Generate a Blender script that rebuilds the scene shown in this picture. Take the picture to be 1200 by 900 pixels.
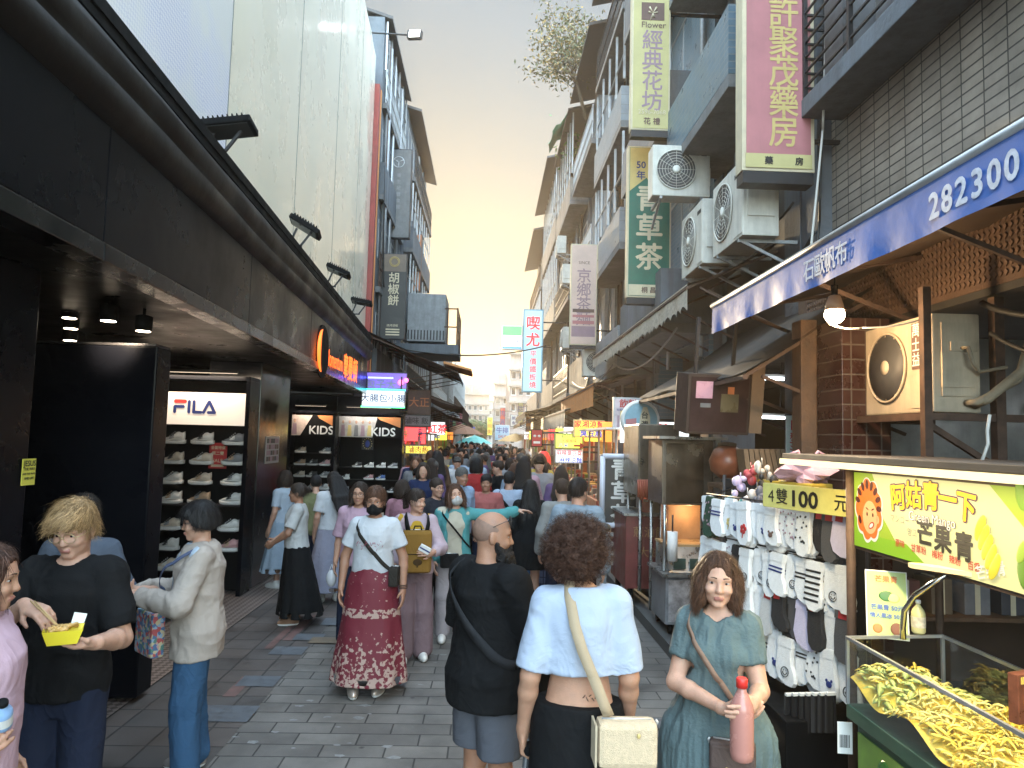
import bpy,bmesh,math,random
import numpy as np
from mathutils import Vector,Matrix
from math import sin,cos,pi,radians,sqrt,atan2

rng=random.Random(7)
for o in list(bpy.data.objects):bpy.data.objects.remove(o)
sc=bpy.context.scene
COL=sc.collection

# ------------------------------------------------------------------ camera
CAMZ=2.0
FPX=850.0
VPX,VPY,ROLL=572.0,513.0,radians(1.6)
v1=Vector((VPX-600,450-VPY,-FPX)).normalized()
t_=Vector((sin(ROLL),cos(ROLL),0));v3=(t_-t_.dot(v1)*v1).normalized();v2=v1.cross(v3)
ROT=Matrix((v2,v1,v3))
cam=bpy.data.objects.new('camera',bpy.data.cameras.new('camera'));COL.objects.link(cam)
cam.matrix_world=Matrix.Translation((0,0,CAMZ)) @ ROT.to_4x4()
cam.data.sensor_width=36;cam.data.lens=FPX/1200*36
cam.data.clip_start=0.05;cam.data.clip_end=3000
sc.camera=cam

def ray(px,py):
    return (ROT @ Vector((px-600,450-py,-FPX)))
def P(px,py,Y):                       # the point at street depth Y seen at a photo pixel
    d=ray(px,py);return Vector((0,0,CAMZ))+d*(Y/d.y)
def PX(px,py,X):                      # the point on the vertical plane x = X
    d=ray(px,py);return Vector((0,0,CAMZ))+d*(X/d.x)
def G(px,py,z=0.0):
    d=ray(px,py);return Vector((0,0,CAMZ))+d*((z-CAMZ)/d.z)

# ------------------------------------------------------------------ world, sun, exposure
SKY_G,SKY_Z=0.33,15
SUN_EL,SUN_AZ=radians(7.0),radians(-3.8)          # low sun at the street's end, just behind the left-hand buildings
w=bpy.data.worlds.new('World');sc.world=w;w.use_nodes=True
nt=w.node_tree;nt.nodes.clear()
sky=nt.nodes.new('ShaderNodeTexSky');sky.sky_type='NISHITA';sky.sun_disc=False
sky.sun_elevation=SUN_EL;sky.sun_rotation=SUN_AZ
sky.air_density=1.0;sky.dust_density=1.0;sky.ozone_density=1.5
# clear sky evened out, with fill light added overhead and behind the viewer
gam=nt.nodes.new('ShaderNodeGamma');gam.inputs[1].default_value=SKY_G
tco=nt.nodes.new('ShaderNodeTexCoord');sxyz=nt.nodes.new('ShaderNodeVectorMath');sxyz.operation='DOT_PRODUCT';nt.links.new(tco.outputs['Generated'],sxyz.inputs[0]);sxyz.inputs[1].default_value=(0.3,-0.45,0.84)
zen=nt.nodes.new('ShaderNodeMapRange');zen.interpolation_type='SMOOTHSTEP';zen.inputs[1].default_value=0.12;zen.inputs[2].default_value=0.6;zen.inputs[3].default_value=1.0;zen.inputs[4].default_value=SKY_Z
nt.links.new(sxyz.outputs['Value'],zen.inputs[0])
scl=nt.nodes.new('ShaderNodeVectorMath');scl.operation='SCALE'
bg=nt.nodes.new('ShaderNodeBackground');bg.inputs[1].default_value=0.1
out=nt.nodes.new('ShaderNodeOutputWorld')
nt.links.new(sky.outputs[0],gam.inputs[0]);nt.links.new(gam.outputs[0],scl.inputs[0]);nt.links.new(zen.outputs[0],scl.inputs['Scale'])
tin=nt.nodes.new('ShaderNodeMapRange');tin.data_type='FLOAT_VECTOR';tin.inputs[7].default_value=(-.35,)*3;tin.inputs[8].default_value=(.05,)*3;tin.inputs[9].default_value=(.95,.825,.58);tin.inputs[10].default_value=(1.14,1.28,1.36)
mul=nt.nodes.new('ShaderNodeVectorMath');mul.operation='MULTIPLY'
nt.links.new(sxyz.outputs['Value'],tin.inputs[6]);nt.links.new(scl.outputs[0],mul.inputs[0]);nt.links.new(tin.outputs[1],mul.inputs[1]);nt.links.new(mul.outputs[0],bg.inputs[0]);nt.links.new(bg.outputs[0],out.inputs[0])
sun=bpy.data.objects.new('sun',bpy.data.lights.new('sun','SUN'));COL.objects.link(sun)
sun.data.energy=2.4;sun.data.angle=radians(0.6);sun.data.color=(1.0,0.78,0.5)
sd=Vector((sin(SUN_AZ)*cos(SUN_EL),cos(SUN_AZ)*cos(SUN_EL),sin(SUN_EL)))
sun.rotation_euler=sd.to_track_quat('Z','Y').to_euler()
sc.view_settings.view_transform='Standard';sc.view_settings.look='None'
sc.view_settings.gamma=1.0;sc.view_settings.use_curve_mapping=False
sc.view_settings.exposure=1.6
sc.render.engine='CYCLES'
sc.cycles.use_denoising=True
sc.cycles.max_bounces=7;sc.cycles.diffuse_bounces=4;sc.cycles.glossy_bounces=3
sc.cycles.transmission_bounces=5;sc.cycles.transparent_max_bounces=12;sc.cycles.volume_bounces=1
sc.cycles.sample_clamp_indirect=6.0
sc.cycles.caustics_reflective=False;sc.cycles.caustics_refractive=False

# ------------------------------------------------------------------ materials
MATS={}
def mat(name,col,rough=0.6,metal=0.0,var=0.12,vs=6.0,bump=0.0,bs=60.0,emit=None,es=0.0,trans=0.0,spec=0.5,streak=0.0,coat=0.0):
    """a procedural surface: base colour with soft noise variation, optional bump, run-off streaks (dirt) or emission"""
    if name in MATS:return MATS[name]
    m=bpy.data.materials.new(name);m.use_nodes=True;MATS[name]=m
    nt=m.node_tree;b=nt.nodes['Principled BSDF'];N=nt.nodes.new;L=nt.links.new
    c=(*col,1)
    b.inputs['Base Color'].default_value=c;b.inputs['Roughness'].default_value=rough
    b.inputs['Metallic'].default_value=metal;b.inputs['Specular IOR Level'].default_value=spec
    if trans:b.inputs['Transmission Weight'].default_value=trans;b.inputs['IOR'].default_value=1.3
    if coat:b.inputs['Coat Weight'].default_value=coat;b.inputs['Coat Roughness'].default_value=0.15
    m.diffuse_color=c
    tc=None
    if var or bump or streak:
        tc=N('ShaderNodeTexCoord')
    last=None
    if var:
        n=N('ShaderNodeTexNoise');n.inputs['Scale'].default_value=vs;n.inputs['Detail'].default_value=6;n.inputs['Roughness'].default_value=0.62
        L(tc.outputs['Object'],n.inputs['Vector'])
        r=N('ShaderNodeMapRange');r.inputs[1].default_value=0.3;r.inputs[2].default_value=0.7
        r.inputs[3].default_value=1-var;r.inputs[4].default_value=1+var
        L(n.outputs['Fac'],r.inputs[0])
        mx=N('ShaderNodeVectorMath');mx.operation='SCALE';mx.inputs[0].default_value=col
        L(r.outputs[0],mx.inputs['Scale']);last=mx.outputs[0]
        rr=N('ShaderNodeMapRange');rr.inputs[1].default_value=0.3;rr.inputs[2].default_value=0.7
        rr.inputs[3].default_value=max(0.02,rough-0.12);rr.inputs[4].default_value=min(1,rough+0.12)
        L(n.outputs['Fac'],rr.inputs[0]);L(rr.outputs[0],b.inputs['Roughness'])
    if streak:
        mp=N('ShaderNodeMapping');mp.inputs['Scale'].default_value=(7,7,0.6)
        L(tc.outputs['Object'],mp.inputs[0])
        n2=N('ShaderNodeTexNoise');n2.inputs['Scale'].default_value=1.0;n2.inputs['Detail'].default_value=8;n2.inputs['Roughness'].default_value=0.7
        L(mp.outputs[0],n2.inputs['Vector'])
        r2=N('ShaderNodeMapRange');r2.inputs[1].default_value=0.45;r2.inputs[2].default_value=0.75
        r2.inputs[3].default_value=0.0;r2.inputs[4].default_value=streak
        L(n2.outputs['Fac'],r2.inputs[0])
        mm=N('ShaderNodeMix');mm.data_type='RGBA'
        L(r2.outputs[0],mm.inputs[0])
        if last is not None:L(last,mm.inputs[6])
        else:mm.inputs[6].default_value=c
        mm.inputs[7].default_value=(0.05,0.045,0.04,1);last=mm.outputs[2]
    if last is not None:L(last,b.inputs['Base Color'])
    if bump:
        nb=N('ShaderNodeTexNoise');nb.inputs['Scale'].default_value=bs;nb.inputs['Detail'].default_value=4
        L(tc.outputs['Object'],nb.inputs['Vector'])
        bp=N('ShaderNodeBump');bp.inputs['Strength'].default_value=bump;bp.inputs['Distance'].default_value=0.02
        L(nb.outputs['Fac'],bp.inputs['Height']);L(bp.outputs[0],b.inputs['Normal'])
    if emit is not None:
        b.inputs['Emission Color'].default_value=(*emit,1);b.inputs['Emission Strength'].default_value=es
    return m

def brick_mat(name,c1,c2,mortar,bw,bh,axes='YZ',rough=0.6,msize=0.012,offset=0.5,bumpd=0.004,var=0.25,spec=0.4):
    """tiles or bricks laid in world metres on the plane of two axes"""
    if name in MATS:return MATS[name]
    m=bpy.data.materials.new(name);m.use_nodes=True;MATS[name]=m
    nt=m.node_tree;b=nt.nodes['Principled BSDF'];N=nt.nodes.new;L=nt.links.new
    g=N('ShaderNodeNewGeometry');s=N('ShaderNodeSeparateXYZ');cb=N('ShaderNodeCombineXYZ')
    L(g.outputs['Position'],s.inputs[0]);L(s.outputs[axes[0]],cb.inputs[0]);L(s.outputs[axes[1]],cb.inputs[1])
    br=N('ShaderNodeTexBrick');br.inputs['Color1'].default_value=(*c1,1);br.inputs['Color2'].default_value=(*c2,1)
    br.inputs['Mortar'].default_value=(*mortar,1);br.inputs['Scale'].default_value=1
    br.inputs['Mortar Size'].default_value=msize;br.inputs['Mortar Smooth'].default_value=0.2
    br.inputs['Brick Width'].default_value=bw;br.inputs['Row Height'].default_value=bh;br.offset=offset
    L(cb.outputs[0],br.inputs['Vector'])
    n=N('ShaderNodeTexNoise');n.inputs['Scale'].default_value=2.2;n.inputs['Detail'].default_value=8;n.inputs['Roughness'].default_value=0.65
    L(g.outputs['Position'],n.inputs['Vector'])
    r=N('ShaderNodeMapRange');r.inputs[1].default_value=0.3;r.inputs[2].default_value=0.7;r.inputs[3].default_value=1-var;r.inputs[4].default_value=1+var
    L(n.outputs['Fac'],r.inputs[0])
    mx=N('ShaderNodeVectorMath');mx.operation='SCALE';L(br.outputs['Color'],mx.inputs[0]);L(r.outputs[0],mx.inputs['Scale'])
    L(mx.outputs[0],b.inputs['Base Color'])
    rr=N('ShaderNodeMapRange');rr.inputs[1].default_value=0.3;rr.inputs[2].default_value=0.7;rr.inputs[3].default_value=rough-0.15;rr.inputs[4].default_value=min(1,rough+0.15)
    L(n.outputs['Fac'],rr.inputs[0]);L(rr.outputs[0],b.inputs['Roughness']);b.inputs['Specular IOR Level'].default_value=spec
    inv=N('ShaderNodeMath');inv.operation='SUBTRACT';inv.inputs[0].default_value=1;L(br.outputs['Fac'],inv.inputs[1])
    ad=N('ShaderNodeMath');ad.operation='MULTIPLY_ADD';ad.inputs[1].default_value=0.25;L(n.outputs['Fac'],ad.inputs[0]);L(inv.outputs[0],ad.inputs[2])
    bp=N('ShaderNodeBump');bp.inputs['Strength'].default_value=0.7;bp.inputs['Distance'].default_value=bumpd
    L(ad.outputs[0],bp.inputs['Height']);L(bp.outputs[0],b.inputs['Normal'])
    return m

def glow(name,col,s,base=None):
    return mat(name,base or col,0.5,var=0,emit=col,es=s)

# ------------------------------------------------------------------ mesh building
class MB:
    """collects shapes and links them as ONE mesh object"""
    def __init__(s):s.v=[];s.f=[];s.mi=[];s.sm=[]
    def add(s,vs,fs,mi=0,smooth=False):
        n=len(s.v);s.v.extend([tuple(p) for p in vs])
        for f in fs:s.f.append(tuple(n+i for i in f));s.mi.append(mi);s.sm.append(smooth)
        return s
    def box(s,x0,x1,y0,y1,z0,z1,mi=0,M=None,ch=0.0):
        if x0>x1:x0,x1=x1,x0
        if y0>y1:y0,y1=y1,y0
        if z0>z1:z0,z1=z1,z0
        if ch:
            bm=bmesh.new();r=bmesh.ops.create_cube(bm,size=1)
            for v in bm.verts:v.co=Vector(((x0+x1)/2+v.co.x*(x1-x0),(y0+y1)/2+v.co.y*(y1-y0),(z0+z1)/2+v.co.z*(z1-z0)))
            bmesh.ops.bevel(bm,geom=bm.edges[:],offset=min(ch,(x1-x0)*.45,(y1-y0)*.45,(z1-z0)*.45),segments=2,profile=0.6,affect='EDGES')
            bm.verts.index_update()
            vs=[v.co.copy() for v in bm.verts];fs=[[v.index for v in f.verts] for f in bm.faces];bm.free()
        else:
            vs=[Vector(p) for p in ((x0,y0,z0),(x1,y0,z0),(x1,y1,z0),(x0,y1,z0),(x0,y0,z1),(x1,y0,z1),(x1,y1,z1),(x0,y1,z1))]
            fs=[(0,3,2,1),(4,5,6,7),(0,1,5,4),(1,2,6,5),(2,3,7,6),(3,0,4,7)]
        if M is not None:vs=[M @ Vector(p) for p in vs]
        return s.add(vs,fs,mi)
    def quad(s,a,b,c,d,mi=0):return s.add([a,b,c,d],[(0,1,2,3)],mi)
    def tube(s,pts,r,n=8,mi=0,cap=True,smooth=True):
        pts=[Vector(p) for p in pts];m=len(pts)
        rr=r if isinstance(r,(list,tuple)) else [r]*m
        vs=[];up=None
        for i,p in enumerate(pts):
            d=(pts[min(i+1,m-1)]-pts[max(i-1,0)])
            if d.length<1e-9:d=Vector((0,0,1))
            d.normalize()
            if up is None:up=d.orthogonal().normalized()
            up=(up-up.dot(d)*d)
            if up.length<1e-6:up=d.orthogonal()
            up.normalize();bi=d.cross(up)
            for k in range(n):
                a=2*pi*k/n;vs.append(p+rr[i]*(cos(a)*up+sin(a)*bi))
        fs=[(i*n+k,i*n+(k+1) % n,(i+1)*n+(k+1) % n,(i+1)*n+k) for i in range(m-1) for k in range(n)]
        s.add(vs,fs,mi,smooth)
        if cap:
            b=len(s.v)-len(vs)
            s.f.append(tuple(b+k for k in reversed(range(n))));s.mi.append(mi);s.sm.append(False)
            s.f.append(tuple(b+(m-1)*n+k for k in range(n)));s.mi.append(mi);s.sm.append(False)
        return s
    def bar(s,a,b,wx,wy=None,mi=0):
        """square bar from a to b"""
        a=Vector(a);b=Vector(b);d=(b-a).normalized();wy=wy or wx
        u=Vector((0,0,1)).cross(d)
        if u.length<1e-3:u=Vector((1,0,0))
        u.normalize();w_=d.cross(u)
        vs=[p+sx*u*wx/2+sy*w_*wy/2 for p in (a,b) for sx,sy in ((-1,-1),(1,-1),(1,1),(-1,1))]
        return s.add(vs,[(3,2,1,0),(4,5,6,7),(0,1,5,4),(1,2,6,5),(2,3,7,6),(3,0,4,7)],mi)
    def lathe(s,prof,n=20,M=None,mi=0,smooth=True,cap=True):
        vs=[]
        for (r,z) in prof:
            for k in range(n):
                a=2*pi*k/n;p=Vector((r*cos(a),r*sin(a),z));vs.append(M @ p if M is not None else p)
        m=len(prof)
        fs=[(i*n+k,i*n+(k+1) % n,(i+1)*n+(k+1) % n,(i+1)*n+k) for i in range(m-1) for k in range(n)]
        s.add(vs,fs,mi,smooth)
        if cap:
            b=len(s.v)-len(vs)
            s.f.append(tuple(b+k for k in reversed(range(n))));s.mi.append(mi);s.sm.append(False)
            s.f.append(tuple(b+(m-1)*n+k for k in range(n)));s.mi.append(mi);s.sm.append(False)
        return s
    def prism(s,poly,t,M=None,mi=0):
        """2-D outline (x,z) extruded along y by t, front face at y=0"""
        n=len(poly);vs=[Vector((p[0],0,p[1])) for p in poly]+[Vector((p[0],t,p[1])) for p in poly]
        if M is not None:vs=[M @ p for p in vs]
        fs=[tuple(range(n)),tuple(reversed(range(n,2*n)))]+[(i,i+n,(i+1) % n+n,(i+1) % n) for i in range(n)]
        return s.add(vs,fs,mi)
    def sphere(s,c,r,n=10,mi=0,M=None):
        r=Vector(r) if hasattr(r,'__len__') else Vector((r,r,r));c=Vector(c);vs=[];m=max(4,n*2 // 3)
        for i in range(m+1):
            t=pi*(i+1e-3)/(m+2e-3)
            for k in range(n):
                a=2*pi*k/n;p=Vector((r.x*sin(t)*cos(a),r.y*sin(t)*sin(a),r.z*cos(t)))
                vs.append((M @ p if M is not None else p)+c)
        fs=[(i*n+k,(i+1)*n+k,(i+1)*n+(k+1) % n,i*n+(k+1) % n) for i in range(m) for k in range(n)]
        return s.add(vs,fs,mi,True)
    def text(s,body,size,M,mi=0,bold=0.0,align='CENTER',sx=1.0):
        """flat lettering in the local XZ plane facing -Y, set by matrix M"""
        vs,fs=text_geo(body,0.0,align)
        n=0 if bold<.004 else 4 if bold<.03 else 10          # heavier strokes: the same outline laid again a little aside, each a hair further out
        for k in range(n+1):
            ox=bold*cos(2*pi*k/max(n,1)) if k else 0;oz=bold*sin(2*pi*k/max(n,1)) if k else 0
            s.add([M @ Vector(((p[0]+ox)*size*sx,-.00018*k,(p[1]+oz)*size)) for p in vs],fs,mi)
        return s
    def build(s,name,mats,parent=None,loc=None,smooth_all=False):
        me=bpy.data.meshes.new(name);me.from_pydata(s.v,[],s.f)
        for m in (mats if isinstance(mats,(list,tuple)) else [mats]):me.materials.append(m)
        me.polygons.foreach_set('material_index',s.mi)
        me.polygons.foreach_set('use_smooth',[True]*len(s.f) if smooth_all else s.sm)
        me.update()
        o=bpy.data.objects.new(name,me);COL.objects.link(o)
        if parent is not None:o.parent=parent
        if loc is not None:o.location=loc
        return o

_TXT={}
def text_geo(body,bold=0.0,align='CENTER'):
    k=(body,bold,align)
    if k in _TXT:return _TXT[k]
    c=bpy.data.curves.new('lettering','FONT');c.body=body;c.size=1;c.offset=bold;c.resolution_u=3
    c.align_x=align
    o=bpy.data.objects.new('lettering',c);COL.objects.link(o)
    dg=bpy.context.evaluated_depsgraph_get()
    me=bpy.data.meshes.new_from_object(o.evaluated_get(dg))
    vs=[(v.co.x,v.co.y-0.36) for v in me.vertices];fs=[tuple(p.vertices) for p in me.polygons]
    bpy.data.objects.remove(o);bpy.data.curves.remove(c);bpy.data.meshes.remove(me)
    _TXT[k]=(vs,fs);return vs,fs

def tag(o,label=None,cat=None,group=None,kind=None):
    if label:o['label']=label
    if cat:o['category']=cat
    if group:o['group']=group
    if kind:o['kind']=kind
    return o
def thing(name,label,cat,loc=(0,0,0),rz=0.0,group=None):
    o=bpy.data.objects.new(name,None);COL.objects.link(o);o.location=loc;o.rotation_euler=(0,0,rz)
    o.empty_display_size=0.1
    return tag(o,label,cat,group)
def kids(o):return list(o.children)
def dup(root,loc=None,rz=None,label=None,group=None,chld=None):
    r=root.copy();COL.objects.link(r)
    if loc is not None:r.location=loc
    if rz is not None:r.rotation_euler=(0,0,rz)
    if label:r['label']=label
    if group:r['group']=group
    for ch in (chld if chld is not None else kids(root)):
        c=ch.copy();COL.objects.link(c);c.parent=r
        for g in (kids(ch) if chld is None else []):
            d=g.copy();COL.objects.link(d);d.parent=c
    return r
def FR(loc,rz=0.0,tilt=0.0):
    """frame whose -Y axis is the face of a board; rz turns it about z (0 faces the camera end of the street)"""
    return Matrix.Translation(loc) @ Matrix.Rotation(rz,4,'Z') @ Matrix.Rotation(tilt,4,'X')
ORD=['first','second','third','fourth','fifth','sixth','seventh','eighth','ninth','tenth','eleventh','twelfth','thirteenth','fourteenth','fifteenth']
# ------------------------------------------------------------------ common materials
black=mat('black_panel',(0.0035,0.004,0.006),0.3,var=0.15,vs=1.5,spec=.07)
blackm=mat('black_matt',(0.004,0.004,0.0045),0.7,var=0.2,spec=.12)
dkmetal=mat('dark_metal',(0.03,0.03,0.033),0.45,metal=0.4,var=0.2)
steel=mat('stainless_steel',(0.45,0.45,0.44),0.32,metal=0.9,var=0.15,vs=12,streak=0.35)
galv=mat('galvanised',(0.35,0.36,0.37),0.5,metal=0.6,var=0.25,vs=15,streak=0.3)
white=mat('white_paint',(0.72,0.72,0.7),0.5,var=0.08,streak=0.12)
offwhite=mat('aged_white_casing',(0.62,0.6,0.54),0.55,var=0.12,streak=0.28)
concrete=mat('weathered_concrete',(0.17,0.172,0.175),0.85,var=0.3,vs=1.6,bump=0.3,bs=30,streak=0.5)
concrete2=mat('warm_concrete',(0.25,0.225,0.2),0.85,var=0.3,vs=1.8,bump=0.3,bs=30,streak=0.5)
concrete3=mat('grey_render',(0.13,0.145,0.165),0.85,var=0.3,vs=1.4,bump=0.3,bs=25,streak=0.5)
glassd=mat('window_glass',(0.03,0.04,0.05),0.08,var=0,spec=0.7)
alu=mat('aluminium',(0.42,0.43,0.44),0.4,metal=0.7,var=0.15)
wood_old=mat('old_timber',(0.11,0.062,0.035),0.7,var=0.35,vs=9,bump=0.3,bs=30,streak=0.3)
brown_tile=brick_mat('red_brown_wall_tile',(0.04,0.016,0.012),(0.03,0.012,0.009),(0.09,0.075,0.065),0.11,0.11,'XZ',rough=0.3,msize=0.006,offset=0.0)
rust=mat('rusty_steel',(0.09,0.055,0.04),0.75,metal=0.3,var=0.45,vs=12)
cable_m=mat('black_cable',(0.015,0.015,0.015),0.6,var=0)
cable_w=mat('pale_cable',(0.5,0.48,0.44),0.6,var=0)

# ------------------------------------------------------------------ ground
def ground_mat():
    m=brick_mat('dark_pavers',(0.098,0.088,0.08),(0.148,0.134,0.12),(0.04,0.037,0.034),0.40,0.18,'XY',rough=0.66,msize=0.006,offset=0.5,bumpd=0.005,var=0.42,spec=0.4)
    nt=m.node_tree;N=nt.nodes.new;L=nt.links.new;b=nt.nodes['Principled BSDF']
    g=N('ShaderNodeNewGeometry');n=N('ShaderNodeTexNoise');n.inputs['Scale'].default_value=9;n.inputs['Detail'].default_value=9;n.inputs['Roughness'].default_value=0.75
    L(g.outputs['Position'],n.inputs['Vector'])
    r=N('ShaderNodeMapRange');r.inputs[1].default_value=0.62;r.inputs[2].default_value=0.78;r.inputs[3].default_value=0;r.inputs[4].default_value=0.5
    L(n.outputs['Fac'],r.inputs[0])
    old=b.inputs['Base Color'].links[0].from_socket
    mx=N('ShaderNodeMix');mx.data_type='RGBA';L(r.outputs[0],mx.inputs[0]);L(old,mx.inputs[6]);mx.inputs[7].default_value=(0.2,0.19,0.18,1)
    # tread-worn light patches and gum spots
    v=N('ShaderNodeTexVoronoi');v.inputs['Scale'].default_value=2.6;v.feature='F1';L(g.outputs['Position'],v.inputs['Vector'])
    r2=N('ShaderNodeMapRange');r2.inputs[1].default_value=0.02;r2.inputs[2].default_value=0.06;r2.inputs[3].default_value=0.75;r2.inputs[4].default_value=0
    L(v.outputs['Distance'],r2.inputs[0])
    m2=N('ShaderNodeMix');m2.data_type='RGBA';L(r2.outputs[0],m2.inputs[0]);L(mx.outputs[2],m2.inputs[6]);m2.inputs[7].default_value=(0.025,0.024,0.024,1)
    L(m2.outputs[2],b.inputs['Base Color'])
    return m
gm=MB();gm.quad((-190,-15,0),(190,-15,0),(190,290,0),(-190,290,0))
tag(gm.build('ground',mat('asphalt_ground',(0.05,0.05,0.052),0.85,var=0.3)),kind='structure')
gm=MB();gm.quad((-2.56,-6,0.004),(1.74,-6,0.004),(1.74,120,0.004),(-2.56,120,0.004))
tag(gm.build('street_paving',ground_mat()),kind='structure')
gm=MB();gm.quad((-2.56,-6,0.008),(-1.62,-6,0.008),(-1.62,60,0.008),(-2.56,60,0.008))
tag(gm.build('brown_paving_band',brick_mat('brown_pavers',(0.088,0.07,0.062),(0.068,0.06,0.057),(0.03,0.027,0.025),0.3,0.3,'XY',rough=0.6,msize=0.008,offset=0.0,bumpd=0.005,var=0.4)),kind='structure')
gm=MB()
for q_,(px,py,w_,l_,mi) in enumerate([(330,746,.07,.9,0),(352,736,.09,1.0,0),(280,806,.1,.45,0),(262,838,.42,.3,1),(338,764,.3,.25,1),(303,800,.3,.25,1),(362,748,.28,.22,1),(455,800,.3,.25,1),(395,730,.3,.3,1),(388,752,.4,.2,3),(640,770,.4,.2,2),(655,820,.4,.2,2),(792,850,.4,.2,1)]):
    p=G(px,py);zq=.0125+q_*.0002;gm.quad((p.x-w_/2,p.y-l_/2,zq),(p.x+w_/2,p.y-l_/2,zq),(p.x+w_/2,p.y+l_/2,zq),(p.x-w_/2,p.y+l_/2,zq),mi)
tag(gm.build('paving_inlay',[mat('red_inlay',(0.14,0.075,0.066),0.6,var=0.35,vs=14),mat('blue_inlay',(0.085,0.093,0.105),0.55,var=0.35,vs=14),mat('pale_inlay',(0.135,0.13,0.12),0.6,var=0.3,vs=14),mat('tan_inlay',(0.15,0.11,0.07),0.6,var=0.3,vs=14)]),kind='structure')
# worn white road paint: broken flakes
gm=MB();r_=random.Random(3)
for (px,py,n,w_,l_) in [(310,868,26,.8,.25),(390,848,22,.35,.3),(435,818,30,.25,.7),(445,880,20,.3,.2),(455,812,16,.3,.3),(640,735,40,.25,1.6),(650,800,26,.3,.8),(500,770,14,.3,.3),(370,830,14,.5,.3)]:
    p=G(px,py)
    for k in range(n // 4):
        cx=p.x+r_.gauss(0,w_/2.4);cy=p.y+r_.gauss(0,l_/2.4);rad=r_.uniform(.008,.035);m_=r_.randint(5,8)
        gm.add([(cx+rad*r_.uniform(.4,1.3)*cos(2*pi*j/m_)*1.6,cy+rad*r_.uniform(.4,1.2)*sin(2*pi*j/m_),.0052+k*1e-5) for j in range(m_)],[tuple(range(m_))])
tag(gm.build('worn_road_paint',mat('worn_white_paint',(0.19,0.187,0.18),0.7,var=0.4,vs=40)),kind='structure')
# right-hand raised stall platform with a kerb face
gm=MB();gm.box(1.74,6.5,-4,60,-.02,.12)
tag(gm.build('stall_platform_kerb',mat('dark_kerb',(0.07,0.068,0.066),0.7,var=0.4,vs=3,bump=.2)),kind='structure')

# ------------------------------------------------------------------ left: the shoe shop
shop=thing('shoe_shop','black shoe shop with deep fascia and a tall pale sheeted upper wall','shop',(-2.2,6,0))
shop.matrix_parent_inverse=Matrix()
def part(mb,name,m,parent,label=None,**k):
    o=mb.build(name,m,None,**k);o.parent=parent
    # geometry is written in world metres: undo the parent's placement
    o.matrix_parent_inverse=parent.matrix_basis.inverted() if parent.parent is None else (parent.parent.matrix_basis @ parent.matrix_parent_inverse @ parent.matrix_basis).inverted()
    if label:o['label']=label
    return o
m=MB();ys=[-1.2,1.3,3.9,6.7,9.6,12.6,16.0]
for a,b in zip(ys[:-1],ys[1:]):m.box(-2.02,-1.9,a+.006,b-.006,3.0,3.63,ch=.004)
m.box(-2.04,-1.93,-1.2,16.0,2.98,3.66)
part(m,'fascia',black,shop)
m=MB()
for a,b in zip(ys[:-1],ys[1:]):m.box(-2.05,-1.888,a+.004,b-.004,2.89,2.992,ch=.008)
part(m,'fascia_trim',mat('dark_trim',(0.022,0.023,0.025),0.25,metal=.7,var=.3,vs=3),shop)
# folded canvas roller cover on top of the fascia
m=MB();ny=150;prof=[(-1.9,3.63),(-1.875,3.65),(-1.83,3.70),(-1.82,3.80),(-1.85,3.825),(-1.825,3.85),(-1.81,3.95),(-1.835,4.02),(-1.88,4.05),(-1.9,4.08),(-2.0,4.1),(-2.22,4.1)]
vs=[];n_=len(prof)
for j in range(ny+1):
    y=-1.2+17.3*j/ny
    for k,(x,z) in enumerate(prof):
        a=.005*sin(y*3.1+k)+.003*sin(y*7.7+k*1.7) if 1<k<8 else 0
        vs.append((x+a,y,z-a*.7-(.02*sin(y*1.1) if 2<k<7 else 0)))
m.add(vs,[(j*n_+k,(j+1)*n_+k,(j+1)*n_+k+1,j*n_+k+1) for j in range(ny) for k in range(n_-1)],0,True)
part(m,'canopy_cover',mat('brown_black_canvas',(0.009,0.0075,0.007),0.5,var=.3,vs=2,bump=.12,bs=9,spec=.14),shop)
m=MB();m.box(-2.26,-1.83,-1.2,16.1,4.102,4.16);m.box(-1.87,-1.84,-1.2,16.1,4.04,4.19)
part(m,'canopy_rail',blackm,shop)
m=MB();m.box(-6.0,-2.021,-1.2,16.0,2.9,2.97)
part(m,'soffit',mat('soffit_black',(0.006,0.0048,0.0042),0.35,var=.1,vs=2,spec=.1),shop)
m=MB();m.box(-6.2,-6.0,-1.2,17.6,0,2.95);m.box(-6.0,-2.2,-1.4,-1.2,0,2.95);m.box(-6.0,-3.6,17.3,17.5,0,2.9)
part(m,'back_wall',black,shop)
m=MB();m.box(-4.2,-2.62,1.2,4.25,0.03,2.9,ch=.01);part(m,'pillar',black,shop)
m=MB();m.box(-3.6,-2.93,9.4,10.75,0.03,2.9,ch=.012);part(m,'pillar',mat('black_gloss',(0.005,0.0055,0.007),0.16,var=.25,vs=2,spec=.28),shop)
m=MB();m.box(-3.75,-2.5,5.5,5.74,0.05,2.62,ch=.012);part(m,'door_panel',black,shop,'black folding door panel swung out towards the street')
m=MB();m.box(-3.75,-2.51,5.5,5.74,2.622,2.64);part(m,'door_rail',dkmetal,shop)
m=MB();m.box(-3.5,-2.05,16.9,17.2,0.0,2.88);part(m,'end_wall',black,shop)
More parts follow.
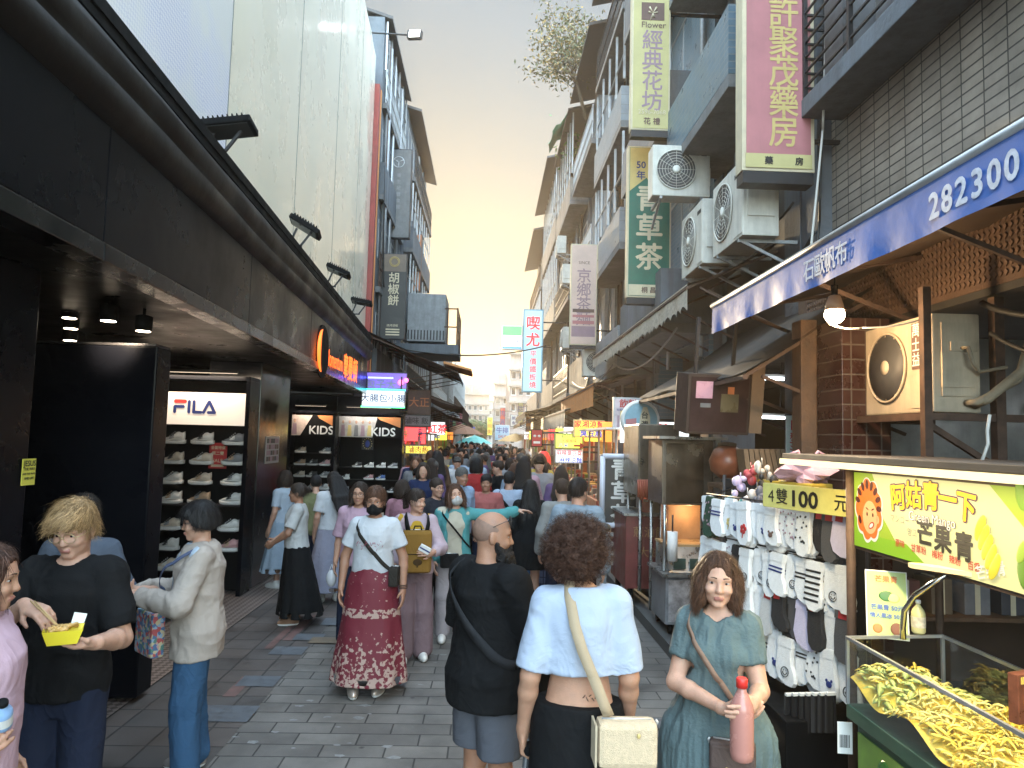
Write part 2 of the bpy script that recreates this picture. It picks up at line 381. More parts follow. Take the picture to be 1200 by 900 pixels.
# tread plate threshold
m=MB();m.quad((-3.25,-1,.0185),(-2.56,-1,.0185),(-2.56,16.0,.0185),(-3.25,16.0,.0185))
tp=bpy.data.materials.new('tread_plate');tp.use_nodes=True;nt=tp.node_tree;b=nt.nodes['Principled BSDF'];N=nt.nodes.new;L=nt.links.new
b.inputs['Metallic'].default_value=.75;b.inputs['Roughness'].default_value=.38
g=N('ShaderNodeNewGeometry');ck=N('ShaderNodeTexChecker');ck.inputs['Scale'].default_value=22;mp=N('ShaderNodeMapping');mp.inputs['Rotation'].default_value=(0,0,pi/4)
L(g.outputs['Position'],mp.inputs[0]);L(mp.outputs[0],ck.inputs[0]);ck.inputs[1].default_value=(.52,.43,.39,1);ck.inputs[2].default_value=(.22,.17,.15,1)
L(ck.outputs[0],b.inputs['Base Color']);bp=N('ShaderNodeBump');bp.inputs['Distance'].default_value=.006;L(ck.outputs[1],bp.inputs['Height']);L(bp.outputs[0],b.inputs['Normal'])
part(m,'tread_plate',tp,shop)
m=MB();m.quad((-6,-1.2,.0145),(-3.0,-1.2,.0145),(-3.0,17,.0145),(-6,17,.0145));part(m,'shop_floor',mat('shop_floor_tile',(.012,.011,.011),.35,var=.3,spec=.3),shop)
# tall sheeted upper wall
wm=mat('pale_sheeting',(0.93,0.86,0.68),0.3,var=0.04,vs=1.2,bump=0.06,bs=3.0,streak=0.02,spec=.8,coat=.5)
m=MB();yy=-1.2;r_=random.Random(5)
js=[-1.2,1.0,3.9,6.7,9.6,12.6,15.4,17.7]
for a,b in zip(js[:-1],js[1:]):
    nz=18;nx=8;vs=[]
    for i in range(nz+1):
        for j in range(nx+1):
            y=a+.006+(b-a-.012)*j/nx;z=3.9+7.6*i/nz
            vs.append((-2.2+(.018*sin(y*4+z*2.3)*sin(z*1.7+a)+.006*r_.uniform(-1,1))*sin(pi*j/nx),y,z))
    q=nx+1
    m.add(vs,[(i*q+j,i*q+j+1,(i+1)*q+j+1,(i+1)*q+j) for i in range(nz) for j in range(nx)],1 if b<7 else 0,True)
m.box(-6,-2.24,-1.2,17.7,3.9,11.4)
ns=bpy.data.materials.new('netted_sheeting');ns.use_nodes=True;nt=ns.node_tree;b=nt.nodes['Principled BSDF'];b.inputs['Roughness'].default_value=.4
g=nt.nodes.new('ShaderNodeNewGeometry');mp=nt.nodes.new('ShaderNodeMapping');mp.inputs['Rotation'].default_value=(pi/4,0,0);ck=nt.nodes.new('ShaderNodeTexChecker');ck.inputs['Scale'].default_value=42;ck.inputs[1].default_value=(.62,.63,.76,1);ck.inputs[2].default_value=(.82,.82,.88,1)
n1=nt.nodes.new('ShaderNodeTexNoise');n1.inputs['Scale'].default_value=1.1;n1.inputs['Detail'].default_value=6;rg=nt.nodes.new('ShaderNodeMapRange');rg.inputs[1].default_value=.42;rg.inputs[2].default_value=.6;mxx=nt.nodes.new('ShaderNodeMix');mxx.data_type='RGBA';mxx.inputs[7].default_value=(.8,.79,.76,1)
nt.links.new(g.outputs['Position'],mp.inputs[0]);nt.links.new(mp.outputs[0],ck.inputs[0]);nt.links.new(g.outputs['Position'],n1.inputs['Vector']);nt.links.new(n1.outputs['Fac'],rg.inputs[0]);nt.links.new(rg.outputs[0],mxx.inputs[0]);nt.links.new(ck.outputs[0],mxx.inputs[6]);nt.links.new(mxx.outputs[2],b.inputs['Base Color'])
part(m,'upper_wall',[wm,ns],shop)
m=MB()
for a in js[1:-1]:m.box(-2.215,-2.196,a-.007,a+.007,3.9,11.45)
part(m,'sheet_joint',mat('joint_grey',(.2,.2,.19),.7,var=0),shop)
m=MB();m.box(-2.5,-2.08,17.72,18.0,3.4,10.8,ch=.01);part(m,'red_column',mat('faded_red_paint',(0.32,0.06,0.05),.6,var=.2,streak=.25),shop)
m=MB();m.box(-2.5,-2.06,18.002,18.14,3.4,10.78);part(m,'orange_edge',mat('orange_paint',(0.6,0.25,0.08),.6,var=.15),shop)
m=MB();m.box(-6.0,-2.5,17.71,18.2,2.97,11.4);part(m,'end_wall',concrete,shop)
for o in shop.children:          # the frontage is turned a little away from the street line
    if o.name.split('.')[0] in ('fascia','fascia_trim','canopy_cover','canopy_rail','soffit','upper_wall','sheet_joint','red_column','orange_edge') or (o.name.startswith('end_wall') and o.data.vertices[0].co.z>2):
        for v in o.data.vertices:v.co.x -= .05*v.co.y

# ------------------------------------------------------------------ building generators
def window(m_wall,x,y0,y1,z0,z1,side,frame_m=alu,nb=2):
    """a recessed window in a wall plane x=const; side = +1 right-hand wall (faces -X), -1 left-hand wall (faces +X)"""
    s=side;f=MB();t=.05
    xo=x-s*.012;xi=x+s*.06
    f.box(xo,xi,y0,y1,z0,z0+t);f.box(xo,xi,y0,y1,z1-t,z1)
    f.box(xo,xi,y0,y0+t,z0+t,z1-t);f.box(xo,xi,y1-t,y1,z0+t,z1-t)
    for k in range(1,nb):
        c=y0+(y1-y0)*k/nb;f.box(xo,xi,c-t/2,c+t/2,z0+t,z1-t)
    o=part(f,'window',frame_m,m_wall)
    g=MB();g.box(x+s*.015,x+s*.03,y0+t,y1-t,z0+t,z1-t);pane=g.build('pane',glassd);pane.parent=o
    pane.matrix_parent_inverse=m_wall.matrix_basis.inverted() if False else (o.parent.matrix_basis @ o.matrix_parent_inverse @ o.matrix_basis).inverted()
    return o

def facade(label,side,x,y0,y1,ztop,wall_m,floors,seed,zb=3.1,depth=7,par_m=None,over=.55,roof=True,pipes=2,eave=.12,cat='building',group=None,winmat=alu,tilepanel=None,grille=.4):
    """one shop-house: wall, piers, balconies, windows, pipes, roof edge; side +1 = right of the street"""
    r=random.Random(seed);s=side
    root=thing('shop_house',label,cat,(x+s*2,(y0+y1)/2,0),group=group)
    w_=MB();w_.box(x,x+s*depth,y0,y1,zb,ztop);part(w_,'wall',wall_m,root)
    for yy in (y0+.02,y1-.42):w_=MB();w_.box(x-s*.06,x+s*.4,yy,yy+.4,0.1,zb-.002);part(w_,'pier',wall_m,root)
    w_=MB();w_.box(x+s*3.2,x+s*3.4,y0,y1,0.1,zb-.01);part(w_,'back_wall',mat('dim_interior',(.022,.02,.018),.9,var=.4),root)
    fh=(ztop-zb)/floors
    pm=par_m or wall_m
    for f in range(floors):
        z0=zb+f*fh
        L_=y1-y0
        b0,b1=y0+.12,y1-.12
        if over>0:
            sl=MB();sl.box(x-s*over,x-s*.003,b0,b1,z0+.02,z0+.17,ch=.01);part(sl,'balcony_slab',concrete,root)
            kind=r.random()
            if kind<1-grille:
                sl=MB();h_=r.uniform(.85,1.05)
                sl.box(x-s*over,x-s*(over-.12),b0,b1,z0+.172,z0+h_)
                sl.box(x-s*(over-.122),x-s*.003,b0,b0+.12,z0+.172,z0+h_);sl.box(x-s*(over-.122),x-s*.003,b1-.12,b1,z0+.172,z0+h_)
                part(sl,'parapet',pm,root)
            else:
                sl=MB();n=int(L_/.14)
                for k in range(n+1):
                    yy=b0+(b1-b0)*k/n;sl.bar((x-s*(over-.03),yy,z0+.17),(x-s*(over-.03),yy,z0+1.05),.016)
                for zz in (.3,.65,1.05):sl.bar((x-s*(over-.03),b0,z0+zz),(x-s*(over-.03),b1,z0+zz),.03)
                part(sl,'railing',r.choice([dkmetal,alu,rust]),root)
            if r.random()<.35:
                # enclosed balcony glazing bars above the parapet
                sl=MB();n=max(2,int(L_/.8))
                for k in range(n+1):
                    yy=b0+.02+(b1-b0-.04)*k/n;sl.bar((x-s*(over-.06),yy,z0+1.05),(x-s*(over-.06),yy,z0+fh-.05),.045)
                sl.bar((x-s*(over-.06),b0,z0+1.6),(x-s*(over-.06),b1,z0+1.6),.03)
                part(sl,'balcony_frame',alu,root)
        nw=max(1,int(L_/2.0))
        for k in range(nw):
            c=y0+L_*(k+.5)/nw;ww=r.uniform(.55,.8)*L_/nw/2
            window(root,x,c-ww,c+ww,z0+(.95 if over<=0 or r.random()<.5 else .25),z0+fh-.45,s,winmat)
    if roof:
        rf=MB();zz=ztop
        rf.add([(x-s*(over+eave),y0,zz-.05),(x-s*(over+eave),y1,zz-.05),(x+s*1.5,y1,zz+.5),(x+s*1.5,y0,zz+.5),(x-s*(over+eave),y0,zz+.03),(x-s*(over+eave),y1,zz+.03),(x+s*1.5,y1,zz+.58),(x+s*1.5,y0,zz+.58)],
               [(0,1,2,3),(4,7,6,5),(0,4,5,1),(1,5,6,2),(2,6,7,3),(3,7,4,0)])
        part(rf,'roof',mat('dark_roof_sheet',(.07,.065,.065),.6,var=.3),root)
    for k in range(pipes):
        yy=r.uniform(y0+.1,y1-.1);rad=r.choice([.03,.045,.055]);pp=MB()
        pp.tube([(x-s*.07,yy,zb-.3),(x-s*.07,yy+.02,ztop-.4)],rad,8)
        part(pp,'pipe',r.choice([alu,concrete,galv,rust]),root)
    return root

def ac_unit(label,c,w_,rz,case_m=offwhite,group='air conditioner units on the right-hand facades',h=None,fan_x=-.12,bracket=True):
    """an outdoor condenser: casing, fan grille, fan, side cover, two wall brackets. rz: 0 = fan faces the camera end"""
    h=h or w_*.72;d=w_*.38
    root=thing('air_conditioner',label,'air conditioner',c,rz,group)
    m=MB();m.box(-w_/2,w_/2,-d/2,d/2,0,h,ch=.012);m.build('casing',case_m,root)
    R=h*.40;cx=-w_/2+R+.05*w_;cz=h*.52
    m=MB()
    for q in range(7):
        rr=R*(q+1)/7.3;n=28
        m.tube([(cx+rr*cos(2*pi*k/n),-d/2-.012,cz+rr*sin(2*pi*k/n)) for k in range(n+1)],.0035 if q<6 else .01,4,cap=False)
    for k in range(12):
        a=2*pi*k/12;m.tube([(cx+.03*cos(a),-d/2-.012,cz+.03*sin(a)),(cx+R*cos(a),-d/2-.012,cz+R*sin(a))],.003,4)
    m.lathe([(.0,-.004),(R*.2,-.004),(R*.2,.008),(0,.008)],14,Matrix.Translation((cx,-d/2-.014,cz)) @ Matrix.Rotation(pi/2,4,'X'))
    m.build('fan_grille',case_m,root)
    m=MB();m.lathe([(R*.97,0),(R*.97,.006)],28,Matrix.Translation((cx,-d/2-.001,cz)) @ Matrix.Rotation(pi/2,4,'X'));m.build('fan',mat('dark_fan',(.06,.06,.062),.6,var=.2),root)
    m=MB();m.box(cx+R+.03,w_/2-.015,-d/2-.006,-d/2+.002,.03,h-.03);m.box(w_/2-.002,w_/2+.02,-d/2+.05,d/2-.05,h*.25,h*.6);m.build('side_cover',case_m,root)
    m=MB();m.box(cx+R+.06,w_/2-.05,-d/2-.008,-d/2-.004,h*.8,h*.86);m.build('name_plate',dkmetal,root)
    if bracket:
        m=MB()
        for xx in (-w_*.35,w_*.35):
            m.bar((xx,-d/2,-.02),(xx,d/2+.25,-.02),.035);m.bar((xx,-d/2+.05,-.03),(xx,d/2+.25,-.3),.03)
        m.build('bracket',galv,root)
    return root

# right-hand shop-houses (balconies reach x = 2.5)
tile_blue=brick_mat('blue_grey_tile',(0.12,0.185,0.24),(0.1,0.16,0.205),(0.2,0.22,0.23),0.16,0.08,'YZ',rough=.35,msize=.006,offset=0,var=.2)
tile_brown=brick_mat('grey_brown_strip_tile',(0.32,0.275,0.23),(0.24,0.21,0.18),(0.06,0.054,0.05),0.24,0.085,'YZ',rough=.5,msize=.007,offset=0,var=.35,bumpd=.008)
tile_pale=brick_mat('pale_wall_tile',(0.26,0.28,0.3),(0.23,0.25,0.27),(0.2,0.2,0.2),0.2,0.2,'YZ',rough=.4,msize=.006,offset=0,var=.2)
bh=thing('shop_house','brown strip-tiled shop house above the blue awning, with a barred balcony','building',(5,3,0))
m=MB();m.box(3.4,10,-2,7.4,3.55,13);part(m,'wall',tile_brown,bh)
m=MB();m.box(3.25,3.42,7.05,7.42,0.12,13);part(m,'corner_pier',concrete3,bh)
m=MB();m.box(2.98,3.395,.5,6.82,5.2,5.38,ch=.01);part(m,'balcony_slab',concrete3,bh)
m=MB()
for k in range(8):m.bar((3.01,.6+6.18*k/7,5.38),(3.01,.6+6.18*k/7,6.5),.04)
for z in (5.5,5.65,5.8,5.95,6.1,6.25,6.5):
    m.bar((3.01,.5,z),(3.01,6.79,z),.02);m.bar((3.01,6.79,z),(3.39,6.79,z),.02)
part(m,'railing',dkmetal,bh)
m=MB()
for k in range(6):m.box(3.05,3.35,1.6+k*.9,1.95+k*.9,5.382,5.8+.2*(k % 3))
part(m,'balcony_clutter',mat('clutter_grey',(.12,.12,.125),.6,var=.4,vs=4),bh)
for y in (1.0,3.6):window(bh,3.4,y,y+1.6,5.6,7.2,1)
m=MB();m.box(3.05,3.4,-2,7.05,3.0,3.55);part(m,'lintel',mat('brown_lintel',(.1,.06,.04),.75,var=.35,vs=5,bump=.3),bh)
m=MB()
for i in range(110):
    for j in range(7):
        y=1.6+i*.048;z=3.06+j*.055;m.add([(3.047,y-.018,z),(3.047,y,z+.022),(3.047,y+.018,z),(3.047,y,z-.022),(3.04,y-.018,z),(3.04,y,z+.022),(3.04,y+.018,z),(3.04,y,z-.022)],[(4,5,6,7),(0,4,7,3),(0,1,5,4),(1,2,6,5),(2,3,7,6)])
part(m,'lattice_frieze',mat('brown_lattice',(.13,.08,.055),.7,var=.3),bh)
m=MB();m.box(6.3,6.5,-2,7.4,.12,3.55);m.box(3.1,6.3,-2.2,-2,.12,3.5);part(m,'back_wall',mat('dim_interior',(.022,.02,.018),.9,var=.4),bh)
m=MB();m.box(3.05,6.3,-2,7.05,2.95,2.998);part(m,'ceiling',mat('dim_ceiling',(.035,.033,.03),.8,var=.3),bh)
# tiled pillar below the bulb, timber post and old panel
pc=P(1004,460,5.3)
m=MB();m.box(pc.x-.16,pc.x+.2,5.2,5.6,.12,2.95,ch=.005);part(m,'tiled_pillar',brown_tile,bh)
pc=P(952,460,5.6);m=MB();m.box(pc.x-.08,pc.x+.05,5.62,5.8,.12,3.0,ch=.01);part(m,'timber_post',wood_old,bh)

facade('grey shop house with a blue tiled balcony beside the big pink medicine sign',1,3.3,7.42,10.4,13.4,concrete3,3,11,zb=5.85,par_m=tile_blue,over=.8,grille=.0,pipes=4)
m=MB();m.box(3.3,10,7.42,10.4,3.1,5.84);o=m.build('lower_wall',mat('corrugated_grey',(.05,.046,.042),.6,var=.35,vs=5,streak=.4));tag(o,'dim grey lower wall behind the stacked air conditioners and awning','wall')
facade('blue-grey shop house behind the yellow flower shop sign',1,3.25,10.42,14.0,13.0,tile_blue,3,12,zb=3.6,par_m=concrete3,over=.75,pipes=4,grille=.3)
facade('narrow concrete shop house with a light blue box balcony',1,3.2,14.02,18.0,13.3,concrete,4,13,zb=3.3,par_m=tile_pale,over=.7,pipes=4)
facade('pale tiled shop house behind the cream noodle sign',1,3.1,18.02,22.5,12.8,tile_pale,3,14,zb=3.3,par_m=concrete2,over=.65,pipes=3)
facade('old shop house with a green tarpaulin on its roof railing',1,3.0,22.52,27.5,12.6,concrete3,3,15,zb=3.3,par_m=concrete2,over=.6,grille=.6,pipes=3)
facade('beige shop house with overhanging eaves far along the right side',1,2.9,27.52,35,13.0,concrete2,3,16,zb=3.3,over=.5,grille=.1,pipes=2,eave=.4)
facade('last grey shop house in the right-hand row before the street bends',1,2.75,35.02,44,12.3,concrete,3,17,zb=3.3,over=.45,pipes=2,eave=.35)
# left-hand shop-houses beyond the shoe shop
facade('dark shop house with tiled eaves beyond the red column',-1,-3.0,18.3,23.0,12.9,concrete3,4,21,zb=3.2,over=.12,grille=.6,pipes=7,eave=.08)
facade('dark shop house with a deep roof canopy behind the hanging grey sign',-1,-2.9,23.02,30,12.6,concrete3,4,22,zb=3.2,eave=.14,over=.3,pipes=4)
facade('low concrete shop house beyond the railed rooftop cabin',-1,-2.6,30.02,40,6.6,concrete2,1,23,zb=3.2,over=.3,roof=False)
facade('pale low shop house on the left at the street bend',-1,-2.2,40.02,58,6.3,concrete2,1,24,zb=3.2,over=.3,roof=False)

# ------------------------------------------------------------------ far end of the street
def block(label,px0,px1,pytop,Y,col,nfl,nw,seed,dep=14,extra=None):
    a=P(px0,513,Y);b=P(px1,513,Y);zt=P((px0+px1)/2,pytop,Y).z
    root=thing('apartment_block',label,'building',((a.x+b.x)/2,Y+dep/2,0))
    m=MB();m.box(a.x,b.x,Y,Y+dep,0,zt);part(m,'wall',mat('block_%02d' % seed,col,.85,var=.2,vs=.4,streak=.35),root)
    fh=(zt-1)/nfl;cw=(b.x-a.x)/nw;r=random.Random(seed)
    for i in range(nfl):
        for j in range(nw):
            x0=a.x+cw*(j+.2);z0=1.2+fh*(i+.25)
            if z0+fh*.5>zt-.3:continue
            m=MB();m.box(x0,x0+cw*.6,Y-.12,Y-.002,z0,z0+fh*.5);wd=part(m,'window',alu if r.random()<.6 else white,root)
            m=MB();m.box(x0+cw*.05,x0+cw*.55,Y-.14,Y-.122,z0+fh*.05,z0+fh*.45);part(m,'pane',glassd,wd)
        m=MB();m.box(a.x-.15,b.x+.15,Y-.5,Y-.141,.9+fh*(i+1),1.05+fh*(i+1));part(m,'ledge',concrete2,root)
    if extra:
        for (q0,q1,qt) in extra:
            c=P(q0,513,Y);d=P(q1,513,Y);m=MB();m.box(c.x,d.x,Y+1,Y+dep-1,zt-.01,P(q0,qt,Y).z);part(m,'roof_house',concrete2,root)
    return root
block('hazy brown apartment block closing the far end of the street',540,572,462,105,(.33,.27,.23),5,5,31,extra=[(541,562,450)])
block('grey apartment block with balconies at the far right of the bend',578,604,450,80,(.3,.3,.31),5,3,32,extra=[(583,600,437)])
block('pink-grey far building with a blank wall beside the green and white sign',596,622,415,62,(.36,.3,.28),6,3,33)
block('faint tall block far behind the brown apartments',566,582,470,140,(.34,.32,.31),5,3,34)
block('low pale building on the far left of the street bend',496,540,476,88,(.35,.3,.26),4,5,35)
block('grey left-hand block glimpsed under the left canopies',470,522,440,61,(.3,.29,.28),5,5,36)

# ------------------------------------------------------------------ haze
hz=MB();hz.box(-195,195,-18,295,-1.0,22)
ho=hz.build('haze',[]);tag(ho,kind='stuff')
hm=bpy.data.materials.new('haze_air');hm.use_nodes=True;nt=hm.node_tree;nt.nodes.clear()
o_=nt.nodes.new('ShaderNodeOutputMaterial');pv=nt.nodes.new('ShaderNodeVolumePrincipled');pv.inputs['Color'].default_value=(1.0,.87,.7,1)
pv.inputs['Density'].default_value=0.0014;pv.inputs['Anisotropy'].default_value=0.66
nt.links.new(pv.outputs[0],o_.inputs['Volume']);ho.data.materials.append(hm)
# ------------------------------------------------------------------ signs
M_=dict(
 red=mat('sign_red',(.42,.03,.03),.5,var=.1),gold=mat('sign_gold',(.55,.42,.16),.5,var=.1),green=mat('sign_green',(.015,.13,.09),.5,var=.15,streak=.1),
 cream=mat('sign_cream',(.6,.52,.36),.55,var=.12,streak=.15),brown=mat('sign_brown',(.13,.075,.06),.6,var=.2,streak=.15),pink=mat('sign_faded_pink',(.44,.17,.18),.55,var=.15,vs=2,streak=.1),
 yellow=mat('sign_yellow',(.5,.44,.2),.5,var=.1,vs=3,streak=.06),ink=mat('sign_ink',(.02,.02,.02),.5,var=0),blue=mat('sign_blue',(.03,.06,.3),.5,var=0),grey=mat('sign_grey',(.17,.17,.17),.55,var=.2,streak=.25),
 mauve=mat('sign_mauve_letter',(.3,.2,.24),.6,var=.1),whitel=mat('sign_white_letter',(.7,.7,.68),.5,var=0),silver=mat('sign_silver_letter',(.6,.6,.6),.35,metal=.6,var=.1),navy=mat('sign_navy',(.02,.035,.16),.45,var=0),
 dark=mat('sign_black',(.03,.03,.03),.5,var=.2,streak=.15),orange=mat('sign_orange',(.55,.2,.08),.55,var=.15,streak=.15))
M_['lred']=glow('lit_red_letter',(.8,.02,.03),.55,(.5,.03,.03));M_['lblue']=glow('lit_blue_letter',(.02,.05,.5),.4,(.03,.05,.3))
def vt(body,size,x,ztop,pitch,m,bold=.02,sx=1.0):
    return [(ch,size,x,ztop-pitch*(i+.5),m,bold,sx) for i,ch in enumerate(body)]
def sign(name,label,cat,c,w_,h,d,rz,face,casing,rows,group=None,rim=.025,extra=None,tilt=0.0,foot=None):
    """a signboard centred at c: casing, face panel, lettering by colour"""
    root=thing(name,label,cat,c,rz,group);root.rotation_euler=(tilt,0,rz)
    m=MB();m.box(-w_/2,w_/2,-d/2+.004,d/2,-h/2,h/2,ch=.006);m.build('casing',casing,root)
    m=MB();m.box(-w_/2+rim,w_/2-rim,-d/2-.004,-d/2+.003,-h/2+rim,h/2-rim);m.build('panel',face,root)
    by={}
    for k,r in enumerate(rows):
        by.setdefault(r[4].name,[]).append(r)
    for k,(nm,rs) in enumerate(by.items()):
        m=MB()
        for r in rs:m.text(r[0],r[1],Matrix.Translation((r[2],-d/2-.007-.0015*k,r[3])),0,r[5] if len(r)>5 else .0,'CENTER',r[6] if len(r)>6 else 1.0)
        m.build('lettering',rs[0][4],root)
    if foot:m=MB();m.box(-w_/2+.01,w_/2-.01,-d/2+.01,d/2-.01,-h/2-foot,-h/2-.002);m.build('base_tray',dkmetal,root)
    if extra:extra(root,w_,h,d)
    return root
def box_px(px0,py0,px1,py1,Y):
    cx,cy=(px0+px1)/2,(py0+py1)/2
    a,b=P(px0,cy,Y),P(px1,cy,Y);t,q=P(cx,py0,Y),P(cx,py1,Y)
    return Vector(((a.x+b.x)/2,Y,(t.z+q.z)/2)),b.x-a.x,t.z-q.z
def arms(reach):
    def f(root,w_,h,d):
        s=1 if reach>0 else -1
        m=MB()
        for z in (-h*.35,h*.35):m.bar((s*w_/2,0,z),(s*w_/2+reach,0,z),.04)
        m.build('wall_arm',dkmetal,root)
    return f
def decal(root,m,mats,name='emblem'):return m.build(name,mats,root)

# right-hand projecting signs
c,w_,h=box_px(866,-60,949,205,6.9)
def ex(root,w_,h,d):
    arms(.45)(root,w_,h,d)
    m=MB();m.box(-w_/2+.03,w_/2-.03,-d/2-.008,-d/2-.0045,-h/2+.03,-h/2+.17);m.build('bottom_band',M_['yellow'],root)
    m=MB();m.text('藥',.085,Matrix.Translation((-.1,-d/2-.0105,-h/2+.1)),0,.03);m.text('房',.085,Matrix.Translation((.2,-d/2-.0105,-h/2+.1)),0,.03);m.build('band_lettering',M_['ink'],root)
sign('projecting_sign','big faded pink sign box with gold characters reading medicine shop','sign',c,w_,h,.2,0,M_['pink'],M_['cream'],
     vt('許聚茂藥房',.34,0.05,-h/2+1.77,.305,M_['gold'],.012,.9),extra=ex,foot=.12,rim=.04)
c,w_,h=box_px(739,-8,784,155,10.3)
def ex(root,w_,h,d):
    arms(.8)(root,w_,h,d)
    m=MB();m.box(-.15,.19,-d/2-.008,-d/2-.0045,h/2-.47,h/2-.2)
    m.build('picture_plate',M_['brown'],root)
    m=MB()
    for k in range(6):
        a=2*pi*k/6;m.tube([(.02,-d/2-.012,h/2-.36),(.02+.07*cos(a)+.02*sin(a*2),-d/2-.012,h/2-.35+.09*sin(a))],[.004,.014],5)
    m.tube([(-.02,-d/2-.012,h/2-.48),(.02,-d/2-.012,h/2-.36)],.006,5);m.build('flower_emblem',M_['cream'],root)
sign('projecting_sign','yellow vertical flower shop sign with a brown picture plate at its top','sign',c,w_,h,.16,0,M_['yellow'],M_['cream'],
     vt('經典花坊',.32,.02,h/2-.62,.31,M_['mauve'],.012)+[('Flower',.13,.03,h/2-.54,M_['brown'],.008),('2596-7068',.095,.02,-h/2+.27,M_['cream'],.0),('花 禮',.11,.02,-h/2+.13,M_['brown'],.02)],extra=ex,foot=.1)
c,w_,h=box_px(734,174,785,350,11)
def ex(root,w_,h,d):
    arms(.4)(root,w_,h,d)
    m=MB();m.prism([(-w_/2+.03,h/2-.03),(-w_/2+.03,h/2-.72),(-.05,h/2-.5),(.02,h/2-.62),(.12,h/2-.42),(w_/2-.03,h/2-.6),(w_/2-.03,h/2-.03)][::-1],.004,Matrix.Translation((0,-d/2-.008,0)));m.build('gold_header',M_['gold'],root)
    m=MB();m.box(-w_/2+.03,w_/2-.03,-d/2-.008,-d/2-.0045,-h/2+.03,-h/2+.2);m.text('50',.15,Matrix.Translation((-.14,-d/2-.012,h/2-.3)),1,.02);m.text('年',.15,Matrix.Translation((-.14,-d/2-.012,h/2-.47)),1,.02)
    m.text('桐 昌',.1,Matrix.Translation((0,-d/2-.012,-h/2+.115)),2,.02)
    m.build('bottom_band',[M_['cream'],M_['navy'],M_['brown']],root)
sign('projecting_sign','green vertical herbal tea sign with a gold top behind the air conditioner','sign',c,w_,h,.16,0,M_['green'],M_['cream'],
     vt('青草茶',.44,.0,h/2-.6,.46,M_['cream'],.022),extra=ex,foot=.1)
c,w_,h=box_px(668,287,699,405,17)
def ex(root,w_,h,d):
    arms(.5)(root,w_,h,d)
    m=MB();m.box(-w_/2+.04,w_/2-.04,-d/2-.008,-d/2-.0045,-h/2+.2,-h/2+.45);m.box(-w_/2+.06,w_/2-.06,-d/2-.008,-d/2-.0045,-h/2+.5,-h/2+.58,1);m.box(-w_/2+.06,w_/2-.06,-d/2-.008,-d/2-.0045,-h/2+.66,-h/2+.72,1);m.box(-w_/2+.06,w_/2-.06,-d/2-.008,-d/2-.0045,-h/2+.78,-h/2+.86,2);m.build('small_print',[M_['mauve'],M_['pink'],M_['brown']],root)
sign('projecting_sign','cream and pale pink vertical sign with raised tea and noodle characters','sign',c,w_,h,.16,0,mat('sign_cream_pink',(.6,.44,.38),.55,var=.15,vs=1.5),M_['cream'],
     vt('京鄉茶麵',.36,0,h/2-.6,.34,M_['mauve'],.01)+[('SINCE',.1,0,h/2-.45,M_['brown'])],extra=ex,foot=.08)
c,w_,h=box_px(612,363,636,460,25)
sign('projecting_sign','tall white and pale blue lit sign with red characters over the crowd','sign',c,w_,h,.2,0,glow('lit_pale_blue',(.4,.7,.85),.3,(.32,.5,.58)),mat('sign_sky_blue',(.2,.42,.55),.5,var=.1),
     vt('喫尤',.5,0,h/2-.2,.58,M_['lred'],.02)+vt('平價鐵板燒',.24,.02,h/2-1.42,.27,M_['lred'],.01),extra=arms(.8),rim=.05)
c,w_,h=box_px(588,382,612,410,29)
def ex(root,w_,h,d):
    m=MB();m.box(-w_/2+.03,w_/2-.03,-d/2-.008,-d/2-.0045,h*.09,h/2-.03);m.build('green_band',glow('lit_green',(.15,.55,.2),.5,(.1,.5,.18)),root)
    m=MB();m.box(-w_/2+.03,w_/2-.03,-d/2-.008,-d/2-.0045,-h/2+.03,-h/2+.12);m.build('blue_band',glow('lit_blue',(.1,.3,.75),.5,(.1,.3,.7)),root)
    arms(1.2)(root,w_,h,d)
sign('projecting_sign','small white shop sign with a green band above and blue band below','sign',c,w_,h,.2,0,glow('lit_white',(.9,.95,.97),.55,(.8,.82,.82)),white,[('FamilyMart',.17,0,-h*.12,M_['blue'],.015)],extra=ex)

# air conditioners on the right facade
c=P(795,234,9.6);ac_unit('white condenser with its fan facing down the street, above the green sign',c,.78,0,h=.7)
c=PX(834,290,2.55);ac_unit('larger aged white condenser hung side-on beside the pink medicine sign',(2.75,7.75,P(834,288,7.7).z),1.0,-pi/2,h=.82)
ac_unit('lower aged white condenser tucked between the green sign and the larger condenser',(2.7,9.0,P(792,318,9.0).z),.95,-pi/2,h=.8)
ac_unit('small condenser low on the facade under the cream noodle sign',(2.65,17.3,P(686,440,17).z),.85,0,h=.65)
for i,(px,py,Y,rz) in enumerate([(663,335,23,-pi/2),(657,300,25,-pi/2),(664,410,21,-pi/2)]):
    ac_unit(['grey condenser boxes high on the right facade, topmost of three far ones','far condenser on the right facade, beside a drain pipe','far condenser on the right facade just above the orange awning'][i],P(px,py,Y),.8,rz,h=.62)

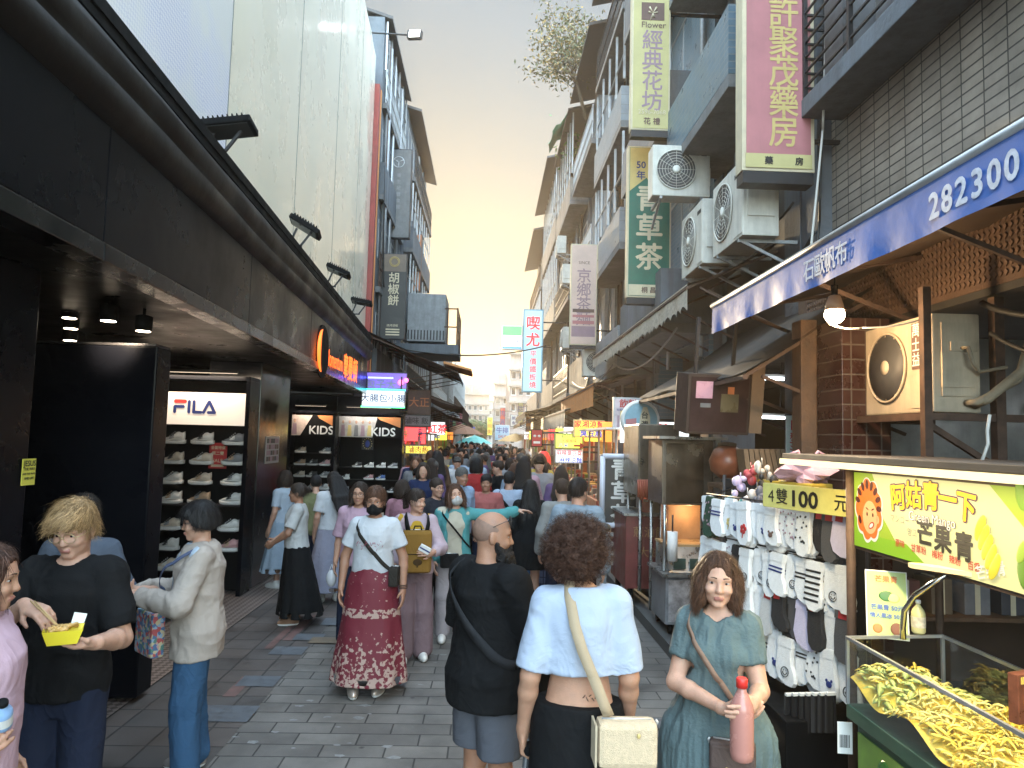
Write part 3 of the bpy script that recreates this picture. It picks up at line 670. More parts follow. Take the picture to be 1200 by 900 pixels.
# awnings
def awning(label,xf,zf,xw,zw,y0,y1,vh,m_top,m_val,scallop=0,ribs=5,sag=.05,cat='awning',rows=None,name='awning',side=1):
    root=thing(name,label,cat,((xf+xw)/2,(y0+y1)/2,zf))
    m=MB();ny=max(8,int((y1-y0)/.3));nx=6;vs=[]
    for j in range(ny+1):
        for i in range(nx+1):
            t=i/nx;y=y0+(y1-y0)*j/ny
            s_=sag*sin(pi*t)*(1+.5*sin(j*2.1))+.015*sin(j*1.3+i)
            vs.append((xf+(xw-xf)*t,y,zf+(zw-zf)*t-s_))
    n=nx+1;N=len(vs)
    vs += [(x,y,z+.012) for x,y,z in vs]
    fs=[(j*n+i,j*n+i+1,(j+1)*n+i+1,(j+1)*n+i) for j in range(ny) for i in range(nx)]
    m.add(vs,fs+[tuple(N+k for k in reversed(f)) for f in fs],0,True);part(m,'canopy',m_top,root)
    if vh:
        m=MB();k=max(10,int((y1-y0)/.06));vs=[]
        for j in range(k+1):
            y=y0+(y1-y0)*j/k;b=vh*(1-(.22*abs(sin(j*pi/4)) if scallop else 0));o_=.012*sin(y*9)+.006*sin(y*23)
            vs += [(xf-side*.004,y,zf+.01),(xf-side*.012+o_,y,zf-b)]
        m.add(vs,[(2*j,2*j+1,2*j+3,2*j+2) for j in range(k)],0,True);part(m,'valance',m_val,root)
    m=MB()
    for j in range(ribs):
        y=y0+.05+(y1-y0-.1)*j/max(1,ribs-1);m.bar((xf,y,zf-.03),(xw,y,zw-.09),.03)
        m.bar((xf+side*.15,y,zf-.02),(xw,y,zf-.45),.025)
    m.bar((xf,y0,zf-.035),(xf,y1,zf-.035),.035);part(m,'frame',rust,root)
    return root
tarp_b=mat('blue_tarpaulin',(.06,.15,.46),.5,var=.06,vs=5,bump=.12,bs=9)
a=awning('long blue tarpaulin awning with white characters and a phone number',2.03,3.21,3.35,3.5,2.2,6.4,0,mat('dusty_awning_top',(.07,.045,.028),.8,var=.3),tarp_b,ribs=4)  # dull top colour is chosen to keep blue bounce off the balcony
m=MB();k=110;vs=[];NZ=5
def blue_x(y,t):return 1.985-.006*sin(y*7)*t-.003*sin(y*17+1)*t
for j in range(k+1):
    y=2.2+4.2*j/k
    for i in range(NZ+1):vs.append((blue_x(y,i/NZ),y,3.215-.235*i/NZ))
n=NZ+1;m.add(vs,[(j*n+i,j*n+i+1,(j+1)*n+i+1,(j+1)*n+i) for j in range(k) for i in range(NZ)],0,True);part(m,'valance',tarp_b,a)
def val_text(m,body,size,yc,zc,pitch,bold):
    for i,ch in enumerate(body):
        vs,fs=text_geo(ch,0)
        y0=yc-pitch*i
        for k in range(5):
            ox=bold*cos(pi*k/2) if k else 0;oz=bold*sin(pi*k/2) if k else 0
            m.add([(blue_x(y0-p[0]*size,.5)-.006-.0002*k,y0-(p[0]+ox)*size,zc+(p[1]+oz)*size) for p in vs],fs)
m=MB();val_text(m,'石歐帆布',.15,4.42,3.1,.14,.015);val_text(m,'2823001',.165,3.14,3.1,.098,.03);part(m,'lettering',mat('faded_white_print',(.55,.6,.7),.5,var=.2,vs=30),a)
m=MB();m.tube([(1.99,2.2,3.235),(1.99,6.42,3.235)],.022,10);part(m,'roller_tube',alu,a)
tan_c=mat('brown_canvas',(.095,.05,.027),.75,var=.3,vs=2,bump=.2,bs=8)
awning('large tan canvas awning with a frayed striped edge under the condensers',2.2,3.78,3.25,4.3,8.0,15.4,.3,tan_c,mat('tan_fringe',(.4,.36,.3),.75,var=.35,vs=25),1,7)
awning('dark grey sheet canopy sloping low over the steel food carts',2.0,2.56,3.3,3.45,5.6,9.6,.0,mat('grey_sheet',(.042,.031,.023),.7,var=.3,vs=2),tan_c,0,5,.02)
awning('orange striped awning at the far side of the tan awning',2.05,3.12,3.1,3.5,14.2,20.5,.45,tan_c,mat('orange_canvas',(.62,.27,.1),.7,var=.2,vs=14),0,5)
awning('faded green-grey fringed awning beyond the orange awning',1.9,2.75,3.0,3.2,18,25,.5,mat('grey_green_canvas',(.2,.2,.18),.75,var=.25),mat('pale_fringe',(.42,.43,.4),.75,var=.3,vs=20),1,5)
awning('dark striped canopy reaching over the crowd on the right',1.35,3.0,3.0,3.5,27,36,.25,mat('dark_canvas',(.06,.055,.055),.75,var=.3),mat('striped_fringe',(.18,.17,.16),.75,var=.5,vs=12),0,6)
awning('far brown canopy in the haze on the right',1.6,2.8,2.8,3.2,37,46,.2,tan_c,tan_c,0,4)
# left-hand canopies
awning('dark canopy with a sunlit orange tip beside the shoe shop end',-.8,3.6,-3.0,4.5,17.6,21.6,.12,mat('dark_canvas',(.06,.055,.055),.75,var=.3),mat('dark_canvas',(.06,)*3),0,4,side=-1)
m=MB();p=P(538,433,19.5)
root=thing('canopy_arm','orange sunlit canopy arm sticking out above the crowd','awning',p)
m.box(-.38,.36,-.9,.9,-.03,.03,M=Matrix.Rotation(radians(14),4,'Y'),ch=.01);m.build('sheet',mat('orange_canvas',(.62,.27,.1),.7),root)  # the tip's sunlit orange is put into the sheet's colour
m=MB();m.bar((-.4,0,-.02),(-.9,0,.1),.05);m.build('arm',rust,root)
awning('patched brown tarpaulin canopy drooping over the red shop signs',-.8,2.9,-2.8,3.7,22,29,.5,tan_c,mat('brown_tarp_edge',(.1,.07,.055),.75,var=.3),1,5,.15,side=-1)
awning('far dim canopy on the left beyond the tarpaulin',-.9,2.7,-2.3,3.1,30,40,.2,tan_c,tan_c,0,4,side=-1)

# ------------------------------------------------------------------ left-hand signs
c,w_,h=box_px(451,176,482,280,21)
def ex(root,w_,h,d):
    arms(-.3)(root,w_,h,d)
    m=MB();R_=.16;n=24
    m.tube([(R_*cos(2*pi*k/n),-d/2-.01,h/2-.4+R_*sin(2*pi*k/n)) for k in range(n+1)],.012,5)
    for a in (.5,2.6,4.7):m.tube([(0,-d/2-.01,h/2-.4),(R_*cos(a),-d/2-.01,h/2-.4+R_*sin(a))],.01,5)
    m.build('ring_emblem',M_['silver'],root)
sign('projecting_sign','grey vertical sign with a ring emblem hanging on the left','sign',c,w_,h,.2,0,M_['grey'],dkmetal,vt('養生足體會館',.13,.02,h/2-.7,.19,mat('dim_letter',(.3,.3,.3),.5,var=0),.0),extra=ex)
c,w_,h=box_px(474,275,494,342,26)
def ex(root,w_,h,d):
    m=MB();m.tube([(-.12,-d/2-.01,h/2-.25),(-.1,-d/2-.01,h/2-.42),(.02,-d/2-.01,h/2-.48),(.14,-d/2-.01,h/2-.4),(.15,-d/2-.01,h/2-.25)],.014,6)
    m.tube([(0,-d/2-.01,h/2-.34),(.05,-d/2-.01,h/2-.2),(0,-d/2-.01,h/2-.12)],.012,6);m.build('bowl_emblem',M_['brown'],root)
    arms(-.4)(root,w_,h,d)
sign('projecting_sign','orange-red sign with a bowl emblem behind the grey sign','sign',c,w_,h,.2,0,M_['orange'],M_['brown'],[],extra=ex)
c,w_,h=box_px(447,298,476,398,19)
def ex(root,w_,h,d):
    m=MB();m.box(-w_/2+.02,w_/2-.02,-d/2-.008,-d/2-.0045,h/2-.48,h/2-.02);m.build('brown_header',mat('header_brown',(.17,.13,.1),.55,var=.2),root)
    m=MB();n=20
    for R_ in (.13,.1):m.tube([(R_*cos(2*pi*k/n),-d/2-.014,h/2-.22+R_*sin(2*pi*k/n)) for k in range(n+1)],.008,5)
    m.build('round_emblem',M_['gold'],root);arms(-.3)(root,w_,h,d)
    m=MB()
    for i in range(3):m.box(-.17,.19,-d/2-.008,-d/2-.0045,-h/2+.1+i*.07,-h/2+.135+i*.07)
    m.build('small_print',M_['cream'],root)
sign('projecting_sign','black vertical pepper bun sign with gold characters and brown header','sign',c,w_,h,.16,0,M_['dark'],dkmetal,vt('胡椒餅',.3,0,h/2-.5,.3,M_['cream'],.012)+[('燒烤胡椒',.075,0,-h/2+.36,M_['cream'],.0)],extra=ex)
# railed cabin on the left
root=thing('rooftop_cabin','grey metal cabin on a railed platform jutting out on the left','cabin',P(500,404,23))
def lp(mb,n,mt):return part(mb,n,mt,root)
c,w_,h=box_px(479,347,523,402,23)
m=MB();m.box(c.x-w_/2,c.x+w_/2,22.6,24.2,c.z-h/2,c.z+h/2,ch=.02);lp(m,'cabin',mat('cabin_grey',(.27,.28,.29),.6,var=.2,streak=.4))
m=MB()
for k in range(12):m.box(c.x-w_/2+.03+k*w_/12,c.x-w_/2+.07+k*w_/12,22.58,22.6,c.z-h/2+.05,c.z-h/2+.35)
lp(m,'grille',dkmetal)
pl=box_px(470,402,537,416,22.5);m=MB();m.box(pl[0].x-pl[1]/2-.3,pl[0].x+pl[1]/2,22.2,24.6,pl[0].z-.16,pl[0].z+.12);lp(m,'platform',concrete3)
xr=pl[0].x+pl[1]/2-.04;zb=pl[0].z+.12;m=MB()
for (x,y) in ((xr,22.25),(xr,23.4),(xr,24.5),(xr-.3,22.25)):m.bar((x,y,zb),(x,y,zb+1.15),.05)
for z in (.55,1.12):m.bar((xr,22.25,zb+z),(xr,24.5,zb+z),.04);m.bar((xr-.4,22.25,zb+z),(xr,22.25,zb+z),.04)
lp(m,'railing',rust)
# orange lit shop name on the fascia
root=thing('shop_name_sign','orange lit shop name with an arc on the black fascia','sign',(-2.5,11.5,3.1))
og=glow('orange_led',(1.0,.15,.02),.95)
m=MB();mt=Matrix.Translation((-1.893,0,0)) @ Matrix.Rotation(pi/2,4,'Z')
m.text('Momentum',.36,Matrix.Translation((-1.87-.05*11.45,11.45,3.16)) @ Matrix.Rotation(pi/2,4,'Z'),0,.006,'CENTER',.72)
m.text('摩曼頓',.46,Matrix.Translation((-1.87-.05*13.2,13.2,3.18)) @ Matrix.Rotation(pi/2,4,'Z'),0,.02)
part(m,'lettering',og,root)
m=MB();n=24;arc=[(-1.865-.05*10.4,10.4-.32*cos(a),3.17+.32*sin(a)) for a in [(-1.2+2.4*k/n) for k in range(n+1)]]
m.tube(arc,[.006+.03*sin(pi*k/n) for k in range(n+1)],8);part(m,'arc',og,root)
m=MB();m.lathe([(.38,0),(.38,.02)],32,Matrix.Translation((-1.895-.05*10.4,10.4,3.17)) @ Matrix.Rotation(pi/2,4,'Y'));part(m,'backplate',blackm,root)
# signs under the left canopies
def psign(px0,py0,px1,py1,Y,name,label,face,casing,rows,**k):
    c,w_,h=box_px(px0,py0,px1,py1,Y)
    rr=[(r[0],r[1]*h,r[2]*w_,r[3]*h,r[4],r[5] if len(r)>5 else .015,r[6] if len(r)>6 else 1.0) for r in rows]
    return sign(name,label,'sign',c,w_,h,k.pop('d',.12),k.pop('rz',0),face,casing,rr,**k)
blue_led=glow('blue_led',(.1,.12,1.0),3.0);pink_led=glow('pink_led',(1.0,.1,.45),2.0)
def ex(root,w_,h,d):
    m=MB();m.tube([(-w_/2,-d/2-.02,h*.2),(w_*.2,-d/2-.02,h*.2)],.02,8);m.build('blue_tube',blue_led,root)
    m=MB();m.tube([(-w_/2-.01,-d/2-.02,-h*.5),(-w_/2-.01,-d/2-.02,h*.5)],.015,8);m.build('violet_tube',glow('violet_led',(.3,.08,1.0),2.0),root)
    m=MB();m.sphere((w_*.36,-d/2-.02,0),.06,10);m.sphere((w_*.47,-d/2-.02,.05),.05,10);m.build('pink_lamp',pink_led,root)
    m=MB()
    for x in (-w_*.4,w_*.4):m.bar((x,0,h/2),(x,0,h/2+.4),.03)
    m.build('hanger',dkmetal,root)
psign(422,436,478,460,16.15,'light_sign','violet and blue neon-edged sign under the dark canopy',mat('violet_panel',(.2,.16,.34),.4,emit=(.12,.06,.4),es=.5),dkmetal,[('包子大王',.5,.05,-.12,mat('dim_letter',(.3,)*3))],extra=ex)
def rgb_edge(root,w_,h,d):
    for nm,cc,z in (('cyan_tube',(.05,.8,.9),h/2),('green_tube',(.1,.9,.3),-h/2)):
        m=MB();m.tube([(-w_/2,-d/2-.01,z),(w_/2,-d/2-.01,z)],.018,6);m.build(nm,glow(nm,cc,1.6),root)
    m=MB()
    for x in (-w_*.4,w_*.4):m.bar((x,0,h/2),(x,0,h/2+.3),.03)
    m.build('hanger',dkmetal,root)
psign(424,457,475,477,16.0,'light_sign','white sausage stall sign with a cyan and green lit edge',glow('lit_pale',(.75,.85,.9),.5,(.7,.75,.78)),alu,[('大腸包小腸',.5,0,0,M_['navy'],.012,1.05)],extra=rgb_edge)
psign(478,457,505,486,19.4,'hanging_sign','dark red-brown board with faded characters above the red sign',M_['brown'],wood_old,[('大正',.42,0,0,M_['orange'],.01)],extra=arms(-.4))
psign(472,486,505,500,19.2,'hanging_sign','plain grey board between the brown and the red signs',M_['grey'],dkmetal,[('滷味 飯',.6,0,0,M_['dark'])],extra=arms(-.4))
psign(470,500,500,521,19.0,'light_sign','glowing red square sign with two rows of characters',glow('lit_red',(.95,.08,.08),.7,(.7,.03,.03)),M_['red'],[('小姑',.45,.02,.24,M_['navy'],.02),('滷店',.45,.02,-.24,M_['navy'],.02)],extra=arms(-.4))
psign(475,522,506,532,18.8,'light_sign','yellow strip sign right below the glowing red sign',glow('lit_yellow',(1,.8,.1),.6,(.8,.6,.05)),M_['yellow'],[('滷肉飯',.8,0,0,M_['red'],.02)],extra=arms(-.4))
psign(503,494,522,510,24,'light_sign','white black-tea shop sign with red characters near the street bend',glow('lit_white',(.9,.95,.97),.55),alu,[('紅茶',.7,0,-.05,M_['lred'],.03)],extra=arms(-.5))
psign(511,523,519,531,26,'light_sign','tiny yellow sign below the white black-tea sign',glow('lit_yellow',(1,.8,.1),.6),M_['yellow'],[('麵',.9,0,0,M_['ink'])],extra=arms(-.6))
psign(534,480,542,503,48,'projecting_sign','far pink vertical sign in the haze on the left',M_['pink'],M_['cream'],[('大',.25,0,.3,M_['red']),('藥',.25,0,0,M_['red']),('局',.25,0,-.3,M_['red'])])
psign(571,489,577,510,60,'projecting_sign','far bright yellow vertical sign in the middle of the street end',mat('far_yellow',(.8,.62,.05),.5,var=.05),M_['yellow'],[('大',.25,0,.3,M_['red']),('同',.25,0,0,M_['red']),('街',.25,0,-.3,M_['red'])])
psign(580,498,597,516,50,'hanging_sign','far pale blue sign cluster board beside the yellow sign',mat('far_blue',(.3,.5,.65),.5,var=.1),white,[('牛排',.4,0,.15,M_['blue']),('SALE',.25,0,-.25,M_['red'])])
psign(582,521,592,528,46,'hanging_sign','far small red sign just above the heads of the crowd',M_['red'],M_['red'],[('羊肉',.6,0,0,M_['whitel'])])
# right-hand low signs
psign(672,492,708,513,14.0,'light_sign','yellow stinky tofu sign with red and blue characters',glow('lit_yellow2',(1,.72,.08),.6,(.8,.55,.05)),M_['yellow'],[('家湘涼麵',.42,0,.24,M_['lred'],.03),('臭豆腐',.42,.06,-.24,M_['lblue'],.03)],extra=arms(.3))
def ex(root,w_,h,d):
    m=MB();m.prism([(-.02,.02),(.1,.02),(.1,.07),(.2,0),(.1,-.07),(.1,-.02),(-.02,-.02)][::-1],.004,Matrix.Translation((w_*.2,-d/2-.012,-h*.28)));m.build('arrow',M_['red'],root);arms(.4)(root,w_,h,d)
psign(650,508,683,526,14.4,'light_sign','lime yellow sign with a red arrow under the yellow sign',glow('lit_lime',(.85,.85,.1),.55,(.7,.7,.08)),mat('sign_lime',(.4,.45,.1),.5),[('蚵仔煎',.32,-.02,.28,M_['green'],.01),('大腸麵線',.25,0,.02,M_['lred'],.01),('八米',.32,-.2,-.28,M_['lblue'],.02)],extra=ex)
psign(650,527,683,543,14.2,'light_sign','white tofu and cold noodle sign below the lime arrow sign',glow('lit_white',(.9,.95,.97),.55),alu,[('麻辣臭豆腐',.42,0,.24,M_['lred'],.02,.9),('麻辣涼麵',.42,.05,-.24,M_['lblue'],.02)],extra=arms(.4))
def ex(root,w_,h,d):
    m=MB();r_=random.Random(4)
    for k in range(9):m.box(-w_/2+.06+k*w_/10,-w_/2+.06+(k+.7)*w_/10,-d/2-.008,-d/2-.0045,-h/2+.1+.1*(k % 3),h*.1+.08*(k % 2),0 if k % 2 else 1)
    m.build('drink_pictures',[M_['gold'],M_['mauve']],root)
psign(718,466,752,519,11.5,'menu_board','pastel drinks menu board behind the round sign',mat('menu_pastel',(.5,.42,.45),.5,var=.35,vs=5),alu,[('飲料',.2,0,.36,M_['red'],.02),('珍珠奶茶 綠茶 紅茶',.06,0,.22,M_['navy'])],extra=ex)
c=P(750,492,9.6)
root=thing('round_sign','round white-rimmed sign with a pale tower shape and characters','sign',c)
R_=20*9.6/850*1.1
TR=Matrix.Rotation(pi/2,4,'X')
m=MB();m.lathe([(0,-.05),(R_,-.05),(R_+.015,0),(R_,.05),(R_-.025,.06),(R_-.03,.05)],40,TR);m.build('rim',white,root)
m=MB();m.lathe([(0,.052),(R_-.03,.052)],36,TR,cap=False,smooth=False);m.build('disc',mat('round_sign_blue',(.25,.42,.5),.5,var=.15),root)
m=MB();m.prism([(-.06,-.2),(.1,-.2),(.09,.05),(.05,.17),(.0,.17),(-.04,.05)][::-1],.006,Matrix.Translation((.03,-.06,0)));m.prism([(-.2,-.1),(-.06,-.1),(-.06,.02),(-.2,.0)][::-1],.006,Matrix.Translation((0,-.06,0)),1)
m.text('台',.1,Matrix.Translation((.05,-.064,.06)),2,.02);m.text('灣',.1,Matrix.Translation((.05,-.064,-.06)),2,.02);m.build('picture',[M_['cream'],M_['pink'],M_['ink']],root)
m=MB();m.bar((R_,0,0),(R_+.6,0,.0),.04);m.build('wall_arm',dkmetal,root)
# lantern and mask sign
p=P(637,541,16);root=thing('paper_lantern','red paper lantern with dark characters hung above the crowd','lantern',p)
m=MB();m.lathe([(.04,-.24),(.1,-.2),(.15,-.1),(.165,0),(.15,.1),(.1,.2),(.04,.24)],18);m.build('shade',mat('lantern_red',(.5,.03,.025),.6,emit=(.8,.04,.03),es=.25),root)
m=MB();m.lathe([(.05,.235),(.05,.27)],10);m.lathe([(.05,-.27),(.05,-.235)],10);m.tube([(0,0,.27),(0,0,.6)],.006,5);m.text('夜',.12,Matrix.Translation((0,-.175,.07)));m.text('市',.12,Matrix.Translation((0,-.175,-.07)));m.build('cap',blackm,root)
c,w_,h=box_px(622,503,636,524,18)
def ex(root,w_,h,d):
    m=MB()
    for s in (-1,1):m.sphere((s*w_*.18,-d/2-.01,h*.12),(w_*.13,.012,h*.07),10)
    m.box(-w_*.28,w_*.28,-d/2-.012,-d/2-.005,-h*.3,-h*.17);m.build('white_marks',M_['whitel'],root)
    arms(.5)(root,w_,h,d)
sign('hanging_sign','red sign board with bold white shapes above the lantern','sign',c,w_,h,.1,0,M_['red'],blackm,[],extra=ex)

# ------------------------------------------------------------------ rooftop tree on the right, roof tarpaulin, street cable, street lamp
def tree(label,base,H,spread,n,seed,lm,lean=(-.6,0)):
    root=thing('rooftop_tree',label,'tree',base);r=random.Random(seed)
    m=MB();tips=[]
    top=Vector((lean[0]*H*.5,lean[1],H*.55));m.tube([(0,0,0),top*.5+Vector((.06,0,0)),top],[.06,.045,.03],7)
    for k in range(26):
        a=r.uniform(0,2*pi);s0=top*r.uniform(.5,1);d=Vector((cos(a)*spread*r.uniform(.4,1)+lean[0]*.5,sin(a)*spread*r.uniform(.4,1),H*r.uniform(.05,.48)))
        mid=s0+d*.5+Vector((0,0,-.08));m.tube([s0,mid,s0+d],[.02,.012,.005],5)
        for t in (.5,.7,.85,1.0):
            tips.append(s0+d*t)
    m.build('trunk',mat('thin_bark',(.09,.07,.05),.8),root)
    m=MB()
    for k in range(n):
        c=r.choice(tips)+Vector((r.gauss(0,.2),r.gauss(0,.2),r.gauss(-.06,.2)));L_=r.uniform(.09,.17);a=Vector((r.gauss(0,1),r.gauss(0,1),r.gauss(-.5,.7))).normalized();b=a.orthogonal().normalized();b.rotate(Matrix.Rotation(r.uniform(0,6),3,a))
        m.add([c,c+a*L_*.5+b*L_*.2,c+a*L_,c+a*L_*.5-b*L_*.2],[(0,1,2,3)],r.choice([0,0,1,2]))
    m.build('crown',[mat('leaf_olive',(.1,.11,.05),.6),mat('leaf_dull',(.15,.13,.07),.6),mat('leaf_yellowing',(.3,.2,.07),.6)],root)
    return root
b0=P(668,118,21);tree('sparse thin-leaved tree leaning off the roof edge against the sky',(b0.x+.5,21,b0.z-.6),3.9,1.15,3000,9,None,(-.35,0))
root=thing('green_tarpaulin','green tarpaulin bundle draped over a roof railing with trailing plants','tarpaulin',P(662,155,25))
m=MB();r_=random.Random(2);vs=[]
for i in range(9):
    for j in range(9):vs.append((-.5+i*.14+.05*sin(j),-.5+j*.22,.5-.9*(i/8)**2*0-abs(i-4)*.18+.08*sin(i*2+j*1.3)))
m.add(vs,[(i*9+j,(i+1)*9+j,(i+1)*9+j+1,i*9+j+1) for i in range(8) for j in range(8)],0,True);m.build('sheet',mat('green_net',(.05,.25,.15),.7,var=.25),root)
m=MB()
for k in range(160):
    c=Vector((r_.gauss(.4,.3),r_.gauss(0,.6),r_.gauss(-.5,.35)));a=Vector((r_.gauss(0,1),r_.gauss(0,1),r_.gauss(-.5,1))).normalized()*.16;b=a.orthogonal().normalized()*.05;m.add([c,c+a*.5+b,c+a,c+a*.5-b],[(0,1,2,3)])
m.build('trailing_leaves',mat('leaf_fresh',(.08,.17,.04),.6),root)
def cable(label,pts,r=.012,m_=None,sag=.25,name='cable'):
    m=MB();q=[]
    for a,b in zip(pts[:-1],pts[1:]):
        a=Vector(a);b=Vector(b)
        for k in range(11):
            t=k/10;p=a.lerp(b,t);p.z -= sag*4*t*(1-t);q.append(p)
    m.tube(q,r,5);o=m.build(name,m_ or cable_m);return tag(o,label,'cable')
cable('black cable sagging across the street under the lit white sign',[P(472,409,20),P(640,405,24)],.022,sag=.25)
cable('pale cable hanging down beside the pink medicine sign',[(3.2,6.7,6.5),(3.1,6.6,5.0),(2.9,6.5,3.5)],.012,cable_w,.0)
cable('thin black cable looping down the facade by the brown tiles',[(3.3,6.95,6.8),(3.2,6.9,4.2),(3.05,6.8,3.3)],.015,None,.0)
cable('bundle of black cables drooping along the tan awning wall',[(3.15,6.9,4.1),(3.1,8.2,4.0),(3.1,10.5,4.25)],.02,None,.18)
cable('grey cable strung low along the right shop fronts',[(2.6,10,3.6),(2.4,14,3.5),(2.3,20,3.6)],.016,galv,.3)
cable('second black wire across the right facade below the condensers',[(3.2,7.5,4.6),(2.8,8.0,4.45),(3.15,9.5,4.5)],.014,None,.15)
cable('wire trailing from the left wall to the canopies',[(-2.9,18.4,9.5),(-2.85,18.8,6.0),(-2.8,20,4.8)],.018,None,.0)
for i_,(ya,yb) in enumerate([(3.5,5.6),(5.9,8.5),(9.0,11.0),(11.5,14.0)]):
    q=[(-1.87-.05*(ya+(yb-ya)*k/12)+.02*sin(k*2.2),ya+(yb-ya)*k/12,4.2-.10*sin(pi*k/12)+.015*sin(k*3)) for k in range(13)]
    o=MB().tube(q,.009,5).build('cable',cable_m);tag(o,'black wire drooping along the canopy rail, '+['nearest the camera','before the second floodlight','before the third floodlight','by the last floodlight'][i_],'cable')
root=thing('wall_floodlight','lit white floodlight on a long arm above the pale wall','lamp',P(478,41,17))
m=MB();m.tube([(-1.05,0,.02),(0,0,0)],.022,8);m.build('arm',dkmetal,root)
T=Matrix.Rotation(radians(-18),4,'Z') @ Matrix.Rotation(radians(6),4,'Y');m=MB();m.box(0,.36,-.06,.06,-.1,.1,M=T,ch=.01)
for k in range(8):m.box(.0,.36,.061,.085,-.095+k*.025,-.09+k*.025,M=T)
m.build('housing',dkmetal,root)
m=MB();m.box(.06,.34,-.066,-.0605,-.085,.085,M=T);m.build('diffuser',glow('flood_lens',(1,.98,.95),2.2),root)

# floodlights on the shoe shop's canopy rail
for i,(px,py,Y,tw,lab) in enumerate([(268,150,5.7,.34,'large black floodlight on the canopy rail, the one nearest the camera'),(358,266,8.7,.34,'black floodlight on two prongs at the middle of the canopy rail'),(397,318,11.2,.32,'black floodlight tipped towards the street in front of the red column'),(424,354,14.1,.34,'last small black floodlight of the canopy rail by the red column')]):
    p=P(px,py,Y);root=thing('floodlight',lab,'lamp',(p.x,p.y,p.z),0,'floodlights along the canopy rail')
    T=Matrix.Rotation(radians([-8,30,22,10][i]),4,'Y') @ Matrix.Rotation(radians(-12),4,'X');m=MB();m.box(-tw*.6,tw*.6,-.11,.11,-.03,.03,M=T,ch=.012)
    for k in range(9):m.box(-tw*.5+k*tw/9,-tw*.5+k*tw/9+.008,-.1,.1,.031,.055,M=T)
    m.build('housing',blackm,root)
    m=MB()
    for s in (-1,1):m.bar((s*tw*.3,0,-.02),(s*tw*.2-.12,0,-.24),.022)
    m.bar((-tw*.2-.12,0,-.24),(tw*.2-.1,0,-.24),.022);m.build('yoke',dkmetal,root)
    m=MB();m.box(-tw*.52,tw*.52,-.09,.09,-.036,-.0305,M=T);m.build('lens',mat('dark_lens',(.05,.05,.05),.15,var=0),root)
# lit downlights under the soffit
for i,(px,py,X,en) in enumerate([(82,364,-3.3,0),(83,385,-3.5,0),(82,399,-3.7,0),(91,404,-3.9,0),(127,376,-2.75,60),(168,388,-2.6,45)]):
    p=PX(px,py,X);p.z=min(p.z,2.85);d_=(p-Vector((0,0,CAMZ)));Yp=p.y
    root=thing('downlight',['lit black spotlight above the dark doorway, leftmost and highest','lit spotlight second down in the dark doorway','lit spotlight third down in the dark doorway','deepest lit spotlight in the dark doorway','lit spotlight in front of the folding door panel, in the middle of the soffit','lit spotlight nearest the white sneaker sign'][i],'spotlight',p,0,'spotlights in the shoe shop')
    m=MB();m.lathe([(.055,0),(.06,.03),(.06,.11),(.03,.12)],16);m.tube([(0,0,.12),(0,0,max(.13,2.9-p.z))],.012,6);m.build('housing',blackm,root)
    m=MB();m.lathe([(0,-.004),(.05,-.004),(.05,.004)],14);m.build('lens',glow('warm_lens',(1,.82,.6),9),root)
    if en:
        l=bpy.data.lights.new('downlight_beam','SPOT');l.energy=en*.5;l.color=(1,.78,.55);l.spot_size=radians(75);l.spot_blend=.6;l.shadow_soft_size=.05
        lo=bpy.data.objects.new('downlight_beam',l);COL.objects.link(lo);lo.parent=root;lo.location=(0,0,-.02)
        tgt=Vector((-3.5,9,1.4))-Vector(p);lo.rotation_euler=tgt.to_track_quat('-Z','Y').to_euler()

# yellow notice on the left pillar, poster on the black wall
def poster(px,py,X,w_,h,label,face,rows,rz=pi/2,name='notice',extra=None):
    p=PX(px,py,X);root=thing(name,label,'notice',p,rz)
    m=MB();m.box(-w_/2,w_/2,-.004,.0,-h/2,h/2);m.build('sheet',face,root)
    by={}
    for r in rows:by.setdefault(r[4].name,[]).append(r)
    for k,rs in enumerate(by.values()):
        m=MB()
        for r in rs:m.text(r[0],r[1],Matrix.Translation((r[2],-.0065-.001*k,r[3])),0,.02)
        m.build('lettering',rs[0][4],root)
    if extra:extra(root)
    return root
poster(33,553,-2.612,.12,.15,'small yellow notice stuck on the black pillar at the left edge',mat('notice_yellow',(.6,.55,.08),.5,var=.05),[('JESUS',.045,0,.05,M_['ink']),('THE WAY',.022,0,.018,M_['ink']),('AND THE TRUTH',.015,0,-.01,M_['ink']),('AND LIFE',.02,0,-.035,M_['ink'])])
def ex(root):
    m=MB()
    r_=random.Random(3)
    for i in range(6):
        for j in range(4):m.box(-.26+i*.09,-.19+i*.09,-.0075,-.0045,-.15+j*.08,-.09+j*.08,r_.randint(0,2))
    m.build('pictures',[M_['ink'],M_['brown'],M_['mauve']],root)
poster(319,527,-2.925,.62,.36,'grey picture poster on the polished black pillar',mat('poster_grey',(.3,.3,.3),.4,var=.2),[],extra=ex,name='poster')

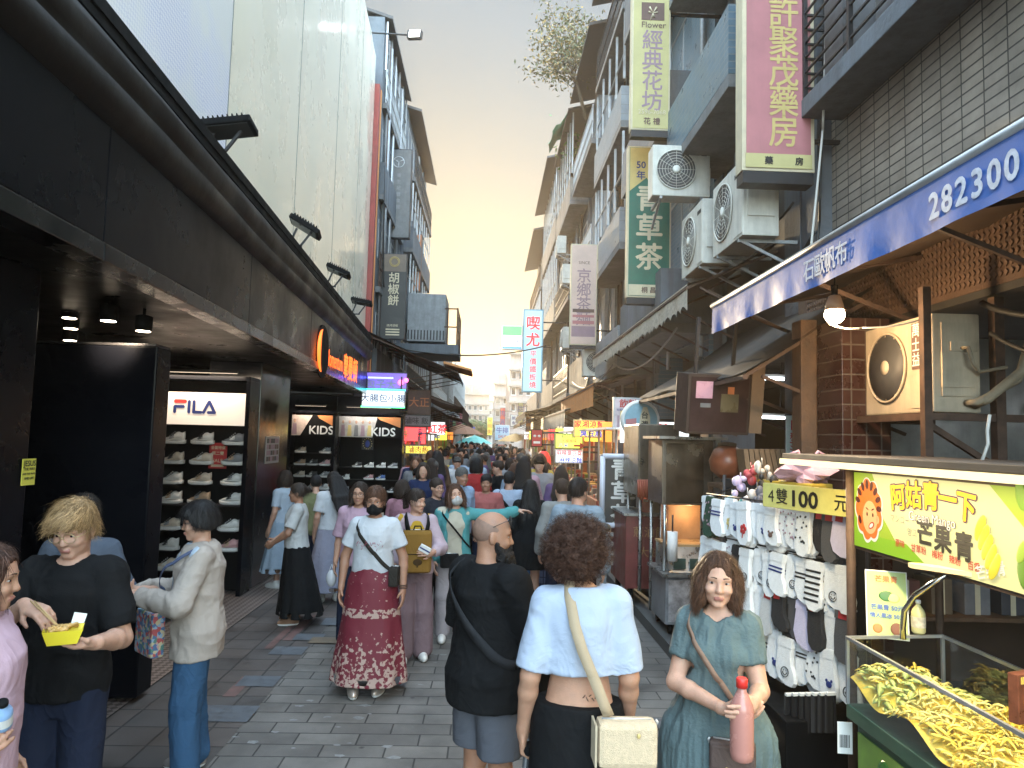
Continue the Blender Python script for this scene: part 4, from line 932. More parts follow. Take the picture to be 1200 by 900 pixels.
# ------------------------------------------------------------------ shoe displays
def shoe_meshes():
    L_=.29;secs=14;up=MB();so=MB()
    def sec(t):           # t 0 = heel, 1 = toe: half width, top height
        w_=.034+.014*sin(pi*min(1,t*1.15))*(1 if t<.9 else 1-(t-.9)*5)
        if t<.32:h=.105-.012*sin(pi*t/.32)
        elif t<.62:h=.105-(t-.32)/.3*.045
        else:h=.06-.022*((t-.62)/.38)**1.6
        return w_,h
    n=10;vs=[]
    for i in range(secs+1):
        t=i/secs;w_,h=sec(t);e=1 if 0<i<secs else .55
        for k in range(n):
            a=2*pi*k/n;y=w_*e*cos(a);z=.028+(h-.028)*(.5+.5*sin(a))*(e if i==secs else 1)
            vs.append((-L_/2+.012+(L_-.024)*t,y,z))
    up.add(vs,[(i*n+k,(i+1)*n+k,(i+1)*n+(k+1) % n,i*n+(k+1) % n) for i in range(secs) for k in range(n)]+[tuple(range(n)),tuple(reversed(range(secs*n,secs*n+n)))],0,True)
    vs=[]
    for i in range(secs+1):
        t=i/secs;w_,h=sec(t);e=1.12 if 0<i<secs else .6;zl=.012*max(0,(t-.8)/.2)**2+.006*max(0,(.12-t)/.12);zt=.034-.008*sin(pi*t)
        x=-L_/2+L_*t
        vs += [(x,-w_*e,zl),(x,w_*e,zl),(x,w_*e*.97,zt),(x,-w_*e*.97,zt)]
    so.add(vs,[(i*4+k,(i+1)*4+k,(i+1)*4+(k+1) % 4,i*4+(k+1) % 4) for i in range(secs) for k in range(4)]+[(0,1,2,3),(secs*4+3,secs*4+2,secs*4+1,secs*4)],0,True)
    dt=MB()
    for s in (-1,1):
        dt.add([(-.02,s*.0475,.05),(.035,s*.049,.038),(.05,s*.0485,.045),(.0,s*.0445,.075),(-.015,s*.0435,.078)],[(0,1,2,3,4)])
    for k in range(4):
        x=-.005+k*.02;z=.098-k*.011;dt.tube([(x,-.02,z-.006),(x,0,z+.003),(x,.02,z-.006)],.003,4)
    return up,so,dt
SHOE_UP,SHOE_SO,SHOE_DT=[m.build(n,None and [] or white) for m,n in zip(shoe_meshes(),('upper','sole','trim'))]
shoe_proto=None
shoe_cols={'white':(.68,.66,.63),'cream':(.62,.52,.42),'grey':(.22,.22,.23),'black':(.03,.03,.032),'pink':(.55,.3,.3),'blue':(.08,.16,.4),'tan':(.42,.28,.18)}
def shoe_m(c):return mat('shoe_'+c,shoe_cols[c],.55,var=.06,vs=40)
def shoe(x,y,z,rz,up,so,dt,label,group):
    global shoe_proto
    if shoe_proto is None:
        r=thing('sneaker',label,'shoe',(x,y,z),rz,group);r.scale=(1,1,1.5);shoe_proto=r
        for o in (SHOE_UP,SHOE_SO,SHOE_DT):
            o.parent=r
            for s_ in o.material_slots:s_.link='OBJECT'
    else:
        r=dup(shoe_proto,(x,y,z),rz,label,group)
    for o in r.children:
        n=o.name.split('.')[0];o.material_slots[0].link='OBJECT';o.material_slots[0].material=shoe_m({'upper':up,'sole':so,'trim':dt}[n])
    return r
def display(label,x0,x1,Y,ztop,zhead0,zhead1,shelf_z,head_mat,rows,extra=None,name='shoe_display'):
    root=thing(name,label,'shoe display',((x0+x1)/2,Y,0))
    m=MB();m.box(x0,x1,Y+.3,Y+.34,.02,ztop);part(m,'back_panel',blackm,root)
    m=MB();m.box(x0-.05,x0,Y-.02,Y+.34,.02,ztop);m.box(x1,x1+.05,Y-.02,Y+.34,.02,ztop);m.box(x0-.05,x1+.05,Y-.02,Y+.34,ztop+.002,ztop+.05);part(m,'frame',black,root)
    for z in shelf_z:
        m=MB();m.box(x0+.003,x1-.003,Y+.02,Y+.297,z-.018,z);part(m,'shelf',mat('shelf_black',(.01,.01,.011),.7,var=.1,spec=.2),root)
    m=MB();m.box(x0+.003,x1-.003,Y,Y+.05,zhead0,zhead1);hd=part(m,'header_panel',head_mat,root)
    if extra:extra(root,x0,x1,Y,zhead0,zhead1)
    return root
def fila(root,x0,x1,Y,z0,z1):
    """rounded block lettering with a red bar on the first letter"""
    w_=x1-x0;h=(z1-z0);cx=x0+w_*.55;zc=(z0+z1)/2+.02;lh=h*.42;m=MB();yf=Y-.006
    t=lh*.22
    def rb(a,b,mi=0,tt=t):    # rounded stroke
        a=Vector((a[0],yf,a[1]));b=Vector((b[0],yf,b[1]));d=(b-a).normalized();nrm=Vector((-d.z,0,d.x));pts=[]
        for k in range(9):an=pi/2+pi*k/8;pts.append(a+tt/2*(cos(an)*d+sin(an)*nrm))
        for k in range(9):an=-pi/2+pi*k/8;pts.append(b+tt/2*(cos(an)*d+sin(an)*nrm))
        m.add(pts,[tuple(range(18))],mi)
    zt,zb_=zc+lh/2-t/2,zc-lh/2+t/2;u=lh*.95
    yf=Y-.006;rb((cx-1.75*u,zt),(cx-1.05*u,zt),1,t*1.25)
    yf=Y-.0065;rb((cx-1.75*u,zc),(cx-1.15*u,zc));yf=Y-.007;rb((cx-1.8*u,zc-.002),(cx-1.8*u,zb_))
    yf=Y-.0065;rb((cx-.72*u,zt),(cx-.72*u,zb_));rb((cx-.35*u,zt),(cx-.35*u,zb_));yf=Y-.007;rb((cx-.33*u,zb_),(cx+.2*u,zb_))
    yf=Y-.0065;rb((cx+.4*u,zb_),(cx+.8*u,zt));yf=Y-.007;rb((cx+.82*u,zt),(cx+1.25*u,zb_));yf=Y-.0075;rb((cx+.78*u,zb_),(cx+1.25*u,zb_))
    part(m,'logo',[M_['navy'],M_['red']],root)
zf=lambda y:P(240,y,9).z
rows_z=[zf(y) for y in (521,545,569,592,624,648,672)]
display('tall black sneaker display with a white lit header',-4.25,-2.98,9.0,2.62,zf(498),zf(460),[rows_z[3]],glow('lit_header',(1,.85,.74),.14,(.6,.54,.48)),None,fila)  # header glow stands in for spotlight falling on the panel
root_d=None
grp='sneakers on the display under the white header'
xs=[-3.9,-3.55,-3.16]
cols=[['white','white','grey'],['cream','cream','grey'],['white','cream','white'],['white','tan','white'],['cream',None,'white'],['white','cream','pink'],['cream',None,None]]
colname=['beside the folding door','in the middle column','in the outer column']
for i,z in enumerate(rows_z):
    for j,x in enumerate(xs):
        u=cols[i][j]
        if not u:continue
        if i != 3:
            pass
        shoe(x,9.18,z,rng.uniform(-.1,.1)+pi,u,'white' if u != 'grey' else 'white',['grey','black','white','tan'][(i+j) % 4],f'{u} sneaker {colname[j]}, {ORD[i]} row below the white header',grp)
pegs=MB()
for i,z in enumerate(rows_z):
    for j,x in enumerate(xs):
        if cols[i][j] and i != 3:pegs.box(x-.09,x+.09,9.08,9.299,z-.012,z-.001)
dz=[o for o in bpy.data.objects if o.name=='shoe_display'][0]
part(pegs,'peg_shelf',mat('shelf_black',(.01,)*3),dz)
c=P(255,534,9.24);root=thing('sale_card','small red sale card with writing among the sneakers','card',(c.x,9.25,c.z))
m=MB();m.box(-.11,.11,0,.006,-.16,.16);m.build('sheet',M_['red'],root)
m=MB();m.text('全面特價',.045,Matrix.Translation((0,-.003,.1)),0,.02);m.text('第二雙',.05,Matrix.Translation((0,-.003,.03)),0,.02);m.text('SALE',.06,Matrix.Translation((0,-.003,-.06)),0,.02);m.box(-.08,.08,-.004,-.002,-.14,-.11);m.build('lettering',M_['cream'],root)
def kids_head(pic):
    def f(root,x0,x1,Y,z0,z1):
        w_=x1-x0;h=z1-z0
        m=MB();m.prism([(x0+.01,z0+.01),(x0+w_*(.22 if pic else .55),z0+.01),(x0+w_*(.5 if pic else .62),z1-.01),(x0+.01,z1-.01)][::-1],.004,Matrix.Translation((0,Y-.006,0)));part(m,'photo_panel',mat('photo_pale_%d' % pic,(.42,.4,.38) if not pic else (.5,.4,.35),.5,var=.25,vs=8),root)
        m=MB();m.prism([(x0+w_*.62,z1-.01),(x1-.01,z1-.01),(x1-.01,z0+h*.5),(x0+w_*.66,z1-h*.15)],.004,Matrix.Translation((0,Y-.0075,0)));part(m,'orange_panel',mat('header_orange',(.55,.2,.06),.5,var=.1),root)
        m=MB();m.text('KIDS',h*.55,Matrix.Translation((x0+w_*.72,Y-.011,z0+h*.3)),0,.02);part(m,'lettering',M_['whitel'],root)
        # pictured figures on the header
        m=MB()
        for k in range(1 if pic else 5):
            xx=x0+w_*(.08+.105*k) ;m.sphere((xx,Y-.008,z0+h*.72),(.028,.003,.04),8,0);m.prism([(xx-.05,z0+.03),(xx+.05,z0+.03),(xx+.035,z0+h*.58),(xx-.035,z0+h*.58)][::-1],.002,Matrix.Translation((0,Y-.0085,0)),1+k % 3)
        part(m,'pictured_figures',[mat('photo_skin',(.45,.28,.2),.6,var=0),M_['mauve'],M_['gold'],M_['grey']],root)
    return f
def zk(px,y,Y):return P(px,y,Y).z
Y1=14.5;xa,xb=P(339,550,Y1).x,P(388,550,Y1).x
rz1=[zk(365,y,Y1) for y in (531,545.5,559.5,574,589,604,622)]
display('narrow black children sneaker display with an orange corner header',xa,xb,Y1,zk(365,484,Y1),zk(365,511,Y1),zk(365,486,Y1),rz1,blackm,None,kids_head(1))
Y2=16.5;xc,xd=P(394,550,Y2).x,P(468,550,Y2).x
rz2=[zk(430,y,Y2) for y in (548,562.5,577,592,607,622)]
display('wide black children sneaker display with a group photo header',xc,xd,Y2,zk(430,486,Y2),zk(430,513,Y2),zk(430,488,Y2),rz2,blackm,None,kids_head(0))
cc=[['cream',None,'grey'],['tan','black','pink'],['cream','black','grey'],['cream','white','white'],['black','white','grey'],['white','pink','white'],['blue','white','grey']]
for i,z in enumerate(rz1):
    for j in range(3):
        u=cc[i][j]
        if u:shoe(xa+(xb-xa)*(.2+.3*j),Y1+.14,z,rng.uniform(-.15,.15)+pi,u,'white','white' if u in ('black','grey') else 'grey',f'{u} child sneaker, {ORD[j]} from the left on {ORD[i]} shelf of the narrow display','sneakers on the narrow display').scale=(.8,.8,1.2)
cc=[[None,'black','white','white','grey'],['white',None,'pink','blue',None],['grey','white',None,'white','black'],['white','pink','blue','white','grey'],['black','white','white','cream','blue'],['white','grey','tan','pink','white']]
for i,z in enumerate(rz2):
    for j in range(5):
        u=cc[i][j]
        if u:shoe(xc+(xd-xc)*(.12+.19*j),Y2+.14,z,rng.uniform(-.15,.15)+pi,u,'white','black' if u=='white' else 'white',f'{u} child sneaker, {ORD[j]} from the left on {ORD[i]} shelf of the wide display','sneakers on the wide display').scale=(.78,.78,1.2)
c=P(430,520,Y2+.2);root=thing('framed_emblem','small framed picture with gold dots on the wide shoe display','picture',(c.x,Y2+.27,c.z))
m=MB();m.box(-.13,.13,0,.02,-.14,.14);m.build('frame',M_['ink'],root)
m=MB();m.sphere((0,-.004,0),(.05,.004,.08),12);m.build('picture',M_['blue'],root)
m=MB()
for k in range(14):m.sphere((.1*cos(k*2*pi/14),-.004,.12*sin(k*2*pi/14)),.012,6)
m.build('gold_dots',M_['gold'],root)
# unseen strip lamps added above the headers to light the shoe displays
def strip_lamp(parent_loc,size,energy,col,label,rot=(0,0,0),name='strip_lamp',es=.35,cat='lamp'):
    root=thing(name,label,cat,parent_loc)
    m=MB();m.box(-size/2,size/2,-.02,.02,0,.03);m.build('housing',dkmetal,root)
    m=MB();m.box(-size/2+.01,size/2-.01,-.012,.012,-.006,-.001);m.build('diffuser',glow('strip_%s' % name,col,es),root)
    l=bpy.data.lights.new('strip_beam','AREA');l.shape='RECTANGLE';l.size=size;l.size_y=.05;l.energy=energy;l.color=col
    lo=bpy.data.objects.new('strip_beam',l);COL.objects.link(lo);lo.parent=root;lo.location=(0,0,-.012);lo.rotation_euler=rot
    return root
strip_lamp((-3.6,8.86,2.7),1.1,7,(1,.8,.6),'warm strip lamp above the white header of the tall display',(radians(28),0,0))
strip_lamp(((xa+xb)/2,Y1-.2,zk(365,476,Y1)),.6,2.5,(1,.85,.7),'strip lamp above the narrow display',(radians(30),0,0))
strip_lamp(((xc+xd)/2,Y2-.2,zk(430,478,Y2)),1.0,3,(1,.92,.85),'strip lamp above the wide display',(radians(30),0,0))
# ------------------------------------------------------------------ right-hand stalls
# --- green mango stall
ms=thing('mango_stall','green mango fruit stall with a lit yellow-green sign over a glass case','food stall',(2.0,2.8,.12))
ster=mat('stall_green',(.02,.07,.045),.5,var=.2)
def sp(m,n,mt,label=None):return part(m,n,mt,ms,label)
m=MB();m.box(1.79,2.45,1.3,3.5,.2,.7,ch=.01);sp(m,'cabinet',ster)
# picture panel of green mangoes on the cabinet end and front
m=MB();m.box(1.782,1.789,1.35,3.48,.22,.66);m.box(1.8,2.44,3.501,3.507,.22,.66)
r_=random.Random(4)
m.box(1.8,2.44,1.292,1.299,.22,.66)
for k in range(22):m.sphere((1.778,1.45+r_.random()*1.95,.3+r_.random()*.3),(.006,.05,.085),10,1,Matrix.Rotation(r_.uniform(-.5,.5),3,'X'))
sp(m,'picture_panel',[mat('panel_lime',(.18,.3,.05),.45,var=.25),mat('mango_green',(.06,.19,.03),.4,var=.25)])
m=MB()
for y in (1.4,3.4):m.lathe([(.05,.12),(.05,.2)],12,Matrix.Translation((2.0,y,0)))
sp(m,'foot',blackm)
m=MB();m.box(1.76,2.24,1.28,3.545,.705,.77,ch=.004);sp(m,'tray',ster)
gl=bpy.data.materials.new('case_glass');gl.use_nodes=True;nt=gl.node_tree;nt.nodes.clear();o_=nt.nodes.new('ShaderNodeOutputMaterial');mxs=nt.nodes.new('ShaderNodeMixShader');fr=nt.nodes.new('ShaderNodeMapRange');lw=nt.nodes.new('ShaderNodeLayerWeight');fr.inputs[1].default_value=.35;fr.inputs[3].default_value=.05;fr.inputs[4].default_value=.7;nt.links.new(lw.outputs['Facing'],fr.inputs[0]);tr=nt.nodes.new('ShaderNodeBsdfTransparent');tr.inputs[0].default_value=(.93,.97,.95,1);gs=nt.nodes.new('ShaderNodeBsdfGlossy');gs.inputs['Roughness'].default_value=.04
nt.links.new(fr.outputs[0],mxs.inputs[0]);nt.links.new(tr.outputs[0],mxs.inputs[1]);nt.links.new(gs.outputs[0],mxs.inputs[2]);nt.links.new(mxs.outputs[0],o_.inputs[0])
m=MB()
m.quad((1.765,1.29,.772),(1.765,3.54,.772),(1.765,3.54,1.075),(1.765,1.29,1.075));m.quad((1.77,3.537,.772),(2.23,3.537,.772),(2.23,3.537,1.085),(1.77,3.537,1.075));m.quad((2.235,1.29,.772),(2.235,3.54,.772),(2.235,3.54,1.09),(2.235,1.29,1.09))
sp(m,'glass',gl)
m=MB();m.bar((1.765,1.29,1.08),(1.765,3.545,1.08),.014);m.bar((1.765,3.538,1.08),(2.235,3.538,1.095),.014);m.bar((2.235,1.29,1.095),(2.235,3.545,1.095),.014);m.bar((1.765,3.538,.77),(1.765,3.538,1.075),.014);m.bar((2.235,3.538,.77),(2.235,3.538,1.09),.014)
sp(m,'case_edge',alu)
m=MB();m.tube([(1.98,3.92,.12),(1.98,3.92,1.88)],.024,10);m.tube([(2.45,1.35,.12),(2.45,1.35,1.9)],.024,10);m.tube([(2.45,3.9,.12),(2.45,3.9,1.9)],.02,10);sp(m,'post',rust)
m=MB();m.box(1.74,2.6,1.0,4.25,1.925,1.955,ch=.004);sp(m,'roof_board',mat('dark_board',(.045,.036,.03),.6,var=.3))
m=MB();m.box(1.735,1.765,1.0,4.28,1.892,1.922);st=sp(m,'led_strip',glow('warm_led_strip',(1,.75,.35),.45,(.8,.7,.4)))
for y in (1.7,3.2):
    l=bpy.data.lights.new('led_strip_light','AREA');l.shape='RECTANGLE';l.size=.06;l.size_y=1.6;l.energy=9;l.color=(1,.78,.42)
    lo=bpy.data.objects.new('led_strip_light',l);COL.objects.link(lo);lo.location=(1.77,y,1.886);lo.parent=st;lo.matrix_parent_inverse=(ms.matrix_basis @ st.matrix_parent_inverse @ st.matrix_basis).inverted()
# sign board: faces the street (-X)
yc,L2=2.95,1.02
MS=Matrix.Translation((1.99,yc,1.67)) @ Matrix.Rotation(-pi/2,4,'Z')        # local x -> -Y
m=MB();m.box(1.995,2.06,yc-L2,yc+L2,1.455,1.885,ch=.006);sp(m,'sign_frame',mat('sign_frame_brown',(.05,.03,.025),.5,var=.2))
def lit(n,c,s=.38):return glow('mango_'+n,c,s*.42,tuple(q*.3 for q in c))
m=MB();m.quad(MS @ Vector((-L2+.02,-.001,-.195)),MS @ Vector((L2-.02,-.001,-.195)),MS @ Vector((L2-.02,-.001,.195)),MS @ Vector((-L2+.02,-.001,.195)),0)
m2=[(-.76,-.0018,.195),(.12,-.0018,.195),(.30,-.0018,.05),(.36,-.0018,-.195),(-.3,-.0018,-.195),(-.52,-.0018,-.15),(-.66,-.0018,-.02),(-.7,-.0018,.1)]
m.add([MS @ Vector(p) for p in m2],[tuple(reversed(range(len(m2))))],1)
m2=[(-L2+.02,-.0022,-.195),(-.30,-.0022,-.195),(-.46,-.0022,-.12),(-.75,-.0022,-.12),(-L2+.02,-.0022,-.02)]
m.add([MS @ Vector(p) for p in m2],[tuple(range(len(m2)))],2)
sb=sp(m,'sign_panel',[lit('lime',(.42,.62,.05),.32),lit('pale',(.85,.85,.45),.38),lit('grass',(.3,.6,.03),.35)])
def sgn_text(body,size,Y,z,mt,bold,name,off,rot=0,sx=1.0):
    m=MB();m.text(body,size,MS @ Matrix.Translation((yc-Y,-off,z-1.67)) @ Matrix.Rotation(rot,4,'Y'),0,bold,'CENTER',sx);return m
lt=MB();lo_=MB()
for ch,Y,z,rt in zip('阿姑青一下',(3.47,3.34,3.21,3.09,2.97),(1.765,1.785,1.79,1.785,1.765),(-.12,-.05,0,.05,.1)):
    for dst,b_,of in ((lo_,.085,.004),(lt,.035,.0055)):
        q=sgn_text(ch,.13,Y,z,None,b_,'',of,rt,1.0);dst.add(q.v,q.f)
sp(lo_,'title_outline',lit('outline',(.16,.05,.18),.12));sp(lt,'title',lit('yellow',(1,.62,.02),.5))
q=sgn_text('Green Mango',.062,3.21,1.69,None,.03,'',.004);sp(q,'english_outline',lit('outline',(.16,.05,.18),.12));q=sgn_text('Green Mango',.062,3.21,1.69,None,.004,'',.0055);sp(q,'english_name',lit('white',(.9,.9,.85),.4))
q=MB()
for ch,Y,z in zip('芒果青',(3.26,3.13,2.99),(1.62,1.61,1.598)):s_=sgn_text(ch,.125,Y,z,None,.035,'',.004);q.add(s_.v,s_.f)
sp(q,'fruit_name',mat('sign_ink',(.02,)*3))
q=sgn_text('マンゴー',.042,3.46,1.66,None,0,'',.004);s_=sgn_text('망고',.042,3.36,1.61,None,0,'',.004);q.add(s_.v,s_.f);sp(q,'small_names',mat('sign_grey',(.17,)*3))
q=MB()
for t_x,Y in zip(('原味','甘草粉','梅粉','辣粉','百香'),(3.46,3.31,3.17,3.05,2.93)):s_=sgn_text(t_x,.04,Y,1.545-(3.46-Y)*.03,None,.015,'',.004);q.add(s_.v,s_.f)
sp(q,'flavour_names',lit('redtext',(.75,.1,.06),.3))
q=sgn_text('芒果青',.06,2.83,1.53,None,.02,'',.006,-.3);sp(q,'corner_name',lit('white',(.9,.9,.85),.4))
# emblem: a round cartoon-like head with scalloped orange curls
em=MB();EC=MS @ Matrix.Translation((yc-3.745,0,.005))
def disc(c,rx,rz,off,mi,n=22,rot=0,wob=0):
    pts=[]
    for k in range(n):
        a=2*pi*k/n;rr=1+wob*abs(sin(a*4.5));x=rx*rr*cos(a);z=rz*rr*sin(a)
        pts.append(EC @ Vector((c[0]+x*cos(rot)-z*sin(rot),-off,c[1]+x*sin(rot)+z*cos(rot))))
    em.add(pts,[tuple(range(n))],mi)
disc((0,0),.125,.15,.003,0,72,0,.14);disc((0,.005),.115,.14,.0042,1,72,0,.14)
for k in range(8):
    a=2.9-k*.42;disc((.098*cos(a)*1.08-.004,.02+.112*sin(a)),.015,.025,.0058,2,14,a-pi/2)
disc((-.085,-.055),.014,.024,.0058,2,14,.4)
disc((.015,-.035),.072,.085,.0052,3);disc((.09,-.04),.014,.02,.0052,3)
for s in (-1,1):disc((.018+s*.028,-.02),.007,.011,.0068,2,12);disc((.018+s*.028,.008),.016,.0035,.0068,2,10,s*.35)
disc((.03,-.075),.03,.016,.0064,4,16,.5);disc((.03,-.075),.02,.009,.007,0,14,.5)
sp(em,'emblem',[lit('white',(.9,.9,.85),.4),lit('curl',(.85,.2,.03),.4),lit('hole',(.12,.02,.02),.1),lit('face',(.9,.52,.25),.4),lit('lip',(.6,.08,.05),.3)])
mg=MB();r_=random.Random(8)
for k in range(26):
    Y=r_.uniform(2.0,2.86);z=r_.uniform(1.52,1.84) ;L_=r_.uniform(.035,.05)
    if z<1.6 and Y>2.75:continue
    mg.sphere(MS @ Vector((yc-Y,-.003-k*.0002,z-1.67)),(.002,L_*.62,L_*1.3),12,r_.randint(0,2),Matrix.Rotation(r_.uniform(-.6,.6),3,'X'))
for k in range(5):
    Y=2.88-.02*k;z=1.69-.035*k
    mg.sphere(MS @ Vector((yc-Y,-.009-k*.0003,z-1.67)),(.002,.026,.06),12,3,Matrix.Rotation(.5,3,'X'))
sp(mg,'mango_pictures',[lit('m1',(.25,.5,.05),.3),lit('m2',(.38,.58,.08),.3),lit('m3',(.16,.36,.04),.25),lit('m4',(.8,.7,.06),.4)])
# mango slices heaped in the case
yel=mat('mango_flesh',(.85,.64,.1),.4,var=.18,vs=30);yel2=mat('mango_pale_flesh',(.85,.74,.25),.4,var=.15,vs=30);grn=mat('mango_green_skin',(.45,.52,.16),.45,var=.2,vs=30)
m=MB();ny,nx=60,12;vs=[]
def hz_(x,y):return .845+.05*sin(y*5)*sin(x*9)+.035*sin(y*13+x*21)+.05*(1-((x-2.0)/.24)**2)
for j in range(ny+1):
    for i in range(nx+1):x=1.773+.455*i/nx;y=1.3+2.23*j/ny;vs.append((x,y,hz_(x,y)))
m.add(vs,[(j*13+i,j*13+i+1,(j+1)*13+i+1,(j+1)*13+i) for j in range(ny) for i in range(nx)],0,True)
r_=random.Random(12)
for k in range(3400):
    y=1.3+2.2*r_.random();x=r_.uniform(1.79,2.215);z=hz_(x,y)+r_.uniform(-.004,.03);L_=r_.uniform(.016,.05);a=r_.uniform(0,2*pi);wd=r_.uniform(.004,.011)
    gi=2 if (y>3.2 and r_.random()<.34) else (1 if r_.random()<(.75 if y>2.95 or y<1.9 else .3) else 0)
    if gi==2:wd *= 1.8
    d=Vector((cos(a),sin(a),r_.uniform(-.25,.35)));s_=Vector((-sin(a),cos(a),r_.uniform(-.4,.4)));c=Vector((x,y,z));u=Vector((0,0,1));t_=wd*.7
    pts=[]
    for q in range(5):
        f=q/4-.5;e=wd*(1-(2*f)**2*.75);b=c+d*(L_*f*2)+u*(-.3*L_*(2*f)**2+.3*L_)
        pts += [b-s_*e,b+u*t_*(1-(2*f)**2*.8),b+s_*e,b-u*t_*.3]
    m.add(pts,[(q*4+i,q*4+(i+1) % 4,q*4+4+(i+1) % 4,q*4+4+i) for q in range(4) for i in range(4)]+[(3,2,1,0),(16,17,18,19)],gi,True)
tag(m.build('mango_slices',[yel,yel2,grn]),'heaped yellow and pale green mango slices filling the glass case','fruit',kind='stuff')
# things on the stall
def menu_card(label,c,w_,h,rz,tilt,face,build):
    root=thing('menu_card',label,'menu',c,rz);root.rotation_euler=(tilt,0,rz)
    m=MB();m.box(-w_/2,w_/2,-.004,.006,0,h,ch=.002);m.build('card',white,root);m=MB();m.box(-w_/2+.006,w_/2-.006,-.006,-.0045,.006,h-.006);m.build('print',face,root)
    build(root,w_,h);return root
def f(root,w_,h):
    m=MB();m.sphere((.0,-.008,h*.62),(.035,.002,.025),12,0);m.sphere((.03,-.0085,h*.6),(.028,.002,.022),12,1)
    m.text('芒果青',.035,Matrix.Translation((0,-.0085,h*.87)),2,.03);m.text('芒果青 50元',.028,Matrix.Translation((0,-.009,h*.45)),3,.03);m.text('情人果冰 50元',.025,Matrix.Translation((0,-.009,h*.33)),3,.03)
    m.sphere((.04,-.008,h*.15),(.028,.002,.03),12,4);m.sphere((-.045,-.008,h*.14),(.022,.002,.022),12,2);m.build('pictures',[mat('mango_green',(.06,.19,.03)),mat('mango_pale_flesh',(.72,.62,.2)),mat('card_orange',(.6,.2,.04),.5),mat('card_blue',(.1,.16,.45),.5),mat('card_brown',(.25,.09,.04),.5)],root)
p=P(1022,756,3.5);menu_card('tilted green menu card with fruit pictures standing on the glass case',(2.0,3.6,1.06),.19,.33,radians(-24),radians(-16),mat('card_lime',(.5,.62,.22),.5,var=.15,vs=12),f)
def bottle(label,c,H,R_,body_m,cap_m,lab_m=None,name='bottle',neck=.3):
    root=thing(name,label,'bottle',c)
    m=MB();m.lathe([(R_*.8,0),(R_,.01),(R_,H*.3),(R_*.95,H*.34),(R_,H*.38),(R_,H*.62),(R_*.8,H*.72),(R_*neck,H*.86),(R_*neck,H*.93)],20);m.build('body',body_m,root)
    m=MB();m.lathe([(R_*(neck+.08),H*.9),(R_*(neck+.08),H),(R_*neck*.8,H+.002)],16);m.build('cap',cap_m,root)
    if lab_m:m=MB();m.lathe([(R_*1.015,H*.2),(R_*1.015,H*.52)],20,cap=False);m.build('label',lab_m,root)
    return root
bottle('small clear bottle of pale juice with a white cap on the glass case',(2.13,3.56,1.1),.16,.032,mat('pale_juice',(.62,.58,.3),.15,var=0),white,mat('juice_label',(.6,.55,.45),.5,var=.3,vs=40),'juice_bottle')
root=thing('desk_lamp','bent chrome lamp arm with a long flat head over the mango case','lamp',(2.3,3.5,1.09))
pth=[P(1058,735,3.45),P(1060,715,3.4),P(1072,698,3.35),P(1115,668,3.2)]
m=MB();m.tube([Vector((pth[0].x,pth[0].y,1.1))]+pth,.014,10);part(m,'arm',mat('chrome',(.6,.6,.6),.15,metal=1,var=0),root)
hb,he=P(1066,664,3.25),P(1150,676,2.95);dm=(he-hb);dm_n=dm.normalized()
m=MB();zz=Vector((0,0,1));ss=dm_n.cross(zz).normalized();pts=[]
for k in range(18):
    t=k/17;wd=.04*min(1,(t*6+.25));pts.append((hb+dm*t,wd))
vs=[]
for b,wd in pts:vs += [b-ss*wd,b+ss*wd,b+ss*wd+zz*.018,b-ss*wd+zz*.018]
m.add(vs,[(q*4+i,q*4+4+i,q*4+4+(i+1) % 4,q*4+(i+1) % 4) for q in range(17) for i in range(4)]+[(0,1,2,3),(71,70,69,68)]);part(m,'lamp_head',mat('lamp_cream',(.7,.55,.36),.4,var=.05),root)
m=MB()
for i in range(9):
    for j in range(3):b=hb+dm*(.55+.05*i)+ss*(-.022+.022*j)+zz*-.002;m.box(b.x-.005,b.x+.005,b.y-.005,b.y+.005,b.z-.002,b.z+.0015)
part(m,'led_dots',mat('led_dot',(.15,.13,.1),.4,var=0),root)
for i,(px,py) in enumerate([(1187,808),(1180,770)][:1]):
    p=P(px,py,2.75);root=thing('snack_box','upright dark snack packet with an orange picture at the right end of the case','packet',(p.x+.03,2.72,1.09-.06),.35)
    m=MB();m.box(-.075,.075,-.02,.02,-.03,.15,ch=.004);m.build('box',mat('packet_brown',(.14,.05,.03),.35,var=.4,vs=20),root);m=MB();m.sphere((0,-.022,.05),(.05,.003,.055),12,0);m.sphere((0,-.025,.06),(.03,.003,.035),12,1);m.box(-.06,.06,-.0225,-.02,.115,.14,2);m.build('picture',[mat('packet_orange',(.6,.25,.04),.4),mat('packet_dark',(.06,.03,.02),.4),mat('packet_gold',(.6,.45,.1),.4)],root)
p=P(973,868,3.62);root=thing('price_tag','white barcode tag hanging from the end of the mango case','tag',(1.78,3.6,.66),radians(-8))
m=MB();m.box(-.035,.035,0,.002,-.15,0);m.build('card',white,root);m=MB();r_=random.Random(1);x=-.025
while x<.022:w_=r_.uniform(.001,.004);m.box(x,x+w_,-.002,-.0005,-.12,-.06);x += w_+r_.uniform(.0015,.003)
m.build('bars',M_['ink'],root)

